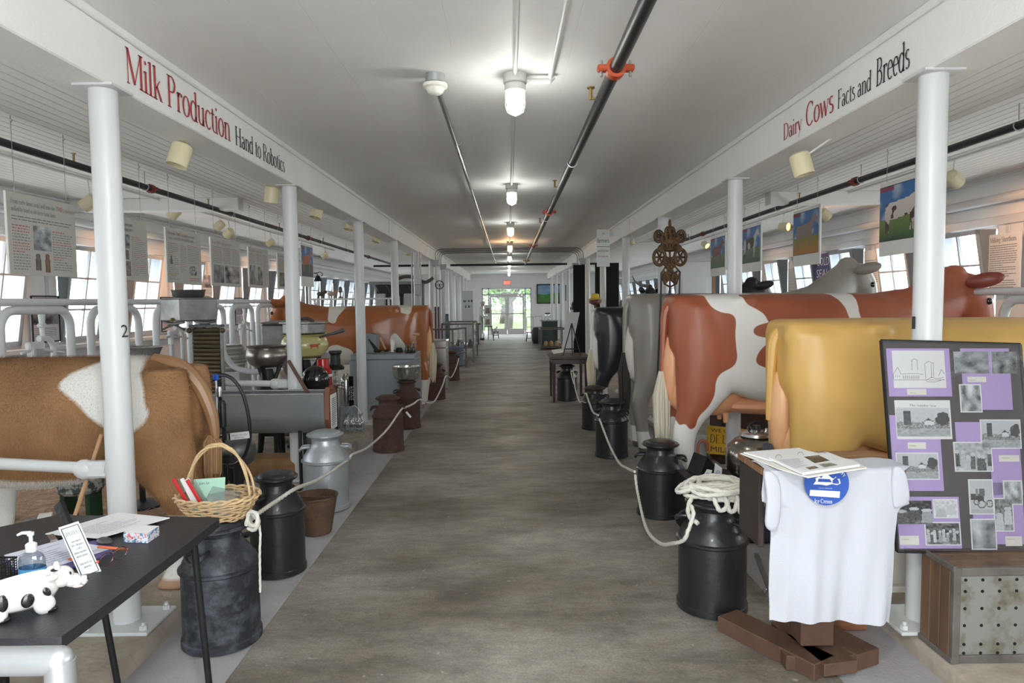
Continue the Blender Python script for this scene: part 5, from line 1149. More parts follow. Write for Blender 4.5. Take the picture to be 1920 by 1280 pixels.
picz([(1507,856),(1535,853),(1556,863),(1528,868)], ph_plain(2, .03, .16, 3, (1,.75,.5))); picz([(1534,870),(1556,867),(1572,871),(1546,876)], ph_plain(3, .1, .4, 3, (.9,1,.8))); picz([(1510,876),(1528,873),(1536,877),(1518,880)], ph_plain(4, .05, .3, 3, (1,.8,.6)))
m_ = MB(); wordbars(m_, S4([(1455,861),(1500,857),(1520,872),(1490,880)]), 10, .05, .95, .05, .95, .35, seed=3); m_.build('printed_words', mat('grey_ink', (.35,.34,.45), .6), t, smooth=0)
for px_, py_ in ((1460,858),(1501,853),(1541,850)):
    c = Z(px_, py_, zb+.012); MB().tube([c+Vector((.012*math.cos(a), 0, .012*math.sin(a))) for a in [2*PI*i/16 for i in range(16)]], .0013, 6, closed=True).build('ring', steel, t)
# grey metal strut with a ring beyond the nearest can
a, b = atZ(1413,975,.02), atZ(1450,1122,.03); t = thing('steel_angle', 'grey steel angle bar with a ring on the floor behind the t-shirt stand', 'bar', tuple((a+b)/2))
MB().tube([atZ(1418,1040,.02), b], [.016,.016], 4).build('angle', mat('grey_steel', (.25,.26,.27), .5, .6), t, smooth=0)
c = atZ(1434,1108,.04); MB().tube([c+Vector((.011*math.cos(x), 0, .011*math.sin(x))) for x in [2*PI*i/16 for i in range(16)]], .0022, 6, closed=True).build('ring', steel, t)
# ---------------------------------------------------------------- milking pails, cards and the yellow sign beneath the red cow
def kettle(name, label, x, y, r, h, m, z=ZK, pulsator=True, cat='milking bucket'):
    t = thing(name, label, cat, (x, y, z))
    MB().lathe([(r*.62,0),(r*.8,.01),(r*.97,h*.2),(r,h*.5),(r*.93,h*.75),(r*.7,h*.92),(r*.5,h)], (x,y,z), 36).build('bucket_body', m, t)
    MB().lathe([(r*.5,h),(r*.55,h+.006),(r*.52,h+.022),(r*.35,h+.035),(.0,h+.04)], (x,y,z), 28).build('lid', steel, t)
    if pulsator:
        MB().cyl((x,y,z+h+.03), (x,y,z+h+.07), .028, .022, 14).tube(curve([(x-.05,y,z+h+.03),(x-.045,y,z+h+.075),(x,y,z+h+.095),(x+.045,y,z+h+.075),(x+.05,y,z+h+.03)], 4), .006, 8).build('pulsator', castiron, t)
        MB().tube(curve([(x+.08,y-.01,z+h+.03),(x+.13,y-.03,z+h+.02),(x+.16,y-.05,z+h-.06)], 4), .008, 8).build('spout', steel, t)
        for k in range(3): a = 2.1*k; MB().cyl((x+.06*math.cos(a),y+.06*math.sin(a),z+h+.03), (x+.06*math.cos(a),y+.06*math.sin(a),z+h+.05), .013, n=10).build('nipple', steel, t)
    return t
kettle('milker_bucket', 'wide polished steel milking bucket behind the rope coil', 1.57, 4.27, .19, .26, mat('brown_steel', (.34,.31,.27), .18, .95, var=.2, vscale=3), z=.362)
t = tag(MB().prism([(0,0),(.16,0),(.05,.12)], (1.22,4.30,.362), (1,.3,0), (0,0,1), (-.3,1,0), .15).build('black_box', castiron), 'black wedge shaped pump case beside the steel milking bucket', 'case')
for q, lab in (([(1313,872),(1326,851),(1336,853),(1329,872)], 'white card with a blue emblem leaning behind the black can'), ([(1337,889),(1341,856),(1354,866),(1353,885)], 'white folded information card standing before the steel milking bucket'), ([(1351,888),(1355,883),(1378,889),(1374,894)], 'small white name plate in front of the steel milking bucket')):
    P_ = [atY(a, b, 4.19) for a, b in q]; dz_ = min(p.z for p in P_)-.363; P_ = [p-Vector((0,0,dz_)) for p in P_]; nn = (P_[1]-P_[0]).cross(P_[2]-P_[0]).normalized(); nn = nn if nn.dot(CAM-P_[0]) > 0 else -nn
    t = thing('info_card', lab, 'card', tuple(P_[0])); m_ = MB(); panel(m_, P_, .002, nn); m_.build('sheet', paper, t, smooth=0)
    c = sum(P_, Vector())/4+nn*.001; ux_ = (P_[2]-P_[0]).normalized(); uz_ = nn.cross(ux_); m_ = MB()
    def Sc(u, v): return c+ux_*(u-.5)*.05-uz_*(v-.5)*.04
    wordbars(m_, Sc, 4, .2, .8, .15, .85, .4, seed=5); m_.build('print', mat('blue_ink', (.06,.10,.35), .6), t, smooth=0)
    MB().cbox(Vector((c.x, c.y, .365))-nn*.012, (.03,.03,.004), .001).build('foot', paper, t)
bx_ = tag(MB().cbox((1.44, 4.28, .18), (.66,.42,.36), .006).build('black_case', castiron), 'low black case under the cards and the steel milking bucket', 'case')
ys = thing('yellow_sign', 'yellow enamel sign with black lettering under the red cow', 'sign', (1.62, 5.62, ZK))
ysm = mat('yellow_enamel', (.62,.36,.02), .35, var=.15, vscale=6)
A_, B_, D_ = atY(1327,850,5.55), atY(1420,858,5.75), atY(1334,797,5.55); uxs = (B_-A_).normalized(); uzs = Vector((0,0,1)); nn = uxs.cross(uzs)
hS = (D_-A_).z; m_ = MB(); panel(m_, [A_, A_+uxs*.42, A_+uxs*.42+uzs*hS, A_+uzs*hS], .012, nn); m_.build('plate', ysm, ys, smooth=0)
def ysT(s_, u, v, h, w, nm='lettering', m=blk_vinyl): sans(s_, A_+uxs*u+uzs*v+nn*.001, uxs, uzs, h, nm, m, ys, width=w)
ysT('WE USE', .03, hS-.05, .030, .25); ysT('MILKERS', .03, .02, .045, .36); m_ = MB(); put_text(m_, 'DE LAVAL', A_+uxs*.02+uzs*(.095)+nn*.001, uxs, uzs, .07, .38); m_.build('lettering', blk_vinyl, ys, smooth=0)
# dark cabinet and brown tray below the yellow cow
db = thing('dark_cabinet', 'dark brown wooden cabinet standing beyond the yellow cow legs', 'cabinet', (2.05, 5.9, ZK)); dw = mat('dark_cabinet_wood', (.06,.028,.018), .5, var=.3, vscale=5)
MB().cbox((2.05,5.9,.47), (.5,.3,.78), .006).build('carcase', dw, db)
for k in range(3): MB().cbox((2.05,5.745,.22+.25*k), (.44,.012,.21), .004).build('drawer', dw, db)
for s_, x, y in (('white pail seen under the belly of the red cow', 1.50, 5.78),):
    t = thing('enamel_pail', s_, 'pail', (1.66, 5.95, ZK)); MB().lathe([(.09,0),(.12,.2),(.125,.2),(.11,.19),(.08,.01)], (1.66,5.95,ZK), 24, close=False).build('pail_body', white2, t)
t = thing('hose', 'brown rubber hose arching on the slab beside the yellow sign', 'hose', (1.54,5.3,ZK)); MB().tube(curve(px3([(1316,868,5.2),(1309,850,5.2),(1310,832,5.2),(1318,825,5.2),(1326,832,5.2),(1327,845,5.2)]), 5), .011, 8).build('tube', mat('rubber_brown', (.35,.10,.05), .5), t)

# ================================================================ overhead: lights, pipes, detector, spot lamps
glow = mat('lamp_glow', (1,1,.95), .3, emis=(.98,1.0,.93), estr=14.); glow_w = mat('lamp_glow_warm', (1,.8,.5), .3, emis=(1.0,.62,.28), estr=10.)
for g in (glow, glow_w):
    try: g.cycles.emission_sampling = 'NONE'
    except Exception: pass
dirty = mat('fixture_metal', (.62,.62,.58), .5, .1, var=.08)
lamp0 = None
def plight(name, loc, e, col, r=.05, parent=None):
    l = bpy.data.lights.new(name, 'POINT'); l.energy = e; l.color = col; l.shadow_soft_size = r; o = bpy.data.objects.new(name, l); sc.collection.objects.link(o); o.location = loc
    if parent is not None: o.parent = parent; o.location = Vector(loc)-parent.location
    return o
def jar(y, gm, lab, col, e):
    t = thing('ceiling_light', lab, 'ceiling light', (.05, y, ZC-.22), group='caged jar lights along the aisle ceiling')
    x = .05
    MB().lathe([(.062,-.0),(.062,-.045),(.052,-.05),(.056,-.055),(.056,-.085),(.048,-.09)], (x,y,ZC), 28).build('housing', dirty, t)
    MB().lathe([(.0,-.205),(.018,-.203),(.034,-.192),(.043,-.170),(.045,-.14),(.044,-.09)], (x,y,ZC), 24).build('glass_globe', gm, t)
    c = MB()
    for k in range(4):
        a = PI*k/4; pts = [(.05,-.085),(.052,-.16),(.042,-.195),(.0,-.213),(-.042,-.195),(-.052,-.16),(-.05,-.085)]
        c.tube([(x+r_*math.cos(a), y+r_*math.sin(a), ZC+z) for r_, z in pts], .0022, 5)
    for r_, z in ((.052,-.10),(.053,-.135),(.050,-.172)): c.tube([(x+r_*math.cos(b), y+r_*math.sin(b), ZC+z) for b in [2*PI*i/20 for i in range(20)]], .0022, 5, closed=True)
    c.build('wire_cage', dirty, t)
    plight('lamp_light', (x, y, ZC-.235), e, col, .05, t)
jar(.28, glow, 'white glowing caged jar light above the viewer, added unseen to brighten the foreground', (.95,1,1), 110)  # unseen jar light, added far stronger than the others to brighten the foreground
for k in range(8):
    w_ = (k == 3); jar(3.67+3.39*k, glow_w if w_ else glow, 'orange glowing caged jar light, fourth from the front on the aisle ceiling' if w_ else f'white glowing caged jar light, {ordw[k]} from the front on the aisle ceiling', (1,.6,.3) if w_ else (.97,1,.92), 16 if w_ else 7)
P2 = lambda nm, lab, pts, r, m, n=10: tag(MB().tube(pts, r, n).build(nm, m), lab, 'pipe')
P2('conduit', 'thin white conduit along the middle of the ceiling joining the jar lights', [(.05, YF+.1, ZC-.014), (.05, 30.0, ZC-.014)], .012, condw)
P2('conduit', 'thin white conduit right of the nearest jar light', curve([(.245, YF+.1, ZC-.014), (.245, 2.6, ZC-.014), (.235, 3.66, ZC-.016)], 4), .012, condw)
P2('conduit_tee', 'short white cross piece between the nearest jar light and its side conduit', [(.115, 3.67, ZC-.035), (.235, 3.67, ZC-.035), (.252, 3.68, ZC-.012)], .014, condw)
t = thing('smoke_detector', 'round white smoke detector on a grey ceiling box', 'smoke detector', (-.37, 3.65, ZC-.12))
MB().lathe([(.05,0),(.052,-.045),(.0,-.045)], (-.37,3.65,ZC), 24).build('ceiling_box', mat('zinc_box', (.45,.47,.47), .4, .7), t); MB().lathe([(.045,-.045),(.064,-.052),(.064,-.068),(.05,-.075),(.04,-.095),(.028,-.104),(.0,-.106)], (-.37,3.65,ZC), 28).build('detector_cap', mat('ivory', (.78,.76,.68), .4), t)
gsteel = mat('dull_conduit', (.27,.27,.27), .35, .7)
t = thing('ceiling_conduit', 'dark grey conduit running down the aisle ceiling from the smoke detector', 'pipe', (-.365, 12, ZC-.06)); MB().tube([(-.368,3.75,ZC-.045),(-.365,22.0,ZC-.045)], .0145, 10).build('tube', gsteel, t)
for k in range(9): y = 5+2*k; MB().tube([(-.345+.02*math.cos(a), y, ZC-.045+.02*math.sin(a)) for a in [R(q) for q in range(-200, 30, 30)]], .003, 5).build('strap', galv, t)
orc = mat('orange_coupling', (.50,.075,.02), .45, .1)
t = thing('sprinkler_pipe', 'thick black sprinkler pipe right of the jar lights, with orange couplings', 'pipe', (.5, 10, ZC-.17)); MB().cyl((.505,YF+.1,ZC-.135), (.505,19.6,ZC-.135), .031, n=20).build('tube', blackpipe, t)
for y in (3.18, 8.25, 13.2, 18.2):
    c = MB().tube([(.505,y-.028,ZC-.135),(.505,y+.028,ZC-.135)], .046, 20); c.cbox((.505-.062,y,ZC-.135), (.045,.045,.028), .006).cbox((.505+.062,y,ZC-.135), (.045,.045,.028), .006); o = c.build('coupling', orc, t)
    for s in (-1, 1): MB().cyl((.505+s*.066,y,ZC-.172), (.505+s*.066,y,ZC-.10), .007, n=8).build('coupling_bolt', galv, o)
brass = mat('brass', (.35,.25,.10), .4, .8)
for y in (3.75, 6.6, 9.6): MB().cyl((.46,y,ZC-.11), (.46,y,ZC-.05), .009, n=8).cyl((.46,y,ZC-.05), (.46,y,ZC-.044), .022, n=10).cbox((.475,y,ZC-.105), (.05,.012,.012), .003).build('sprinkler_head', brass, t)
for y in (5.3, 8.9, 12.4, 15.9):
    MB().tube([(.505+.037*math.cos(R(a)), y, ZC-.135+.037*math.sin(R(a))) for a in range(-220, 41, 20)], .004, 6).cyl((.505,y,ZC-.098), (.505,y,ZC), .005, n=8).build('hanger', galv, t)
P2('cross_pipe', 'black pipe crossing the aisle under the ceiling far back', [(-3.9,19.9,2.545),(2.6,19.9,2.545)], .032, blackpipe, 14)
for k in range(4):
    y = 15.4+.42*k; P2('cross_conduit', f'{ordw[k]} of the grey conduits crossing the aisle ceiling', curve([(-1.62,y,2.40),(-1.61,y,2.60),(-1.5,y,2.665),(-1.2,y,2.67),(1.3,y,2.67),(1.56,y,2.665),(1.69,y,2.58),(1.70,y,2.42)], 5), .010, gsteel, 8)
for X, y, w_ in ((-1.62,15.35,'left'),(1.70,15.35,'right'),(-1.62,17.2,'far left'),(1.70,17.2,'far right')): tag(MB().cbox((X,y,2.36), (.16,.14,.13), .006).build('junction_box', gsteel), f'grey junction box at the {w_} end of the ceiling conduits', 'box')
for X, lab in ((-3.25, 'left'), (3.2, 'right')):
    t = thing('sprinkler_pipe', f'black sprinkler pipe hung over the {lab} stalls', 'pipe', (X, 9, 2.53)); MB().cyl((X,YF+.1,2.555), (X,19.9 if X < 0 else 14.5,2.555), .027, n=16).build('tube', blackpipe, t)
    for y in (6.3, 11.2, 16.0):
        if y > 14 and X > 0: continue
        MB().tube([(X,y-.026,2.555),(X,y+.026,2.555)], .04, 16).cbox((X,y,2.555), (.13,.04,.025), .005).build('coupling', mat('dark_red_coupling', (.22,.04,.02), .5), t)
    for k in range(6): y = 4.3+1.9*k; MB().tube([(X+.033*math.cos(R(a)), y, 2.555+.033*math.sin(R(a))) for a in range(-220, 41, 20)], .004, 6).cyl((X,y,2.59), (X,y,ZC), .004, n=8).build('hanger', galv, t)
    for k in range(4): y = 5.2+2.3*k; MB().cyl((X,y,2.57), (X,y,2.635), .008, n=8).cyl((X,y,2.635), (X,y,2.64), .018, n=10).build('sprinkler_head', brass, t)
# cream spot lamps
lampm = mat('cream_lamp', (.66,.60,.40), .4)
warm = (1.0,.50,.24)
def spotlamp(pos, aim, lab, stem, lit=None, e=0, bulb=True, grp='cream spot lamps'):
    pos = Vector(pos); d = Vector(aim).normalized(); rot = Vector((0,0,-1)).rotation_difference(d).to_matrix()
    t = thing('spot_lamp', lab, 'spot lamp', tuple(pos), group=grp)
    MB().lathe([(.0,.075),(.035,.073),(.055,.060),(.058,.045),(.058,-.065),(.055,-.065),(.054,.04),(.0,.045)], pos, 26, axis=rot, close=False).build('shade', lampm, t)
    MB().lathe([(.0,-.03),(.03,-.03),(.046,-.022),(.046,-.0),(.02,.035)], pos, 20, axis=rot).build('bulb', lit or mat('bulb_off', (.45,.30,.18), .3), t)
    a = pos-d*.03; MB().tube([a, (a+Vector(stem))/2, Vector(stem)], .006, 7).build('stem', condw, t)
    if e:
        l = bpy.data.lights.new('spot', 'SPOT'); l.energy = e; l.color = warm; l.spot_size = R(78); l.spot_blend = .8; l.shadow_soft_size = .04
        o = bpy.data.objects.new('spot_light', l); sc.collection.objects.link(o); o.parent = t; o.location = d*.08; o.rotation_euler = Vector((0,0,-1)).rotation_difference(d).to_euler()
for i, (px, py, Y) in enumerate(((337,291,3.95),(509,365,5.55),(594,397,6.9),(655,421,8.4),(706,446,10.2),(766,472,13.4))):
    p = atY(px, py, Y); spotlamp(p, (-.25+.1*(i % 2),-.22*(1 if i != 1 else -.3),-1), f'{ordw[i]} cream can lamp from the front below the left beam', (-1.87, Y+.02, ZB+.02))
p = atY(1503,308,4.05); spotlamp(p, (.25,-.1,-1), 'cream can lamp below the right beam between the first two pillars', (1.94,4.05,ZB+.02))
p = atY(1182,452,11.2); spotlamp(p, (.3,-.1,-1), 'small cream can lamp far back below the right beam', (1.94,11.2,ZB+.02))
XT = WL+1.05
glowspot = mat('spot_glow', (1,.7,.4), .3, emis=(1.0,.60,.28), estr=9)
for i, (px, py, lab) in enumerate(((166,380,'left wall lamp seen just left of pillar 2'),(327,400,'left wall lamp beside the third hanging board'),(411,423,'left wall lamp above the fourth hanging board'),(429,437,'left wall lamp, lower of the pair above the fourth hanging board'),(507,455,'left wall lamp above the fifth hanging board'))):
    p = atX(px, py, XT); spotlamp(p, (-1,.25 if i % 2 else -.1,-.8), 'cream track lamp, '+lab, (XT, p.y, 2.67), e=34)
for i, Y in enumerate((13.0, 14.6)): spotlamp((XT, Y, 2.5), (-1,.1,-.7), f'{"nearer" if i == 0 else "farther"} of two far cream lamps on the left ceiling track', (XT, Y, 2.67), e=34)
XT2 = WR-1.05
for i, (Y, lit, aim, lab) in enumerate(((5.9, None, (1,.45,-.6), 'cream can lamp on the right track, hidden behind pillar 1'),(8.3, None, (1,.25,-.7), 'cream can lamp on the right track above the first cow picture'))): spotlamp((XT2, Y, 2.50), aim, lab, (XT2, Y, 2.67), e=42)
p = atX(1470,425,XT2); spotlamp(p, (.62,-.72,-.1), 'lit cream lamp with its bulb showing, right of the third cow picture', (XT2,p.y,2.67), glowspot, 20)
p = atX(1322,458,XT2); spotlamp(p, (.5,-.6,-.5), 'cream lamp with a warm bulb, left of the fourth cow picture', (XT2,p.y,2.67), glowspot, 24)
# ================================================================ hanging text boards and cow pictures
bpaper = mat('board_print_grey', (.50,.49,.45), .6); bedge = mat('board_edge', (.80,.80,.78), .5)
def chain(p0, p1, parent):
    L = (p1-p0).length; n = int(L/.022); mb = MB()
    for i in range(n):
        c = p0.lerp(p1, (i+.5)/n); u = Vector((0,1,0)) if i % 2 else Vector((1,0,0))
        mb.tube([c+u*(.0032*math.cos(a))+Vector((0,0,.014*math.sin(a))) for a in [2*PI*k/6 for k in range(6)]], .0010, 4, closed=True)
    return mb.build('chain', galv, parent, smooth=0)
def hanging(name, label, cat, X, Y0, Y1, z0, z1, group, s, content, tilt=0.):
    t = thing(name, label, cat, (X, (Y0+Y1)/2, z0), group=group)
    MB().cbox((X, (Y0+Y1)/2, (z0+z1)/2), (.012, Y1-Y0, z1-z0), .001).build('panel', bpaper if cat == 'text board' else bedge, t, smooth=0)
    MB().cbox((X, Y0 + .002, (z0+z1)/2), (.014, .006, z1-z0), .001).build('pale_edge', bedge, t, smooth=0)
    for y in (Y0+.13*(Y1-Y0), Y1-.12*(Y1-Y0)):
        chain(Vector((X, y, z1-.012)), Vector((X, y, ZC-.03)), t); MB().tube([(X, y, ZC), (X, y, ZC-.02), (X+.012, y, ZC-.03), (X, y, ZC-.045)], .003, 6).build('hook', galv, t)
    f = X+s*.0072     # printed face towards the aisle
    # u runs left to right as read from the aisle
    def Q(u, v): return Vector((f, Y0+(Y1-Y0)*u if s > 0 else Y1-(Y1-Y0)*u, z1-(z1-z0)*v))
    content(t, Q, Y1-Y0, z1-z0); return t
def words(t, Q, L_, mat_, wid, hh, flipy=1):
    mb = MB()
    for s_, u, v, h, w in L_: put_text(mb, s_, Q(u, v), Q(1, 0)-Q(0, 0), (0,0,1), h, w*wid)
    mb.build('heading', mat_, t, smooth=0)
def gimg(t, Q, u0, v0, u1, v1, fn, nu=26, nv=20): picture('photo', [Q(u0,v0), Q(u1,v0), Q(u1,v1), Q(u0,v1)], fn, t, nu, nv, off=.0006)
tbar = mat('text_grey', (.22,.22,.22), .7); rbar = mat('text_red', (.45,.12,.10), .7)
def bars(t, Q, blocks, seed):
    a, b = MB(), MB()
    for (u0, v0, u1, v1, rows, reds) in blocks:
        dv = (v1-v0)/rows
        for k in range(rows): wordbars(b if k in reds else a, Q, 1, u0, u1, v0+dv*k, v0+dv*(k+1), .34, seed=seed*31+k+int(u0*100), ragged=.12)
    a.build('body_text', tbar, t, smooth=0)['kind'] = 'stuff'
    if b.v: b.build('red_text', rbar, t, smooth=0)['kind'] = 'stuff'
def canpic(kind):
    def f(u, v):
        w = .34 if v > .35 else (.22 if v < .12 else .30); c = (.15,.12,.12) if kind else (.20,.11,.07)
        if abs(u-.5) < w*(1-.25*max(0, v-.8)) and .03 < v < .97: k = 1-.5*abs(u-.5)/w+.3*N2(u*5, v*5, kind); return tuple(x*k*1.3 for x in c)
        return (.50,.49,.45)
    return f
def c1(t, Q, w, h):
    words(t, Q, [('From early times until well into the',.06,.135,.030,.62),('cows were',.83,.135,.030,.155),('milked by hand in old dusty bank barns.',.06,.225,.030,.64)], tbar, w, h); words(t, Q, [("1940's",.70,.135,.034,.12)], rbar, w, h)
    bars(t, Q, [(.06,.27,.94,.34,2,()),(.06,.38,.30,.95,16,(0,1,2,6,7,8,9)),(.62,.40,.94,.93,16,(0,4,5,10,11))], 1)
    gimg(t, Q, .34,.37,.60,.68, ph_plain(41, .05, .6, 3)); gimg(t, Q, .34,.71,.45,.95, canpic(1), 14, 18); gimg(t, Q, .48,.70,.58,.97, canpic(0), 14, 18)
def c2(t, Q, w, h):
    words(t, Q, [('By the',.04,.12,.028,.14),('the vacuum pump',.36,.12,.028,.30),('was introduced into the milking process.',.04,.20,.028,.66)], tbar, w, h); words(t, Q, [("1930's",.2,.12,.032,.14)], rbar, w, h)
    bars(t, Q, [(.04,.30,.26,.92,15,(0,1,6,7)),(.62,.27,.97,.92,20,(0,1,8,9,14,15))], 2); gimg(t, Q, .30,.26,.58,.48, ph_plain(44, .03, .5, 3)); gimg(t, Q, .42,.51,.57,.66, canpic(1), 12, 12); gimg(t, Q, .30,.69,.58,.93, ph_plain(47, .12, .3, 3, (1,.8,.75)))
def c3(t, Q, w, h):
    words(t, Q, [('Then in the',.05,.12,.028,.2),('brought even more',.44,.12,.028,.36),('changes, especially in the buildings & milk.',.05,.20,.028,.74)], tbar, w, h); words(t, Q, [("1960's",.28,.12,.032,.14)], rbar, w, h)
    bars(t, Q, [(.05,.26,.33,.95,20,(0,5,6,16,17)),(.38,.28,.56,.80,15,(0,1,10,11)),(.60,.26,.96,.62,11,(0,)),(.62,.88,.94,.96,2,(0,1))], 3); gimg(t, Q, .62,.66,.84,.84, ph_plain(50, .03, .6, 4)); gimg(t, Q, .08,.50,.17,.66, canpic(1), 8, 10)
def c4(t, Q, w, h):
    words(t, Q, [('By the',.05,.12,.026,.12),('larger herds were',.34,.12,.026,.34)], tbar, w, h); words(t, Q, [("1970's",.19,.12,.03,.13)], rbar, w, h)
    bars(t, Q, [(.05,.17,.36,.52,10,(2,3)),(.40,.17,.66,.52,10,(0,6)),(.70,.17,.95,.52,10,(1,))], 4); gimg(t, Q, .07,.56,.40,.93, ph_plain(53, .08, .35, 3)); gimg(t, Q, .44,.56,.94,.93, ph_plain(55, .05, .55, 3, (1,.9,.9)))
def c5(t, Q, w, h):
    words(t, Q, [('In the',.05,.11,.026,.12),('computers came',.34,.11,.026,.34)], tbar, w, h); words(t, Q, [("1980's",.19,.11,.03,.13)], rbar, w, h)
    bars(t, Q, [(.05,.15,.34,.42,7,(2,)),(.38,.15,.66,.42,8,(0,)),(.70,.15,.95,.95,22,(1,9))], 5); gimg(t, Q, .05,.45,.30,.94, ph_plain(57, .05, .4, 3)); gimg(t, Q, .33,.47,.66,.95, ph_plain(59, .08, .5, 3, (1,.9,.85)))
def c6(t, Q, w, h):
    words(t, Q, [('Robots milk the cows',.05,.11,.026,.6)], tbar, w, h)
    bars(t, Q, [(.05,.15,.95,.50,14,(2,9))], 6); gimg(t, Q, .10,.54,.90,.94, ph_plain(61, .05, .35, 3, (1,.85,.75)))
GB = 'hanging text boards on the left'
for i, (Y0, Y1, z1, z0, fn, lab) in enumerate(((4.26,4.93,2.215,1.70,c1,"grey text board about the 1940's with two milk pails, nearest on the left"),(5.25,5.90,2.20,1.70,c2,"grey text board about the 1930's vacuum pump, half behind pillar 2"),(6.22,6.92,2.20,1.70,c3,"third grey hanging text board, about the 1960's, above the milk cooler"),(7.15,7.93,2.20,1.69,c4,"fourth grey hanging text board with two photographs along its foot"),(8.18,8.86,2.18,1.70,c5,"fifth grey hanging text board, about the 1980's, narrower in view"),(9.2,9.85,2.18,1.70,c6,"last grey hanging text board, beside the second left pillar"))):
    hanging('text_board', lab, 'text board', -3.10, Y0, Y1, z0, z1, GB, 1, fn)
COWO = [(.12,.52),(.13,.36),(.17,.31),(.45,.30),(.68,.26),(.76,.14),(.84,.08),(.88,.10),(.95,.20),(.96,.25),(.92,.27),(.85,.24),(.80,.32),(.76,.44),(.74,.55),(.73,.70),(.73,.86),(.70,.87),(.69,.70),(.66,.58),(.60,.58),(.35,.62),(.28,.63),(.24,.60),(.21,.68),(.22,.86),(.18,.88),(.16,.72),(.13,.62)]
def cowpic(base, patch, grass_=((.10,.16,.04),(.05,.11,.05)), pf=None, sunny=False):
    P = smoothpoly(COWO, 1)
    def f(u, v):
        d = sdf((u, v), P)
        if d > 0 or (v > .55 and min(abs(u-.14), abs(u-.66)) < .012 and v < .86):
            k = 1-.5*max(0, v-.35); q = pf(u, v) if pf else False
            return tuple(c*k for c in (patch if q else base))
        if v < .09 and u < .30: return (.25,.05,.09)
        h = .62-.06*math.sin(u*3)
        if v < h:
            s = max(0, N2(u*4, v*5, 9)*1.4); return tuple(a+(b-a)*min(1, s) for a, b in zip((.045,.16,.40), (.40,.48,.60)))
        t_ = (v-h)/(1-h); c0_, c1_ = grass_; return tuple(a+(b-a)*t_+.015*N2(u*20, v*20, 2) for a, b in zip(c0_, c1_))
    return f
holp = lambda u, v: N2(u*6, v*7, 4.2) > .08
def picboard(fn, m0, m1):
    def c(t, Q, w, h):
        picture('picture', [Q(.0,m0), Q(.955,m0), Q(.955,m1), Q(.0,m1)], fn, t, 76, 58, off=.0008)
        for v in (m0, m1): q = MB(); a, b = Q(0, v), Q(.955, v); q.boxm((min(a.x,b.x)-.001, min(a.y,b.y), a.z-.003), (a.x+(-.0016 if a.x > 0 else .0016), max(a.y,b.y), a.z+.003)); q.build('black_line', blk_vinyl, t, smooth=0)
    return c
GP = 'cow breed pictures hung on chains'
sd_y = lambda u, v: N2(u*9, v*9, 1.7) > .17
for (Y0, Y1, fn, lab) in ((4.97,5.66,cowpic((.66,.60,.56),(.10,.035,.04),((.16,.24,.05),(.02,.08,.04)),lambda u, v: u > .74 or N2(u*7, v*7, 4.4) > .16),'blue picture of a white cow with dark red blotches, nearest on the right'),(6.74,7.37,cowpic((.26,.20,.18),(.26,.20,.18),((.20,.22,.03),(.45,.18,.04))),'picture of a brown grey cow on golden grass, second from the front on the right'),(8.30,8.99,cowpic((.50,.52,.50),(.03,.025,.025),((.12,.18,.10),(.04,.08,.06)),lambda u, v: N2(u*5, v*3, 7.3) > -.02),'picture of a black and white cow, just right of the second right pillar'),(9.66,10.36,cowpic((.16,.05,.04),(.16,.05,.04),((.16,.20,.12),(.05,.12,.05))),'picture of a dark red cow, farthest on the right')):
    hanging('cow_picture', lab, 'picture', 3.09, Y0, Y1, 1.83, 2.42, GP, -1, picboard(fn, .06, .80))
hanging('cow_picture', 'picture of an orange cow on a blue sky, hung beside the second left pillar', 'picture', -3.10, 10.27, 10.9, 1.75, 2.40, GP, 1, picboard(cowpic((.40,.12,.05),(.5,.45,.4),((.04,.10,.08),(.03,.05,.05))), .06, .76))
# printed sheets on the right wall, framed prints on the left wall
def wallsheet(X, s, Y0, Y1, z0, z1, lab, head=None, frame=False, fn=None, m=None, nm='wall_text', cat='wall text', grp=None):
    t = thing(nm, lab, cat, (X, (Y0+Y1)/2, z0), group=grp)
    MB().cbox((X, (Y0+Y1)/2, (z0+z1)/2), (.016, Y1-Y0, z1-z0), .001).build('panel', m or bedge, t, smooth=0); f = X+s*.0095
    def Q(u, v): return Vector((f, Y0+(Y1-Y0)*u if s > 0 else Y1-(Y1-Y0)*u, z1-(z1-z0)*v))
    if frame:
        for a, b in ((Q(0,0),Q(1,0)),(Q(1,0),Q(1,1)),(Q(1,1),Q(0,1)),(Q(0,1),Q(0,0))): MB().tube([a, b], .010, 4).build('frame_rail', castiron, t, smooth=0)
    if head: words(t, Q, [(head,.08,.14,.05,.8)], mat('text_brown', (.16,.13,.11), .6), Y1-Y0, z1-z0)
    if fn: picture('picture', [Q(.04,.03), Q(.96,.03), Q(.96,.62), Q(.04,.62)], fn, t, 26, 22, off=.0008)
    bars(t, Q, [(.08,.18 if not fn else .68,.92,.92,20 if not fn else 6,())], int(Y0*7)); return t
wallsheet(WR-.06, -1, 6.42, 6.86, 1.52, 2.10, 'cream wall text headed Milking Shorthorn at the right edge', 'Milking Shorthorn')
for i, (c, lab) in enumerate(((7.83,'text sheet on the right wall just beside pillar 1, behind the nearest cow picture'),(9.08,'text sheet on the right wall above the grey cow head'),(11.6,'clipped text sheet on the right wall between the second and third cow pictures'))): wallsheet(WR-.04, -1, c-.2, c+.2, 1.42, 2.12, lab)
t = thing('enamel_sign', 'purple enamel sign with two lines of white capitals on the right wall', 'sign', (WR-.1, 10.35, 1.6)); MB().cbox((WR-.10, 10.36, 1.85), (.02,.50,.62), .003).build('plate', mat('purple_enamel', (.06,.04,.20), .4), t)
for s_, z in (('GOLD', 1.98), ('SEAL', 1.80)): sans(s_, (WR-.1115, 10.56, z), (0,-1,0), (0,0,1), .125, 'lettering', bedge, t, width=.40)
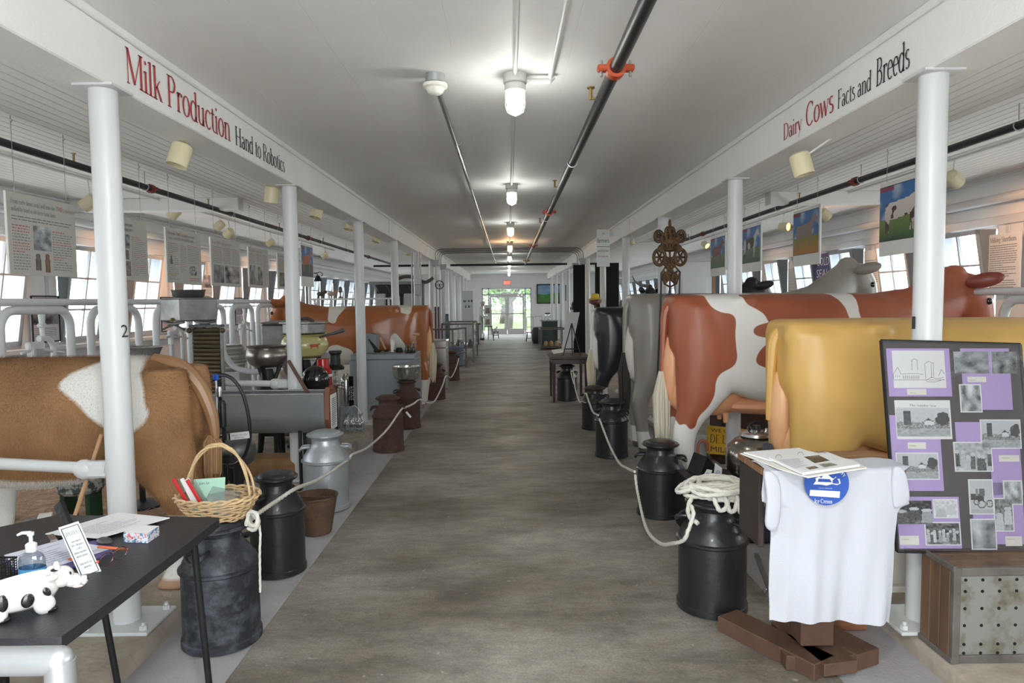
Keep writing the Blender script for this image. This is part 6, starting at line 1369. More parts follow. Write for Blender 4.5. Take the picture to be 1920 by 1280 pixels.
for i, (Y0, Y1) in enumerate(((7.0,7.42),(8.30,8.72),(9.60,10.03),(10.9,11.35),(12.2,12.65))):
    wallsheet(WL+.06, 1, Y0, Y1, 1.12, 1.60, f'black framed photograph leaning on the left window ledge, {ordw[i]} from the front', frame=True, fn=ph_plain(70+i, .05, .5, 3, (1,.93,.95)), m=mat('lilac_mount', (.62,.57,.62), .6), nm='framed_print', cat='framed print', grp='framed prints on the left window ledge')
for i, Y0 in enumerate((10.92,)): wallsheet(WL+.05, 1, Y0, Y0+.40, 1.63, 1.98, 'unframed photograph above the fourth framed print on the left wall', fn=ph_plain(80, .1, .6, 3, (1,.9,.95)), nm='wall_photo', cat='photo')
# ================================================================ stall pipework
def stall(X, Y0, Y1, lab, s, grp):
    t = thing('stanchion', lab, 'stanchion', (X, (Y0+Y1)/2, ZK), group=grp); r = .13
    MB().tube([(X,Y0,ZK),(X,Y0,1.45-r)]+[(X, Y0+r-r*math.cos(R(a)), 1.47-r+r*math.sin(R(a))) for a in range(10, 91, 16)]+[(X, Y1-r+r*math.cos(R(a)), 1.47-r+r*math.sin(R(a))) for a in range(90, 9, -16)]+[(X,Y1,1.45-r),(X,Y1,ZK)], .031, 12).build('outer_hoop', white2, t)
    c = (Y0+Y1)/2; r = .09; X2 = X+s*.02
    MB().tube([(X2,c+.13,.25),(X2,c+.13,1.16)]+[(X2, c+.13-r+r*math.cos(R(a)), 1.18+r*math.sin(R(a))) for a in range(10, 91, 20)]+[(X2,c-.02,1.27)], .021, 10).build('neck_pipe', white2, t)
    MB().cbox((X2,c-.09,.74), (.03,.05,1.0), .006).build('neck_bar', white2, t)
    MB().cbox((X2,c-.06,1.22), (.04,.16,.06), .01).cbox((X2,c-.10,1.16), (.05,.04,.12), .01).build('latch', white2, t); MB().cyl((X2,c+.02,1.26), (X2,c+.02,1.44), .014, .022, 10).cbox((X2,c+.02,1.36), (.04,.06,.03), .008).build('pivot_bracket', white2, t)
    MB().tube([(X2,c-.20,1.18),(X2,c-.05,1.20),(X2,c+.12,1.17),(X2,c+.24,1.15)], .011, 7).build('lever', white2, t)
    return t
GS = 'stall stanchions in the left row'
for i, (a, b) in enumerate(((4.45,5.17),(5.42,6.12),(6.42,7.10),(7.28,7.95),(8.18,8.84),(9.03,9.72),(10.0,10.7))): stall(-3.32, a, b, f'{ordw[i]} white hooped cow stanchion from the front on the left', 1, GS)
for i, (a, b) in enumerate(((3.95,4.68),)): stall(3.42, a, b, 'white hooped cow stanchion at the right edge behind the yellow cow', -1, 'stall stanchion on the right')
tag(MB().cyl((-3.32,YF+.3,1.525), (-3.32,9.6,1.525), .026, n=14).build('stall_rail', white2), 'long white rail on top of the left stanchions', 'rail')
tag(MB().cyl((3.42,YF+.3,1.525), (3.42,5.02,1.525), .026, n=14).build('stall_rail', white2), 'white rail above the right stanchion, ending by the red cow head', 'rail')
def divider(lab, pts, r=.026):
    t = thing('stall_divider', lab, 'pipe', tuple(pts[0]), group='white stall divider pipes'); MB().tube(curve(pts, 6), r, 14).build('tube', white2, t); e = pts[0]; MB().cbox((e[0]-.045, e[1], e[2]), (.10,.05,.075), .012).ell((e[0]-.10, e[1], e[2]), (.05,.035,.045)).build('clamp', white2, t); return t
divider('white stall divider pipe clamped to pillar 2 in front of the plush cow', [(-1.785,2.985,.775),(-2.2,2.99,.80),(-2.7,3.0,.83),(-3.25,3.0,.86)])
divider('white stall divider pipe clamped to the second left pillar above the steel trough', [(-1.785,5.467,.85),(-2.3,5.47,.86),(-2.9,5.47,.87)])
tag(MB().tube(curve(px3([(418,640,6.0),(421,662,6.0),(432,680,6.0),(448,692,6.0),(480,697,6.0),(520,692,6.0)]), 6)[:], .024, 12).build('bent_pipe', white2), 'bent white pipe sweeping down beneath the pewter separator bowl', 'pipe')
# ================================================================ left exhibits
# corrugated milk cooler
t = thing('milk_cooler', 'tall antique milk cooler with a ribbed panel and square tin tank', 'milk cooler', (-2.60, 5.56, ZK))
cm = Vector((-2.60, 5.56, 0)); aR = R(-38); ur = Vector((math.cos(aR), math.sin(aR), 0)); vr = Vector((-ur.y, ur.x, 0))
def CK(u, v, z): return cm+ur*u+vr*v+Vector((0,0,z))
Rc = rotz(aR)
MB().cbox(CK(0,.0,1.455), (.33,.31,.185), .012, Rc).build('tank', tin, t); MB().tube([CK(a,b,1.545) for a, b in ((-.15,-.14),(.15,-.14),(.15,.14),(-.15,.14))], .006, 6, closed=True).build('tank_rim', tin, t)
MB().cyl(CK(.05,-.15,1.385), CK(.05,-.175,1.378), .012, n=10).build('tap', brass, t)
for s in (-1, 1):
    MB().tube(curve([CK(-.17,s*.13,1.36),(CK(0,s*.13,1.345)),CK(.17,s*.13,1.36)], 4), .012, 6).build('bracket', dtin, t); MB().tube(curve([CK(-.17,s*.13,1.30),(CK(0,s*.13,1.335)),CK(.17,s*.13,1.30)], 4), .010, 6).build('bracket', dtin, t)
    MB().cyl((-2.40+s*.125,5.42-s*.02,.08), (-2.40+s*.125,5.42-s*.02,1.33), .014, n=10).build('side_tube', tin, t)
rb = MB()
for k in range(30): z = .35+.0325*k; rb.cyl((-2.515,5.44,z), (-2.285,5.40,z), .0175, n=8)
o = rb.build('ribbed_panel', mat('ribbed_tin', (.16,.13,.09), .35, .85, var=.2), t); o['kind'] = 'stuff'
MB().cbox((-2.40,5.42,1.325), (.28,.06,.022), .005, rotz(-.17)).build('drip_rail', dtin, t)
MB().cbox((-2.5,5.5,.20), (.5,.28,.24), .01).build('drip_tray', dtin, t)
for s in (-1, 1): MB().ell((-2.40+s*.14,5.40-s*.02,1.29), (.022,.022,.022)).build('knob', mat('bronze', (.10,.08,.05), .4, .7), t)
t = thing('round_pan', 'round tin strainer pan on top of the antique milk cooler', 'pan', tuple(CK(0,0,1.548))); MB().lathe([(.0,0),(.105,0),(.12,.015),(.128,.06),(.134,.066),(.124,.064),(.112,.02),(.0,.012)], CK(0,0,1.55), 32, close=False).build('pan_body', mat('dark_bright_tin', (.26,.26,.25), .3, .9), t)
t = thing('tin_tub', 'wide shallow tin tub peeking over the back of the plush cow', 'tub', (-2.60, 4.75, 1.10)); MB().lathe([(.0,0),(.13,0),(.165,.09),(.175,.095),(.16,.09),(.125,.012),(.0,.012)], (-2.60,4.75,1.11), 32, close=False).build('tub_body', tin, t)
t2 = thing('plant_stand', 'thin metal stand under the tin tub behind the plush cow', 'stand', (-2.60,4.75,ZK)); MB().cyl((-2.60,4.75,ZK), (-2.60,4.75,1.108), .02, n=10).lathe([(.15,0),(.15,.02),(.02,.04)], (-2.60,4.75,ZK), 18).build('column', castiron, t2)
# steel trough
def trough():
    t = thing('steel_trough', 'long half round stainless trough with a wooden end board', 'trough', (-1.85, 5.26, ZK)); x0, x1, y0, y1, z0, z1 = -2.28, -1.395, 5.09, 5.325, .50, .813
    n = 14; sec = [(y0, z1)]+[((y0+y1)/2-(y1-y0)/2*math.cos(R(a)), z0+.15-.15*math.sin(R(a))) for a in range(0, 181, 15)]+[(y1, z1)]; mb = MB(); k = len(sec)
    mb.v = [Vector((x, a, b)) for x in (x0, x1) for a, b in sec]; mb.f = [(i, k+i, k+i+1, i+1) for i in range(k-1)]+[tuple(range(k)), tuple(range(k, 2*k))[::-1]]
    sec2 = [(a+(.004 if a < 5.08 else -.004), b+(.004 if b < z1 else 0)) for a, b in sec]; q = len(mb.v); mb.v += [Vector((x, a, b)) for x in (x0+.004, x1-.02) for a, b in sec2]; mb.f += [(q+i+1, q+k+i+1, q+k+i, q+i) for i in range(k-1)]+[tuple(range(q, q+k))[::-1], tuple(range(q+k, q+2*k))]
    mb.build('basin', mat('brushed_zinc', (.36,.38,.40), .33, .75, var=.10, vscale=3, bump=.05, stretch=(.3,1,1)), t)
    for y in (y0, y1): MB().tube([(x0,y,z1),(x1,y,z1)], .008, 8).build('rolled_edge', galv, t)
    MB().boxm((-2.0,y0+.006,.70), (-1.995,y1-.006,z1-.01)).build('divider', galv, t)
    MB().prism([(y0+.02,z1+.0),(y0+.05,z1+.045),(y0+.11,z1+.02),(y1-.06,z1+.05),(y1,z1),(y1,z0+.05),(y0+.10,z0-.02),(y0+.0,z0+.12)], (x1+.001,0,0), (0,1,0), (0,0,1), (1,0,0), .034).build('wooden_end', mat('rust_wood', (.22,.085,.04), .6, var=.25, bump=.3, stretch=(1,1,.3)), t)
    pn = MB().boxm((x1+.036,y0+.05,z0+.03), (x1+.04,y0+.22,z1-.015)).build('notice', paper, t, smooth=0)
    def Qn(u, v): return Vector((x1+.0405, y0+.06+.15*u, z1-.03-.24*v))
    m_ = MB(); wordbars(m_, Qn, 14, .05, .95, .05, .95, .4, seed=9); m_.build('notice_text', ink, t, smooth=0)
    for x in (x0+.1, -1.60):
        for y in (y0+.06, y1-.06): MB().cyl((x,y,ZK), (x,y,z0+.06), .014, n=10).build('leg', castiron, t)
    return t
trough()
rr = random.Random(2); 
# pewter separator on a cast iron foot
def separator(lab, x, y, bowlz, rb_, m, foot=True, body=castiron, bh=.17, nm='cream_separator'):
    t = thing(nm, lab, 'cream separator', (x, y, ZK))
    r, z = rb_, bowlz; MB().lathe([(.0,0),(r*.55,.0),(r*.82,.03),(r*.98,bh*.45),(r,bh*.6),(r*.93,bh*.85),(r*.85,bh*.95),(r*.93,bh),(r*.97,bh+.012),(r*.90,bh+.01),(r*.80,bh*.9),(r*.9,bh*.5),(r*.5,.02),(.0,.02)], (x,y,z), 36, close=False).build('bowl', m, t)
    for k in range(3):
        a = R(-90+120*k); MB().tube([(x+.62*r*math.cos(a), y+.62*r*math.sin(a), z+.01), (x+.5*r*math.cos(a), y+.5*r*math.sin(a), z-.05), (x+.06*math.cos(a), y+.06*math.sin(a), z-.11)], [.022,.016,.018], 8).build('bracket_arm', body, t)
    MB().lathe([(.07,-.36),(.085,-.30),(.09,-.18),(.06,-.10),(.045,-.02)], (x,y,z), 24).build('gear_housing', body, t)
    if foot:
        for s in (-1, 1): MB().tube(curve([(x+s*.045,y,z-.34),(x+s*.06,y,z-.50),(x+s*.09,y,ZK+.12),(x+s*.19,y,ZK+.015)], 5), [.055-.0019*i for i in range(16)], 10, ell=(1,.6,(0,1,0))).build('foot', body, t)
        MB().prism([(-.12,.0),(.12,.0),(.07,-.16),(.05,-.28),(-.05,-.28),(-.07,-.16)], (x,y-.03,z-.32), (1,0,0), (0,0,1), (0,1,0), .06).build('web', body, t)
    return t
separator('antique separator with a round pewter bowl on black cast iron feet', -2.08, 5.84, .955, .172, pewter)
sp = separator('cream coloured enamel separator with a small red cow printed on its bowl', -1.985, 6.62, .965, .225, mat('cream_enamel', (.50,.46,.20), .25, coat=.5, var=.08), bh=.22)
cowl = [(-.05,.012),(-.046,.022),(.0,.024),(.03,.022),(.042,.03),(.052,.026),(.055,.018),(.046,.012),(.036,.010),(.034,-.002),(.034,-.022),(.028,-.022),(.027,-.004),(-.02,-.004),(-.034,-.008),(-.036,-.022),(-.042,-.022),(-.042,-.004),(-.047,.006)]
bc_ = Vector((-1.985, 6.62, .965+.12)); vdir = (CAM-bc_); vdir.z = 0; vdir.normalize(); sdir = Vector((-vdir.y, vdir.x, 0)); sdir = sdir if sdir.x > 0 else -sdir
th0 = .42; m_ = MB(); 
for a, b in cowl:
    th = th0+a/.226; d_ = vdir*math.cos(th)+sdir*math.sin(th); m_.v.append(bc_+d_*.2275+Vector((0,0,b)))
m_.f = [tuple(range(len(cowl)))]; m_.build('printed_cow', mat('print_redbrown', (.40,.07,.02), .5), sp, smooth=0)
MB().lathe([(.0,.0),(.19,.0),(.20,.01),(.20,.09),(.232,.10),(.232,.112),(.0,.115)], (-1.985,6.62,1.205), 36).build('supply_can', tin, sp); MB().tube(curve([(-2.05,6.55,1.32),(-1.98,6.5,1.345),(-1.92,6.5,1.35),(-1.86,6.52,1.32)], 4), .018, 8).build('lid_handle', dtin, sp)
MB().tube(curve(px3([(600,632,6.5),(612,628,6.4),(628,624,6.3),(646,618,6.2)]), 5), [.012]*10+[.017]*3+[.02]*2+[.014], 8).build('crank', dtin, sp)
MB().lathe([(.08,.0),(.085,.02),(.05,.05),(.045,.14),(.06,.16),(.06,.18)], (-1.66,6.5,.86), 18).build('hand_pump', castiron, sp)
t = thing('galvanised_tank', 'crinkled galvanised tank behind the pewter separator bowl', 'tank', (-2.3, 7.0, ZK)); MB().cbox((-2.32,6.98,.72), (.34,.30,1.14), .02).build('tank_body', tin, t); MB().lathe([(.20,.0),(.21,.015),(.10,.03),(.0,.035)], (-2.32,6.98,1.29), 30).build('lid', tin, t)
t = thing('flywheel_drum', 'large glossy black round drum to the right of the second left pillar', 'drum', (-1.72,6.02,ZK)); MB().ell((-1.72,6.02,.81), (.125,.10,.135), 28, 18).build('drum', mat('gloss_black', (.008,.008,.01), .12, coat=.6), t); MB().cyl((-1.72,6.02,ZK), (-1.72,6.02,.69), .05, n=16).lathe([(.14,0),(.14,.03),(.05,.06)], (-1.72,6.02,ZK), 20).build('pedestal', castiron, t)
t = thing('red_can', 'red enamel can with a white band beside the black drum', 'can', (-1.66,6.0,.45)); rp_ = mat('red_enamel', (.42,.015,.012), .25, coat=.4)
pr = atY(606,700,6.27); MB().lathe([(.075,.0),(.08,.01),(.08,.145),(.06,.165),(.056,.245),(.06,.25),(.0,.25)], (pr.x,pr.y,.735), 28).build('can_body', rp_, t); MB().lathe([(.081,.085),(.081,.108)], (pr.x,pr.y,.735), 28, close=False).build('white_band', bedge, t)
PW[t.name] = Matrix.Translation(t.location)
tb = thing('display_bench', 'dark display bench carrying the red can and the glass bottles', 'bench', (-1.72,6.2,ZK)); MB().cbox((-1.70,6.27,.715), (.20,.18,.035), .006).build('bench_top', dw, tb)
for x in (-1.78,-1.62):
    for y in (6.21,6.33): MB().cyl((x,y,ZK), (x,y,.70), .014, n=8).build('leg', castiron, tb)
# wood strut, leaning
a, b = atY(541,676,5.35), atY(572,728,5.3); tag(MB().tube([a, b+(b-a)*.5], .016, 4).build('wooden_lever', mat('dark_red_wood', (.11,.045,.035), .5, var=.2)), 'dark wooden lever leaning in front of the second left pillar', 'lever')
# glass bottles & carriers
bglass = glassmat('bottle_glass', (.88,.92,.91), .28, .08)
BPROF = [(.0,.003),(.040,.0),(.044,.008),(.044,.11),(.038,.135),(.022,.165),(.018,.195),(.018,.215),(.024,.222),(.024,.236),(.019,.24)]
def bottle(x, y, z, lab, grp, s=1.): t = MB().lathe([(r*s, zz*s) for r, zz in BPROF], (x,y,z), 18).build('milk_bottle', bglass); return tag(t, lab, 'milk bottle', grp)
c0 = atZ(661,812,ZK); car = thing('bottle_carrier', 'wire carrier holding glass milk bottles on the slab edge by the third left pillar', 'carrier', (c0.x,c0.y+.06,ZK)); cx_, cy2 = c0.x, c0.y+.08
w_ = MB()
for z in (.01,.05,.10): w_.tube([(cx_+a,cy2+b,ZK+z) for a, b in ((-.11,-.065),(.11,-.065),(.11,.065),(-.11,.065))], .003, 5, closed=True)
for a in (-.11,-.036,.036,.11):
    for b in (-.065,.065): w_.tube([(cx_+a,cy2+b,ZK),(cx_+a,cy2+b,ZK+.10)], .0025, 5)
w_.tube(curve([(cx_-.11,cy2,ZK+.10),(cx_-.06,cy2,ZK+.24),(cx_,cy2,ZK+.29),(cx_+.06,cy2,ZK+.24),(cx_+.11,cy2,ZK+.10)], 5), .0035, 6); w_.tube([(cx_-.11,cy2,ZK+.01),(cx_+.11,cy2,ZK+.01)], .003, 5)
w_.build('wire_frame', galv, car)
k = 0
for j in range(2):
    for i in range(3): bottle(cx_-.072+.072*i, cy2-.032+.064*j, ZK+.014, f'{("left","middle","right")[i]} glass milk bottle in the {("front","back")[j]} row of the carrier', 'milk bottles in the wire carrier', .78)
for i, (px, py, Y) in enumerate(((630,693,6.6),(640,690,6.7),(650,694,6.6),(636,716,6.5))): p = atY(px, py, Y); 
shelf = thing('bottle_shelf', 'low steel shelf with clear bottles and basins left of the grey cabinet', 'shelf', (-2.08,7.7,ZK))
for z in (.60,.74,.86): MB().cbox((-2.10,7.70,z), (.30,.30,.018), .004).build('shelf_board', white2 if z > .8 else galv, shelf)
for x in (-2.23,-1.97):
    for y in (7.57,7.83): MB().cyl((x,y,ZK), (x,y,.86), .012, n=8).build('shelf_post', galv, shelf)
for i in range(4): bottle(-2.19+.075*i, 7.62, .61, f'{("leftmost","second","third","rightmost")[i]} clear bottle on the low steel shelf', 'bottles on the steel shelf', .5)
t = thing('enamel_basin', 'wide white enamel basin on top of the steel bottle shelf', 'basin', (-2.08,7.7,.87)); MB().lathe([(.0,0),(.12,.0),(.17,.07),(.19,.075),(.19,.08),(.165,.078),(.115,.01),(.0,.01)], (-2.08,7.70,.87), 30, close=False).build('basin_body', white2, t)
t = thing('steel_cylinder', 'polished steel milk cylinder with a black label, left of the third left pillar', 'cylinder', (-1.82,7.72,ZK)); p = atY(649,730,7.72); MB().lathe([(.055,.0),(.06,.01),(.06,.29),(.05,.33),(.03,.35),(.03,.37),(.0,.375)], (p.x,p.y,.32), 26).build('cylinder_body', steel, t)
q_ = atY(659,735,7.64); MB().cbox((q_.x,q_.y,.50), (.055,.03,.34), .004).build('black_label_panel', mat('gloss_black', (.008,.008,.01), .12, coat=.6), t); MB().cbox((p.x+.01,p.y-.03,.20), (.16,.18,.245), .006).build('grey_plinth', steelgrey, t)
m_ = MB()
for i, s_ in enumerate(('SURGE','MILKER','PARTS')): put_text(m_, s_, (q_.x-.012+.02*i, q_.y-.0155, .40), (0,0,1), (-1,0,0), .012, .16)
m_.build('label_words', bedge, t, smooth=0)
t = thing('glass_fitting', 'cluster of chrome and glass milk line fittings beside the steel cylinder', 'fitting', tuple(atY(638,735,7.3))); g0 = atY(638,715,7.3)
for k in range(7): MB().ell(g0+Vector((.025*math.cos(k*2.2), .02*math.sin(k*2.2), -.012*k)), (.018,.018,.018)).build('chrome_ball', steel, t)
MB().cyl((g0.x,g0.y,ZK), (g0.x,g0.y,g0.z), .012, n=10).build('rod', steel, t)
gb = tag(MB().cbox((-1.66,5.80,.36), (.18,.18,.57), .008).build('grey_case', steelgrey), 'narrow grey metal case just right of the trough end', 'case')
# grey cabinet
gp = mat('grey_paint', (.235,.255,.275), .45, .05, var=.08, vscale=3); t = thing('grey_cabinet', 'large grey painted metal cabinet on the left behind the rusty cans', 'cabinet', (-1.62,8.9,0)); gx0, gx1, gy0, gy1 = -2.05, -1.21, 8.72, 9.36
MB().cbox(((gx0+gx1)/2,(gy0+gy1)/2,.39), (gx1-gx0,gy1-gy0,.74), .008).build('cabinet_body', gp, t); MB().cbox(((gx0+gx1)/2-.16,(gy0+gy1)/2,.795), (gx1-gx0-.36,gy1-gy0+.02,.07), .008).build('lid', gp, t); MB().cbox((gx1-.18,(gy0+gy1)/2,.795), (.355,gy1-gy0+.02,.07), .008).build('lid', gp, t)
for k in range(2): MB().cyl((gx0+.10+.055*k,gy0-.002,.70), (gx0+.10+.055*k,gy0+.004,.70), .014, n=14).build('vent_hole', MATS['hole_dark'], t)
GT = .832
t = tag(MB().prism([(0,0),(.26,0),(.26,.24),(.18,.25),(.0,.25)], (-2.0,8.95,GT), (1,0,0), (0,0,1), (0,1,0), .2).build('grey_box', gp), 'grey sloping metal box standing on the grey cabinet', 'box')
for i, (x, tilt, L_, r_, m_, lab) in enumerate(((-1.73,-.5,.20,.010,castiron,'black bristle brush leaning in the heap on the grey cabinet'),(-1.69,-.7,.17,.013,castiron,'dark brush at the left of the heap on the grey cabinet'),(-1.60,-.42,.21,.012,mat('pale_wood', (.48,.32,.17), .6),'pale wooden handled brush on the grey cabinet'),(-1.53,.05,.16,.024,bedge,'white cylindrical brush standing on the grey cabinet'),(-1.20+.0-.10,.35,.25,.010,MATS['pale_wood'],'small mallet with a wooden head on the grey cabinet'))):
    z0 = GT+.012; c = Vector((x, 8.88+.02*i, z0)); d = Vector((math.sin(tilt), 0, math.cos(tilt))); t = thing('brush', lab, 'brush', tuple(c), group='dairy brushes on the grey cabinet'); MB().cyl(c, c+d*L_, r_, n=12).build('handle', m_, t)
    if i == 4: MB().cyl(c+d*L_-Vector((.04,0,0)), c+d*L_+Vector((.04,0,-.015)), .022, n=14).build('mallet_head', MATS['pale_wood'], t)
    else: MB().ell(c+d*.02, (.03,.02,.02)).build('bristles', castiron, t)
t = tag(MB().lathe([(.0,0),(.045,.0),(.05,.03),(.035,.06),(.0,.06)], (-1.45,9.0,GT), 20).build('rubber_stopper', castiron), 'black rounded rubber stopper in the heap on the grey cabinet', 'stopper')
for i in range(3): tag(MB().lathe([(r*.5, z*.5) for r, z in BPROF], (-1.33+.045*i,8.86,GT), 14).build('dark_bottle', mat('dark_green_glass', (.015,.03,.02), .1, coat=.5)), f'{("left","middle","right")[i]} small dark bottle near the right end of the grey cabinet', 'bottle', 'dark bottles on the grey cabinet')
# bench with animal figures on the far side above the orange cow
tr = thing('high_shelf', 'white shelf behind the orange cow carrying small animal figures', 'shelf', (-2.75,12.0,ZK)); MB().cbox((-2.75,12.0,1.56), (1.4,.3,.03), .004).build('shelf_board', white2, tr)
for x in (-3.4,-2.1): MB().cyl((x,12,ZK), (x,12,1.55), .02, n=8).build('shelf_post', white2, tr)
for i, (px, m_, lab) in enumerate(((602,mat('dark_bronze', (.06,.045,.035), .5),'small dark bronze bull figure on the high white shelf'),(622,mat('tan_clay', (.36,.28,.20), .6),'small tan clay bull figure on the high white shelf'))):
    x = atY(px, 560, 12).x; f = MB().ell((x,12,1.655), (.075,.035,.042)).ell((x+.075,12,1.685), (.035,.025,.028), rot=roty(.5))
    for a in (-.045,.045):
        for b in (-.02,.02): f.cyl((x+a,12+b,1.578), (x+a,12+b,1.65), .010, n=6)
    for s in (-1,1): f.tube([(x+.08,12+s*.02,1.70),(x+.09,12+s*.045,1.73)], [.006,.002], 5)
    t = f.build('animal_figure', m_); tag(t, lab, 'figurine')
x = atY(638,540,12).x; tag(MB().lathe([(.04,0),(.04,.01),(.012,.03),(.012,.09),(.035,.11),(.035,.17),(.012,.20),(.0,.20)], (x,12,1.577), 16).build('lantern', dtin), 'slim dark lantern on the high white shelf', 'lantern')
# wall bell / dinner bell on bracket
t = thing('dinner_bell', 'black dinner bell on a scrolled bracket at the left wall', 'bell', (-3.3,12.6,2.1)); p = atY(606,512,12.6); MB().lathe([(.07,-.09),(.075,-.085),(.055,-.04),(.04,.0),(.015,.02),(.0,.02)], p, 20).build('bell_cup', castiron, t); MB().tube([p+Vector((0,0,.02)), p+Vector((-.02,0,.06)), p+Vector((-.26,0,.06)), p+Vector((-.26,0,-.14))], .010, 6).tube(curve([p+Vector((-.02,0,.06)), p+Vector((.05,0,.08)), p+Vector((.09,0,.03)), p+Vector((.06,0,-.0))], 4), .007, 6).build('bracket', castiron, t); t.location = p
bp_ = tag(MB().cyl((p.x-.26,12.6,ZK), (p.x-.26,12.6,p.z-.10), .03, n=10).build('bell_post', white2), 'white post carrying the black dinner bell', 'post')
# milking claw with hoses
t = thing('milking_machine', 'milking claw with looping black rubber hoses and a blue clip, by the plush cow tail', 'milking machine', (-1.68,4.25,ZK)); rub = mat('black_rubber', (.012,.012,.013), .4)
YM = 4.1; top = atY(405,704,YM)
MB().cyl((top.x,YM,ZK), (top.x,YM,top.z), .008, n=8).lathe([(.12,0),(.12,.02),(.02,.04)], (top.x,YM,ZK), 20).build('stand_rod', galv, t)
MB().cbox(top+Vector((0,0,-.01)), (.034,.03,.04), .008).build('blue_clip', mat('blue_clip', (.02,.09,.50), .4), t)
for L_ in ([(405,706),(394,716),(387,735),(386,760),(388,790),(392,830),(394,860)], [(404,706),(410,715),(412,740),(416,770),(420,800),(418,840)], [(406,704),(420,703),(438,712),(455,738),(466,780),(468,820),(460,850),(445,868),(430,872)], [(402,708),(392,722),(388,750),(395,790),(400,830)]):
    MB().tube(curve([atY(a, b, YM+.015*i) for i, (a, b) in enumerate(L_)], 6), .011, 9).build('hose', rub, t)
for px, py in ((389,745),(411,735)): p = atY(px, py, YM-.01); MB().lathe([(.013,-.03),(.018,-.025),(.018,.02),(.015,.035),(.0,.035)], p, 14).build('steel_collar', steel, t)
for px, py in ((391,775),(417,772),(402,800)): p = atY(px, py, YM); MB().lathe([(.012,-.10),(.021,-.09),(.023,.05),(.014,.07),(.0,.07)], p, 14).build('teat_cup', rub, t)
p = atY(404,850,YM); MB().cyl((p.x,YM,p.z-.30), (p.x,YM,p.z+.10), .04, .03, 16).build('pulsator_column', castiron, t); MB().cbox((p.x+.07,YM,p.z-.03), (.07,.05,.05), .008).build('valve', castiron, t)
pb_ = atY(446,850,4.40); t = thing('claw_bucket', 'dull round metal bucket with a white name plate, hanging under the trough', 'bucket', (pb_.x,4.40,ZK)); MB().lathe([(.0,.0),(.05,.005),(.095,.04),(.115,.09),(.11,.15),(.09,.175),(.0,.18)], (pb_.x,4.40,.43), 30).build('bucket_body', dtin, t); MB().cyl((pb_.x,4.40,ZK), (pb_.x,4.40,.44), .03, n=12).lathe([(.10,0),(.10,.02),(.03,.04)], (pb_.x,4.40,ZK), 18).build('pedestal', castiron, t)
q_ = [atY(*q, 4.16) for q in ((432,825),(468,821),(467,808),(431,812))]; nn = (q_[1]-q_[0]).cross(q_[3]-q_[0]).normalized(); nn = nn if nn.dot(CAM-q_[0]) > 0 else -nn; m_ = MB(); panel(m_, q_, .003, nn); m_.build('name_plate', paper, t, smooth=0); m_ = MB(); put_text(m_, 'MILKING MACHINE', q_[0]+Vector((.008,0,.022))+nn*.001, q_[1]-q_[0], (0,0,1), .010, .10); put_text(m_, 'SEPARATOR', q_[0]+Vector((.025,0,.008))+nn*.001, q_[1]-q_[0], (0,0,1), .010, .06); m_.build('plate_words', ink, t, smooth=0)
t = tag(MB().cbox((-1.95,5.55,.16), (.50,.30,.17), .04).build('fawn_pad', mat('fawn_plush', (.30,.16,.07), .95, var=.25, vscale=12, bump=1., bscale=120)), 'fawn plush pad lying on the slab beneath the trough', 'pad')
# stool, green stand and straw patch beyond the plush cow legs
p = atY(84,985,3.9); t = thing('milking_stool', 'dark round three legged stool beyond the plush cow', 'stool', (p.x,3.9,ZK)); MB().lathe([(.0,0),(.155,0),(.165,.01),(.165,.04),(.155,.045),(.0,.045)], (p.x,3.9,.20), 30).build('seat', mat('grey_wood_seat', (.15,.135,.125), .6, .1, var=.3), t)
for k in range(3): a = 2*PI*k/3+.4; MB().cyl((p.x+.13*math.cos(a),3.9+.13*math.sin(a),ZK), (p.x+.09*math.cos(a),3.9+.09*math.sin(a),.205), .016, n=8).build('leg', dw, t)
tag(MB().cbox((p.x+.02,3.88,.27), (.07,.09,.05), .003, rotz(.5)).build('small_carton', cream), 'small pale carton on the dark stool', 'carton')
p = atY(152,925,4.35); t = thing('patterned_tub', 'weathered patterned tub on green legs beyond the plush cow belly', 'tub', (p.x,4.35,ZK)); MB().lathe([(.12,0),(.135,.02),(.135,.16),(.12,.17),(.0,.17)], (p.x,4.35,.30), 28).build('tub_body', mat('patterned_tin', (.42,.43,.40), .5, .2, col2=(.06,.07,.06), vscale=14, thr=(.42,.5)), t)
for s in (-1,1): MB().cbox((p.x+s*.08,4.35,.19), (.03,.14,.22), .004).build('leg', mat('green_wood', (.015,.055,.025), .5), t)
straw = mat('straw_tan', (.52,.34,.22), .9, col2=(.34,.21,.13), vscale=25, bump=.6, bscale=60); st_ = thing('straw_bed', 'patch of tan straw on the slab under the plush cow', 'straw', (-3.1,4.6,ZK)); m_ = MB(); r_ = random.Random(8)
for _ in range(2600):
    x, y = r_.uniform(-3.9,-2.35), r_.uniform(3.7,5.6); a = r_.uniform(0,PI); L_ = r_.uniform(.03,.07); z = ZK+r_.uniform(.002,.02); d = Vector((math.cos(a)*L_, math.sin(a)*L_, r_.uniform(-.005,.005))); w = Vector((-math.sin(a)*.0025, math.cos(a)*.0025, 0)); c = Vector((x,y,z)); m_.add([c-d-w, c+d-w, c+d+w, c-d+w], [(0,1,2,3)])
m_.boxm((-3.9,3.7,ZK-.01), (-2.35,5.6,ZK+.006)); o = m_.build('straw', straw, st_, smooth=0); o['kind'] = 'stuff'
p1, p2 = atY(190,815,3.13), atY(140,968,2.9); tag(MB().cyl(p1, p2+(p2-p1)*.55, .0085, n=10).build('wooden_stick', mat('cane', (.42,.24,.12), .5)), 'thin tan wooden stick leaning against pillar 2', 'stick')

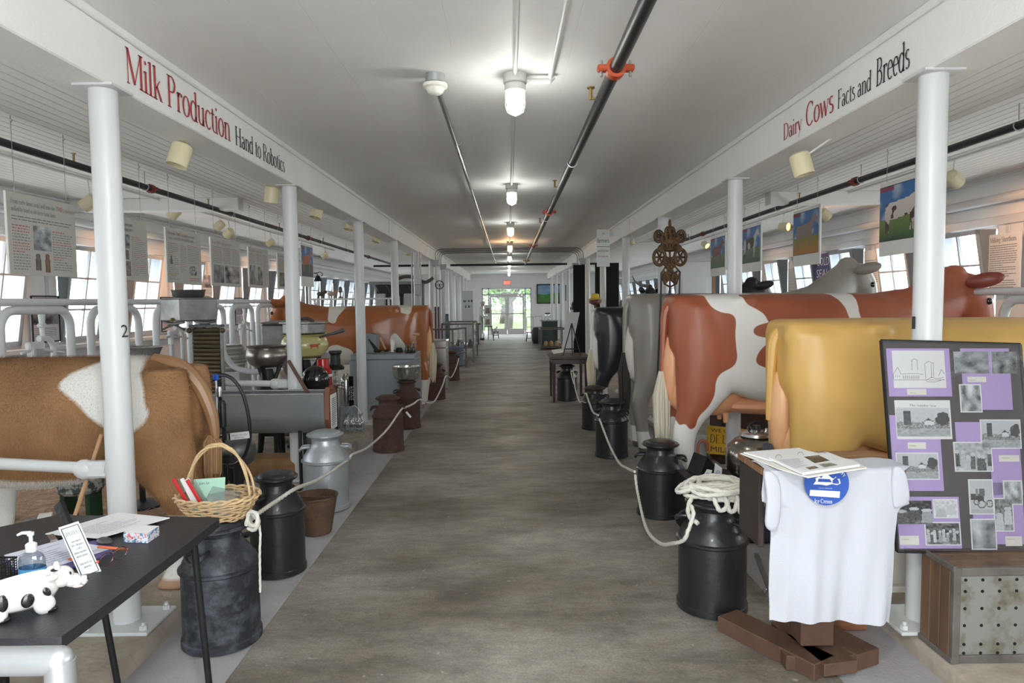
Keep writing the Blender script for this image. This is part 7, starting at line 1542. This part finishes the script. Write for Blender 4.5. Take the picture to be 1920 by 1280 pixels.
# ribbed aluminium pail and small steel pail behind the pewter separator
p = atY(430,680,6.5); t = thing('ribbed_pail', 'round ribbed aluminium pail behind and left of the pewter bowl', 'pail', (p.x,6.5,ZK)); pr_ = [(.0,0),(.11,0)]
for k in range(7): pr_ += [(.125+.03*math.sin(k/6*PI),.02+.03*k),(.140+.03*math.sin(k/6*PI),.035+.03*k)]
MB().lathe(pr_+[(.12,.235),(.125,.25),(.0,.25)], (p.x,6.5,.86), 30).build('pail_body', mat('bright_aluminium', (.58,.58,.57), .3, .85), t); MB().cbox((p.x,6.5,.47), (.30,.26,.78), .01).build('pale_stand', white2, t)
p = atY(520,700,6.25); t = thing('steel_pail', 'small steel can between the pewter separator and the second left pillar', 'can', (p.x,6.25,ZK)); MB().lathe([(.0,0),(.085,0),(.09,.02),(.088,.07),(.062,.11),(.058,.15),(.07,.155),(.0,.16)], (p.x,6.25,.76), 28).build('can_body', mat('tarnished_steel', (.42,.38,.33), .28, .9, var=.2), t); MB().cyl((p.x,6.25,ZK), (p.x,6.25,.762), .05, n=14).build('stand', castiron, t)
# ================================================================ farther back on both sides
# ornate rusty casting
rc = mat('rusty_casting', (.12,.06,.015), .6, .3, col2=(.035,.018,.010), vscale=14, bump=.3)
YO = 5.92; oc = thing('ornate_casting', 'tall ornate rusty cast iron lattice with scrolled wheels, behind the red cow', 'casting', (atY(1256,545,YO).x, YO, ZK))
def OP(px, py): return atY(px, py, YO)
def wheel(px, py, rx, rz_, nm='scroll_wheel', sp=6):
    c = OP(px, py); m_ = MB(); m_.tube([c+Vector((rx*math.cos(a), 0, rz_*math.sin(a))) for a in [2*PI*i/20 for i in range(20)]], .0145, 6, closed=True); m_.ell(c, (.018,.012,.018), 8, 6)
    for k in range(sp): a = 2*PI*k/sp; m_.tube([c, c+Vector((rx*math.cos(a), 0, rz_*math.sin(a)))], .0085, 5)
    return m_.build(nm, rc, oc)
for s in (-1, 1):
    wheel(1256+s*10, 462, .026, .030, sp=5); wheel(1256+s*7, 490, .022, .03, sp=4); wheel(1256+s*16, 466, .018, .022, sp=4); wheel(1256+s*8, 520, .020, .035, sp=4); wheel(1256+s*21, 443, .034, .045); wheel(1256+s*12, 447, .022, .035, sp=5); wheel(1256+s*19.5, 482, .050, .068); wheel(1256+s*4, 438, .018, .05, sp=3)
m_ = MB(); m_.tube([OP(1256,411), OP(1256,420), OP(1256,428), OP(1256,540)], [.006,.014,.010,.008], 8); m_.ell(OP(1256,416), (.012,.012,.022)); m_.ell(OP(1256,467), (.075,.022,.024)); m_.ell(OP(1256,452), (.05,.018,.03)); m_.tube([OP(1243,466), OP(1269,466)], .02, 8)
m_.build('spine', rc, oc)
m_ = MB(); L_ = [(1256,488),(1240,512),(1246,532),(1256,538),(1268,532),(1275,510)]
m_.tube([OP(*q) for q in L_], .009, 6, closed=True)
for a, b in (((1256,488),(1246,532)),((1256,488),(1268,532)),((1248,500),(1268,518)),((1264,500),(1243,518)),((1244,508),(1266,530)),((1270,508),(1248,530))): m_.tube([OP(*a), OP(*b)], .009, 5)
m_.build('lattice', rc, oc)
m_ = MB(); c = OP(1256,538); 
for dx, dy in ((-.12,-.02),(.10,-.03),(.02,.14)): m_.tube([c, (c.x+dx, YO+dy, ZK)], .010, 6)
for s in (-1, 1): m_.tube([OP(1240 if s < 0 else 1275,510), (c.x+s*.08, YO, 1.45), (c.x+s*.14, YO, ZK)], .008, 6)
m_.build('tripod', castiron, oc)
# side table with small easel
dkw = mat('dark_red_brown_wood', (.045,.02,.016), .4, var=.3); t = thing('side_table', 'dark brown wooden side table carrying a small easel, on the right of the aisle', 'table', (.9,10.25,0))
MB().cbox((.895,10.25,.655), (.60,.84,.03), .005).build('table_top', dkw, t); MB().cbox((.895,10.25,.60), (.52,.74,.07), .004).build('apron', dkw, t)
for x in (.66,1.13):
    for y in (9.90,10.60): MB().cyl((x,y,0), (x,y,.60), .018, .024, 12).build('leg', dkw, t)
P_ = [atY(*q) for q in ((1053,656,10.35),(1072,657,10.45),(1087,585,10.55),(1063,586,10.45))]; nn = (P_[1]-P_[0]).cross(P_[3]-P_[0]).normalized(); nn = nn if nn.dot(CAM-P_[0]) > 0 else -nn
t = thing('notice_board', 'leaning grey white board on the dark side table', 'board', (.95,10.4,.67)); m_ = MB(); panel(m_, P_, .008, nn); m_.build('panel', mat('grey_white_board', (.50,.50,.49), .6), t, smooth=0)
t = thing('easel', 'small black tripod easel on the dark side table', 'easel', (.98,10.2,.67)); ap = atY(1072,606,10.2); m_ = MB()
for px, py, Y in ((1055,664,10.05),(1089,662,10.05),(1073,660,10.0)): b = atY(px, py, Y); b.z = .672; m_.tube([ap, b], .008, 6)
m_.build('leg_frame', castiron, t); MB().tube([atY(1058,654,10.08), atY(1086,654,10.08)], .009, 6).build('ledge', castiron, t)
slab('paper_stack', 'pale stack of papers at the front of the dark side table', 'papers', [(1034,656),(1052,653),(1058,658),(1038,661)], .69, .018, cream)
# steel milk cooler box, left
t = thing('steel_cooler', 'polished steel box with a lid beyond the orange cow tail', 'cooler', (-1.27,11.75,0)); MB().cbox((-1.27,11.75,.36), (.42,.5,.70), .01).build('cooler_body', steel, t); MB().cbox((-1.27,11.75,.775), (.44,.52,.13), .015).build('cooler_lid', steel, t); MB().tube([(-1.40,11.48,.55),(-1.33,11.45,.55),(-1.22,11.48,.55)], .008, 6).build('handle', castiron, t)
# glass display cases
cfr = mat('case_frame', (.13,.12,.105), .4, .6)
def case(lab, x0, x1, y0, y1, z0, z1, things_, leg=True):
    t = thing('display_case', lab, 'display case', ((x0+x1)/2,(y0+y1)/2,0)); m_ = MB(); r = .02
    for x in (x0,x1):
        for y in (y0,y1): MB().cbox((x,y,z1/2), (2*r,2*r,z1), .004).build('post', cfr, t)
    for z in (z0,z1):
        m_.cbox(((x0+x1)/2,y0,z), (x1-x0,2*r,2*r), .004).cbox(((x0+x1)/2,y1,z), (x1-x0,2*r,2*r), .004).cbox((x0,(y0+y1)/2,z), (2*r,y1-y0,2*r), .004).cbox((x1,(y0+y1)/2,z), (2*r,y1-y0,2*r), .004)
    m_.build('case_frame', cfr, t); MB().box(((x0+x1)/2,(y0+y1)/2,z0), (x1-x0,y1-y0,.015)).build('case_floor', dkw, t)
    MB().quad((x0,y0,z0),(x1,y0,z0),(x1,y0,z1),(x0,y0,z1)).build('glass_front', glassmat('case_glass', (.95,.97,.96), .08), t, smooth=0)
    MB().quad((x1 if x1 < 0 else x0,y0,z0),(x1 if x1 < 0 else x0,y1,z0),(x1 if x1 < 0 else x0,y1,z1),(x1 if x1 < 0 else x0,y0,z1)).build('glass_side', MATS['case_glass'], t, smooth=0)
    return t
case('steel framed glass display case on the left of the aisle', -1.62, -.86, 16.6, 18.6, .36, .94, None)
case('brown glass display case on the right of the aisle', .98, 1.72, 20.6, 21.8, .06, .62, None)
rr = random.Random(12)
for i in range(6): tag(MB().lathe([(.0,0),(.05,.0),(.055,.05+.02*(i % 3)),(.03,.10+.02*(i % 3)),(.0,.12+.02*(i % 3))], (-1.48+.1*i, 17.0+.2*(i % 3), .369), 14).build('dairy_jar', (tin, steel, dtin)[i % 3]), f'{ordw[i]} metal jar from the left inside the left display case', 'jar', 'metal jars in the left display case')
for i in range(3): tag(MB().lathe([(.0,0),(.06,.0),(.065,.10),(.03,.16),(.0,.17)], (1.16+.17*i, 21.1, .07), 14).build('yellow_jar', mat('ochre_glaze', (.42,.26,.06), .4)), f'{("left","middle","right")[i]} ochre jar inside the right display case', 'jar', 'ochre jars in the right display case')
t = thing('blue_bin', 'blue grey bin beneath the left display case rail', 'bin', (-1.25,15.7,0)); MB().lathe([(.15,0),(.19,.02),(.21,.42),(.225,.44),(.20,.44),(.14,.03),(.0,.03)], (-1.25,15.75,0), 24, close=False).build('bin_body', mat('blue_grey_plastic', (.16,.19,.27), .5), t)
t = thing('hand_rail', 'grey pipe rail leading to the left display case', 'railing', (-1.5,14.6,0)); MB().tube([(-1.58,13.9,.93),(-1.2,14.6,.90),(-.96,15.3,.90)], .022, 10).tube([(-1.5,14.1,.36),(-1.2,14.6,.36),(-.96,15.3,.36)], .018, 10).build('rail', cfr, t)
for q in ((-1.2,14.6),(-.96,15.3)): MB().cyl((*q,0), (*q,.90), .02, n=10).build('post', cfr, t)
# desk, chalkboard, poster panel, mannequin and easel near the far doors
t = thing('desk', 'dark wooden desk near the far doors on the left', 'desk', (-1.35,23.3,0)); MB().cbox((-1.27,23.3,.72), (.66,.9,.04), .006).build('desk_top', dkw, t); MB().cbox((-1.27,23.3,.36), (.54,.8,.68), .006).build('desk_body', dkw, t)
t = thing('chalkboard', 'dark green chalkboard with a white post at the far left', 'chalkboard', (-1.25,21.6,0)); MB().cbox((-1.22,21.6,.86), (.22,.03,.46), .004).build('slate', mat('slate_green', (.02,.05,.04), .5), t); MB().cyl((-1.36,21.6,0), (-1.36,21.6,1.10), .035, n=12).build('white_post', white2, t); MB().cyl((-1.15,21.6,0), (-1.15,21.6,.64), .015, n=8).build('leg', castiron, t)
t = thing('poster_panel', 'white panel with black and white photographs at the far left', 'poster panel', (-1.5,20.2,0)); MB().cbox((-1.20,20.2,.95), (.32,.03,1.70), .004).build('panel', mat('panel_white', (.58,.58,.58), .6), t)
for i in range(2):
    for j in range(2): picture('photo', [(-1.33+.145*i,20.18,1.60-.17*j),(-1.20+.145*i,20.18,1.60-.17*j),(-1.20+.145*i,20.18,1.45-.17*j),(-1.33+.145*i,20.18,1.45-.17*j)], ph_people(60+i+2*j, 3, .6), t, 12, 10)
def figure():
    mb = MB(); x, y = -1.06, 26.1
    mb.tube([(x-.03,y,.62),(x-.03,y,.85),(x,y,1.05),(x+.03,y,1.20),(x+.04,y,1.26)], [.13,.125,.14,.13,.06], 14, ell=(1,.75,(0,1,0))); mb.tube([(x+.04,y,1.24),(x+.07,y,1.31)], [.045,.042], 10)
    mb.ell((x+.095,y,1.375), (.075,.062,.088)); mb.ell((x+.17,y,1.37), (.018,.012,.016)); 
    for s in (-1,1):
        mb.tube([(x-.02,y+s*.07,.70),(x-.01,y+s*.075,.40),(x,y+s*.075,.08)], [.085,.06,.042], 10); mb.ell((x+.05,y+s*.075,.035), (.10,.04,.035)); mb.ell((x+.08,y+s*.064,1.375), (.016,.01,.022))
        mb.tube([(x+.03,y+s*.15,1.17),(x+.04,y+s*.18,.98),(x+.12,y+s*.15,.86),(x+.22,y+s*.12,.90)], [.05,.042,.036,.026], 9); mb.ell((x+.26,y+s*.115,.905), (.04,.018,.025))
        for k in range(5): mb.tube([(x+.27,y+s*.115+(-.024+.011*k),.905),(x+.315,y+s*.115+(-.026+.012*k),.895),(x+.335,y+s*.115+(-.026+.012*k),.875)], .0075, 6)
    me = bpy.data.meshes.new('fig'); me.from_pydata([tuple(v) for v in mb.v], [], mb.f); ob = bpy.data.objects.new('fig', me); sc.collection.objects.link(ob); m = ob.modifiers.new('r','REMESH'); m.mode = 'VOXEL'; m.voxel_size = .011; s_ = ob.modifiers.new('s','SMOOTH'); s_.iterations = 3
    e = ob.evaluated_get(bpy.context.evaluated_depsgraph_get()); em = e.to_mesh(); V = [v.co.copy() for v in em.vertices]; Fc = [tuple(p.vertices) for p in em.polygons]; e.to_mesh_clear(); bpy.data.objects.remove(ob)
    t = thing('mannequin', 'mannequin in white work clothes and cap, facing the easel by the far doors', 'mannequin', (x,y,0)); q = MB(); q.v = V; q.f = Fc
    def colr(v):
        if v.z > 1.275 or v.x > x+.235: return (.42,.30,.23)
        if v.z < .07: return (.03,.03,.03)
        return (.62,.61,.58)
    q.build('body', colmat('mannequin_clothes', .8), t, cols=[colr(v) for v in V])
    MB().lathe([(.078,0),(.085,.03),(.09,.055),(.06,.075),(.0,.08)], (x+.085,y,1.40), 18).cbox((x+.165,y,1.405), (.06,.10,.012), .004).build('cap', mat('grey_cap', (.40,.41,.40), .8), t)
    MB().cbox((x+.09,y,.62), (.02,.20,.5), .006).build('apron', mat('dark_apron', (.06,.055,.06), .8), t)
figure()
t = thing('easel', 'black tripod easel with two white sheets, before the far doors', 'easel', (-.72,25.7,0)); m_ = MB()
for a, b in (((-.95,25.7,0),(-.80,25.75,1.35)),((-.56,25.7,0),(-.74,25.75,1.35)),((-.78,26.2,0),(-.77,25.76,1.35))): m_.tube([a,b], .014, 6)
m_.tube([(-.92,25.66,.50+.03),(-.60,25.66,.50+.03)], .016, 6); m_.build('leg_frame', castiron, t)
for z0, z1 in ((.55,.95),(.97,1.34)):
    MB().cbox((-.77,25.64,(z0+z1)/2), (.30,.012,z1-z0), .002).build('sheet', mat('sheet_white', (.60,.61,.60), .6), t, smooth=0)
    picture('photo', [(-.86,25.632,z0+.26),(-.70,25.632,z0+.26),(-.70,25.632,z0+.06),(-.86,25.632,z0+.06)], ph_plain(90, .1, .4, 3, (1,.8,.7)), t, 10, 8)
def stool(lab, x, y, h, w, m): 
    t = thing('stool', lab, 'stool', (x,y,0)); MB().cbox((x,y,h-.02), (w,w,.035), .006).build('seat', m, t)
    for a in (-1,1):
        for b in (-1,1): MB().cyl((x+a*w*.5,y+b*w*.5,0), (x+a*w*.32,y+b*w*.32,h-.03), .016, n=8).build('leg', m, t)
    MB().cyl((x-w*.42,y-w*.42,.12), (x+w*.42,y-w*.42,.12), .010, n=8).build('rung', m, t)
stool('brown four legged wooden stool on the right before the far doors', .78, 24.9, .35, .26, mat('stool_brown', (.13,.06,.035), .5)); stool('small dark stool on the left before the far doors', -.50, 27.2, .28, .22, dkw)
tag(MB().ell((-.52,27.2,.35), (.07,.05,.065)).ell((-.46,27.2,.44), (.035,.035,.05)).build('white_figure', white2), 'small white figure sitting on the dark stool by the doors', 'figurine')
t = thing('white_rack', 'thin white metal rack on the right beside the glazed doors', 'rack', (1.0,27.5,0)); m_ = MB()
for a, b in (((.75,27.5,0),(.75,27.5,.82)),((1.0,27.5,0),(1.0,27.5,.82)),((.75,27.5,.82),(1.35,27.5,.86)),((.75,27.5,.42),(1.35,27.5,.44)),((1.35,27.5,0),(1.35,27.5,.86))): m_.tube([a,b], .012, 6)
m_.build('rack_frame', mat('rack_metal', (.45,.38,.38), .5), t)
t = thing('dark_barrel', 'dark barrel on the right of the aisle, short of the far doors', 'barrel', (1.02,23.6,0)); MB().lathe([(.15,0),(.19,.12),(.20,.28),(.19,.45),(.13,.56),(.0,.57)], (1.0,23.6,0), 20).build('barrel_body', mat('dark_blue_barrel', (.02,.025,.035), .5), t)
t = thing('green_counter', 'dark cabinet with a pale green top behind the right display case', 'cabinet', (1.5,22.9,0)); MB().cbox((1.38,22.9,.40), (.52,.6,.78), .006).build('cabinet_body', mat('dark_green_paint', (.02,.04,.03), .5), t); MB().cbox((1.37,22.9,.81), (.60,.66,.03), .006).build('counter_top', mat('pale_green_top', (.28,.34,.28), .5), t)
t = thing('lidded_jar', 'glass jar with a dark lid on the green topped cabinet', 'jar', (1.32,22.8,.826)); MB().lathe([(.0,0),(.09,.0),(.10,.05),(.09,.20),(.07,.22)], (1.32,22.8,.826), 20).build('glass', bglass, t); MB().lathe([(.095,.22),(.095,.25),(.0,.255)], (1.32,22.8,.826), 20).build('lid', dkw, t)
t = thing('photo_plinth', 'pale plinth with photographs carrying a black case, far right', 'plinth', (1.62,19.6,ZK)); MB().cbox((1.95,19.0,.65), (.40,.4,1.14), .006).build('plinth_body', mat('plinth_grey', (.48,.48,.49), .6), t); picture('photo', [(1.80,18.795,1.05),(1.94,18.795,1.05),(1.94,18.795,.85),(1.80,18.795,.85)], ph_people(77,2,.5), t, 10, 8)
tag(MB().prism([(0,0),(.36,0),(.36,.22),(.26,.32),(.06,.28),(0,.16)], (1.77,18.85,1.225), (1,0,0), (0,0,1), (0,1,0), .25).build('black_case', mat('near_black', (.012,.011,.011), .5)), 'black hooded case on the pale plinth, far right', 'case')
# landscape painting on the end wall
t = thing('landscape_painting', 'framed painting of a green meadow under a blue sky on the end wall', 'painting', (1.86,YE-.04,1.35)); a0, a1 = 1.28, 2.40; MB().cbox(((a0+a1)/2,YE-.02,1.78), (a1-a0,.03,.86), .004).build('canvas_back', dkw, t)
def land(u, v):
    h = .48+.06*math.sin(u*6)
    if v < h: k = N2(u*3, v*4, 5); return (.22+.15*k,.34+.15*k,.50)
    return (.07+.05*N2(u*8,v*8,1),.24-.10*(v-h),.04)
picture('canvas', [(a0+.05,YE-.037,2.16),(a1-.05,YE-.037,2.16),(a1-.05,YE-.037,1.40),(a0+.05,YE-.037,1.40)], land, t, 40, 30)
for x in (a0+.02,a1-.02): MB().cbox((x,YE-.045,1.78), (.05,.04,.86), .008).build('frame_rail', dkw, t)
for z in (1.37,2.19): MB().cbox(((a0+a1)/2,YE-.045,z), (a1-a0,.04,.05), .008).build('frame_rail', dkw, t)
# black partition panels and white door leaf on the right
for i, (x0, x1, y, z1) in enumerate(((1.62,2.02,16.9,2.36),(2.06,2.62,16.1,2.36))):
    t = thing('partition', f'{("left","right")[i]} black fabric partition panel behind the right pillars', 'partition', ((x0+x1)/2,y,0)); MB().cbox(((x0+x1)/2,y,(z1+ZK)/2), (x1-x0,.04,z1-ZK), .004).build('fabric', mat('black_fabric', (.006,.006,.007), .9), t)
    for x in (x0+.03,x1-.03): MB().cbox((x,y-.03,ZK/2+.02), (.05,.3,.04), .004).build('foot', castiron, t); 
t = thing('peach_panel', 'narrow peach panel with a black top, far right between the pillars', 'panel', (1.86,21.3,ZK)); MB().cbox((1.86,21.3,.78), (.14,.03,1.38), .003).build('peach_board', mat('peach', (.62,.40,.30), .7), t); MB().cbox((1.86,21.3,1.72), (.14,.03,.5), .003).build('black_board', MATS['near_black'], t)
t = thing('white_door_leaf', 'white panelled door leaf with a brown edge standing behind the cow pictures', 'door leaf', (3.4,12.9,ZK)); MB().cbox((3.52,12.9,1.14), (.68,.05,2.1), .004).build('leaf', white2, t); MB().cbox((3.89,12.9,1.14), (.06,.06,2.1), .004).build('brown_edge', mat('brown_edge_wood', (.28,.13,.06), .6), t)
for z in (.62,1.55): MB().cbox((3.52,12.872,z), (.46,.012,.7), .006).build('door_panel', white2, t)
# hanging sign on the right beam
t = thing('beam_sign', 'white notice with green and black lettering fixed to the right beam', 'sign', (1.55,10.95,2.05)); a, b = atY(1119,500,10.95), atY(1143,430,10.95); MB().cbox(((a.x+b.x)/2,10.95,(a.z+b.z)/2), (b.x-a.x,.012,b.z-a.z), .002).build('plate', paper, t, smooth=0); MB().cbox((b.x+.03,10.97,2.55), (.06,.02,.08), .003).build('bracket', galv, t)
m_ = MB(); put_text(m_, 'the', (a.x+.09,10.943,b.z-.08), (1,0,0), (0,0,1), .03, .04); m_.build('green_words', mat('green_print', (.02,.12,.05), .6), t, smooth=0); sans('farmers', (a.x+.008,10.943,b.z-.21), (1,0,0), (0,0,1), .075, 'green_words', MATS['green_print'], t, width=.19)
MB().boxm((a.x,10.9435,b.z-.275), (b.x,10.9432,b.z-.268)).build('rule_line', blk_vinyl, t, smooth=0); sans('world at its best', (a.x+.015,10.943,b.z-.36), (1,0,0), (0,0,1), .05, 'black_words', blk_vinyl, t, width=.175)
m_ = MB(); put_text(m_, 'how it is made today', (a.x+.02,10.943,b.z-.44), (1,0,0), (0,0,1), .03, .165); m_.build('red_words', red_vinyl, t, smooth=0)
tag(MB().lathe([(.12,0),(.13,.01),(.075,.03),(.07,.10),(.0,.115)], (1.56,12.2,1.50), 18).build('yellow_hat', mat('yellow_felt', (.60,.42,.04), .7)), 'yellow hat resting on a red stand behind the black cow', 'hat')
t = thing('hat_stand', 'dark red stand carrying the yellow hat behind the black cow', 'stand', (1.56,12.2,0)); MB().lathe([(.14,0),(.14,.03),(.02,.05),(.02,1.40),(.11,1.44),(.11,1.498),(.0,1.498)], (1.56,12.2,0), 18).build('column', mat('dark_red', (.10,.015,.01), .5), t)
# parlour rig: frame with dark milking units, left
gm = mat('rig_metal', (.22,.23,.22), .5, .5, var=.15); t = thing('milking_rig', 'grey frame hung with dark milking equipment behind the orange cow', 'milking rig', (-2.28,14.1,ZK)); 
for x in (-2.80,-2.28,-1.80):
    for y in (13.95,14.5): MB().cbox((x,y,.98), (.045,.045,1.80), .004).build('upright', gm, t)
for y in (13.95,14.5): MB().cbox((-2.30,y,1.885), (1.06,.05,.06), .004).build('top_rail', gm, t); MB().cbox((-2.30,y,1.30), (1.0,.03,.03), .003).build('lower_rail', gm, t)
MB().cbox((-2.30,14.48,1.56), (.96,.02,.62), .004).build('dark_backboard', mat('near_black', (.012,.011,.011), .5), t)
for x in (-2.60,-2.02): MB().cbox((x,13.93,1.53), (.20,.10,.28), .01).build('control_box', mat('rig_box_grey', (.42,.43,.44), .5), t)
for k in range(9): x = -2.45+.045*k; MB().lathe([(.0,-.14),(.015,-.13),(.018,.05),(.010,.08)], (x,13.96,1.50+.04*(k % 2)), 10).build('milk_meter', (castiron, dtin, steel)[k % 3], t)
for k in range(4): MB().tube(curve([(-2.7+.22*k,13.95,1.84),(-2.62+.22*k,13.9,1.70),(-2.55+.22*k,13.95,1.55)], 4), .012, 7).build('rig_hose', rub, t)
MB().tube(curve([(-2.4,14.2,1.93),(-2.15,14.2,2.02),(-1.95,14.2,2.0),(-1.72,14.2,1.90),(-1.55,14.2,1.99)], 5), .035, 8).build('bundled_hose', mat('brown_hose', (.10,.085,.07), .7), t)
# grey service pipes and switch boxes on the far left pillars
for i, (x, y, z1) in enumerate(((-1.64,12.86,2.42),(-1.80,12.84,2.42),(-1.60,15.3,2.30),(-1.66,17.8,2.30))): tag(MB().cyl((x,y,ZK if x < -1.5577 else 0), (x,y,z1), .016, n=8).build('service_pipe', gsteel), f'{ordw[i]} grey vertical service pipe beside the far left pillars', 'pipe', 'service pipes by the far left pillars')
tag(MB().cbox((-1.70,12.83,1.72), (.11,.08,.20), .008).build('switch_box', gsteel), 'grey switch box on a service pipe at the far left', 'switch box')
t = thing('valve_wheel', 'dark round valve wheel high on a pipe at the far left', 'valve', (-1.45,14.9,1.75)); m_ = MB(); c = Vector((-1.50,14.95,1.86)); m_.tube([c+Vector((.09*math.cos(a),0,.09*math.sin(a))) for a in [2*PI*i/20 for i in range(20)]], .010, 7, closed=True)
for k in range(3): a = PI*k/3; m_.tube([c-Vector((.09*math.cos(a),0,.09*math.sin(a))), c+Vector((.09*math.cos(a),0,.09*math.sin(a)))], .006, 6)
m_.build('wheel', castiron, t); MB().tube([c, c+Vector((0,.06,0)), (-1.50,15.0,0)], .018, 8).build('valve_pipe', gsteel, t)
# clutter of machines along the far left
rr = random.Random(21)
for i, (x, y, w, h, m_, lab, nm) in enumerate(((-1.95,16.4,.30,1.15,mat('olive_paint', (.10,.09,.045), .5),'olive green machine cabinet between far left pillars','machine_cabinet'),(-1.98,18.9,.34,1.25,mat('maroon_paint', (.11,.03,.03), .5),'maroon panelled chest at the far left','tall_chest'),(-2.0,21.3,.30,1.0,mat('slate_grey_paint', (.10,.12,.13), .5),'slate grey cabinet at the far left','machine_cabinet'),(2.15,19.9,.34,1.0,mat('brown_chest', (.10,.05,.03), .5),'brown wooden chest at the far right','tall_chest'),(2.2,23.8,.34,1.15,mat('black_chest', (.02,.02,.02), .5),'black cabinet at the far right','machine_cabinet'))):
    t = thing(nm, lab, 'cabinet', (x,y,ZK)); MB().cbox((x,y,ZK+h/2), (w,.4,h), .01).build('body', m_, t)
    for k in range(2): MB().cbox((x,y-.205,ZK+h*(.27+.46*k)), (w*.8,.014,h*.38), .006).build('door_panel', m_, t)
    MB().cbox((x,y,ZK+h+.012), (w+.04,.44,.024), .006).build('top', dkw, t)
for i, (x, y) in enumerate(((-1.95,15.0),(-2.0,17.6))): milk_can(f'{("nearer","farther")[i]} dull milk can on the slab at the far left', x, y, .55, .15, (tin, rust)[i], .4, ZK, group=None)
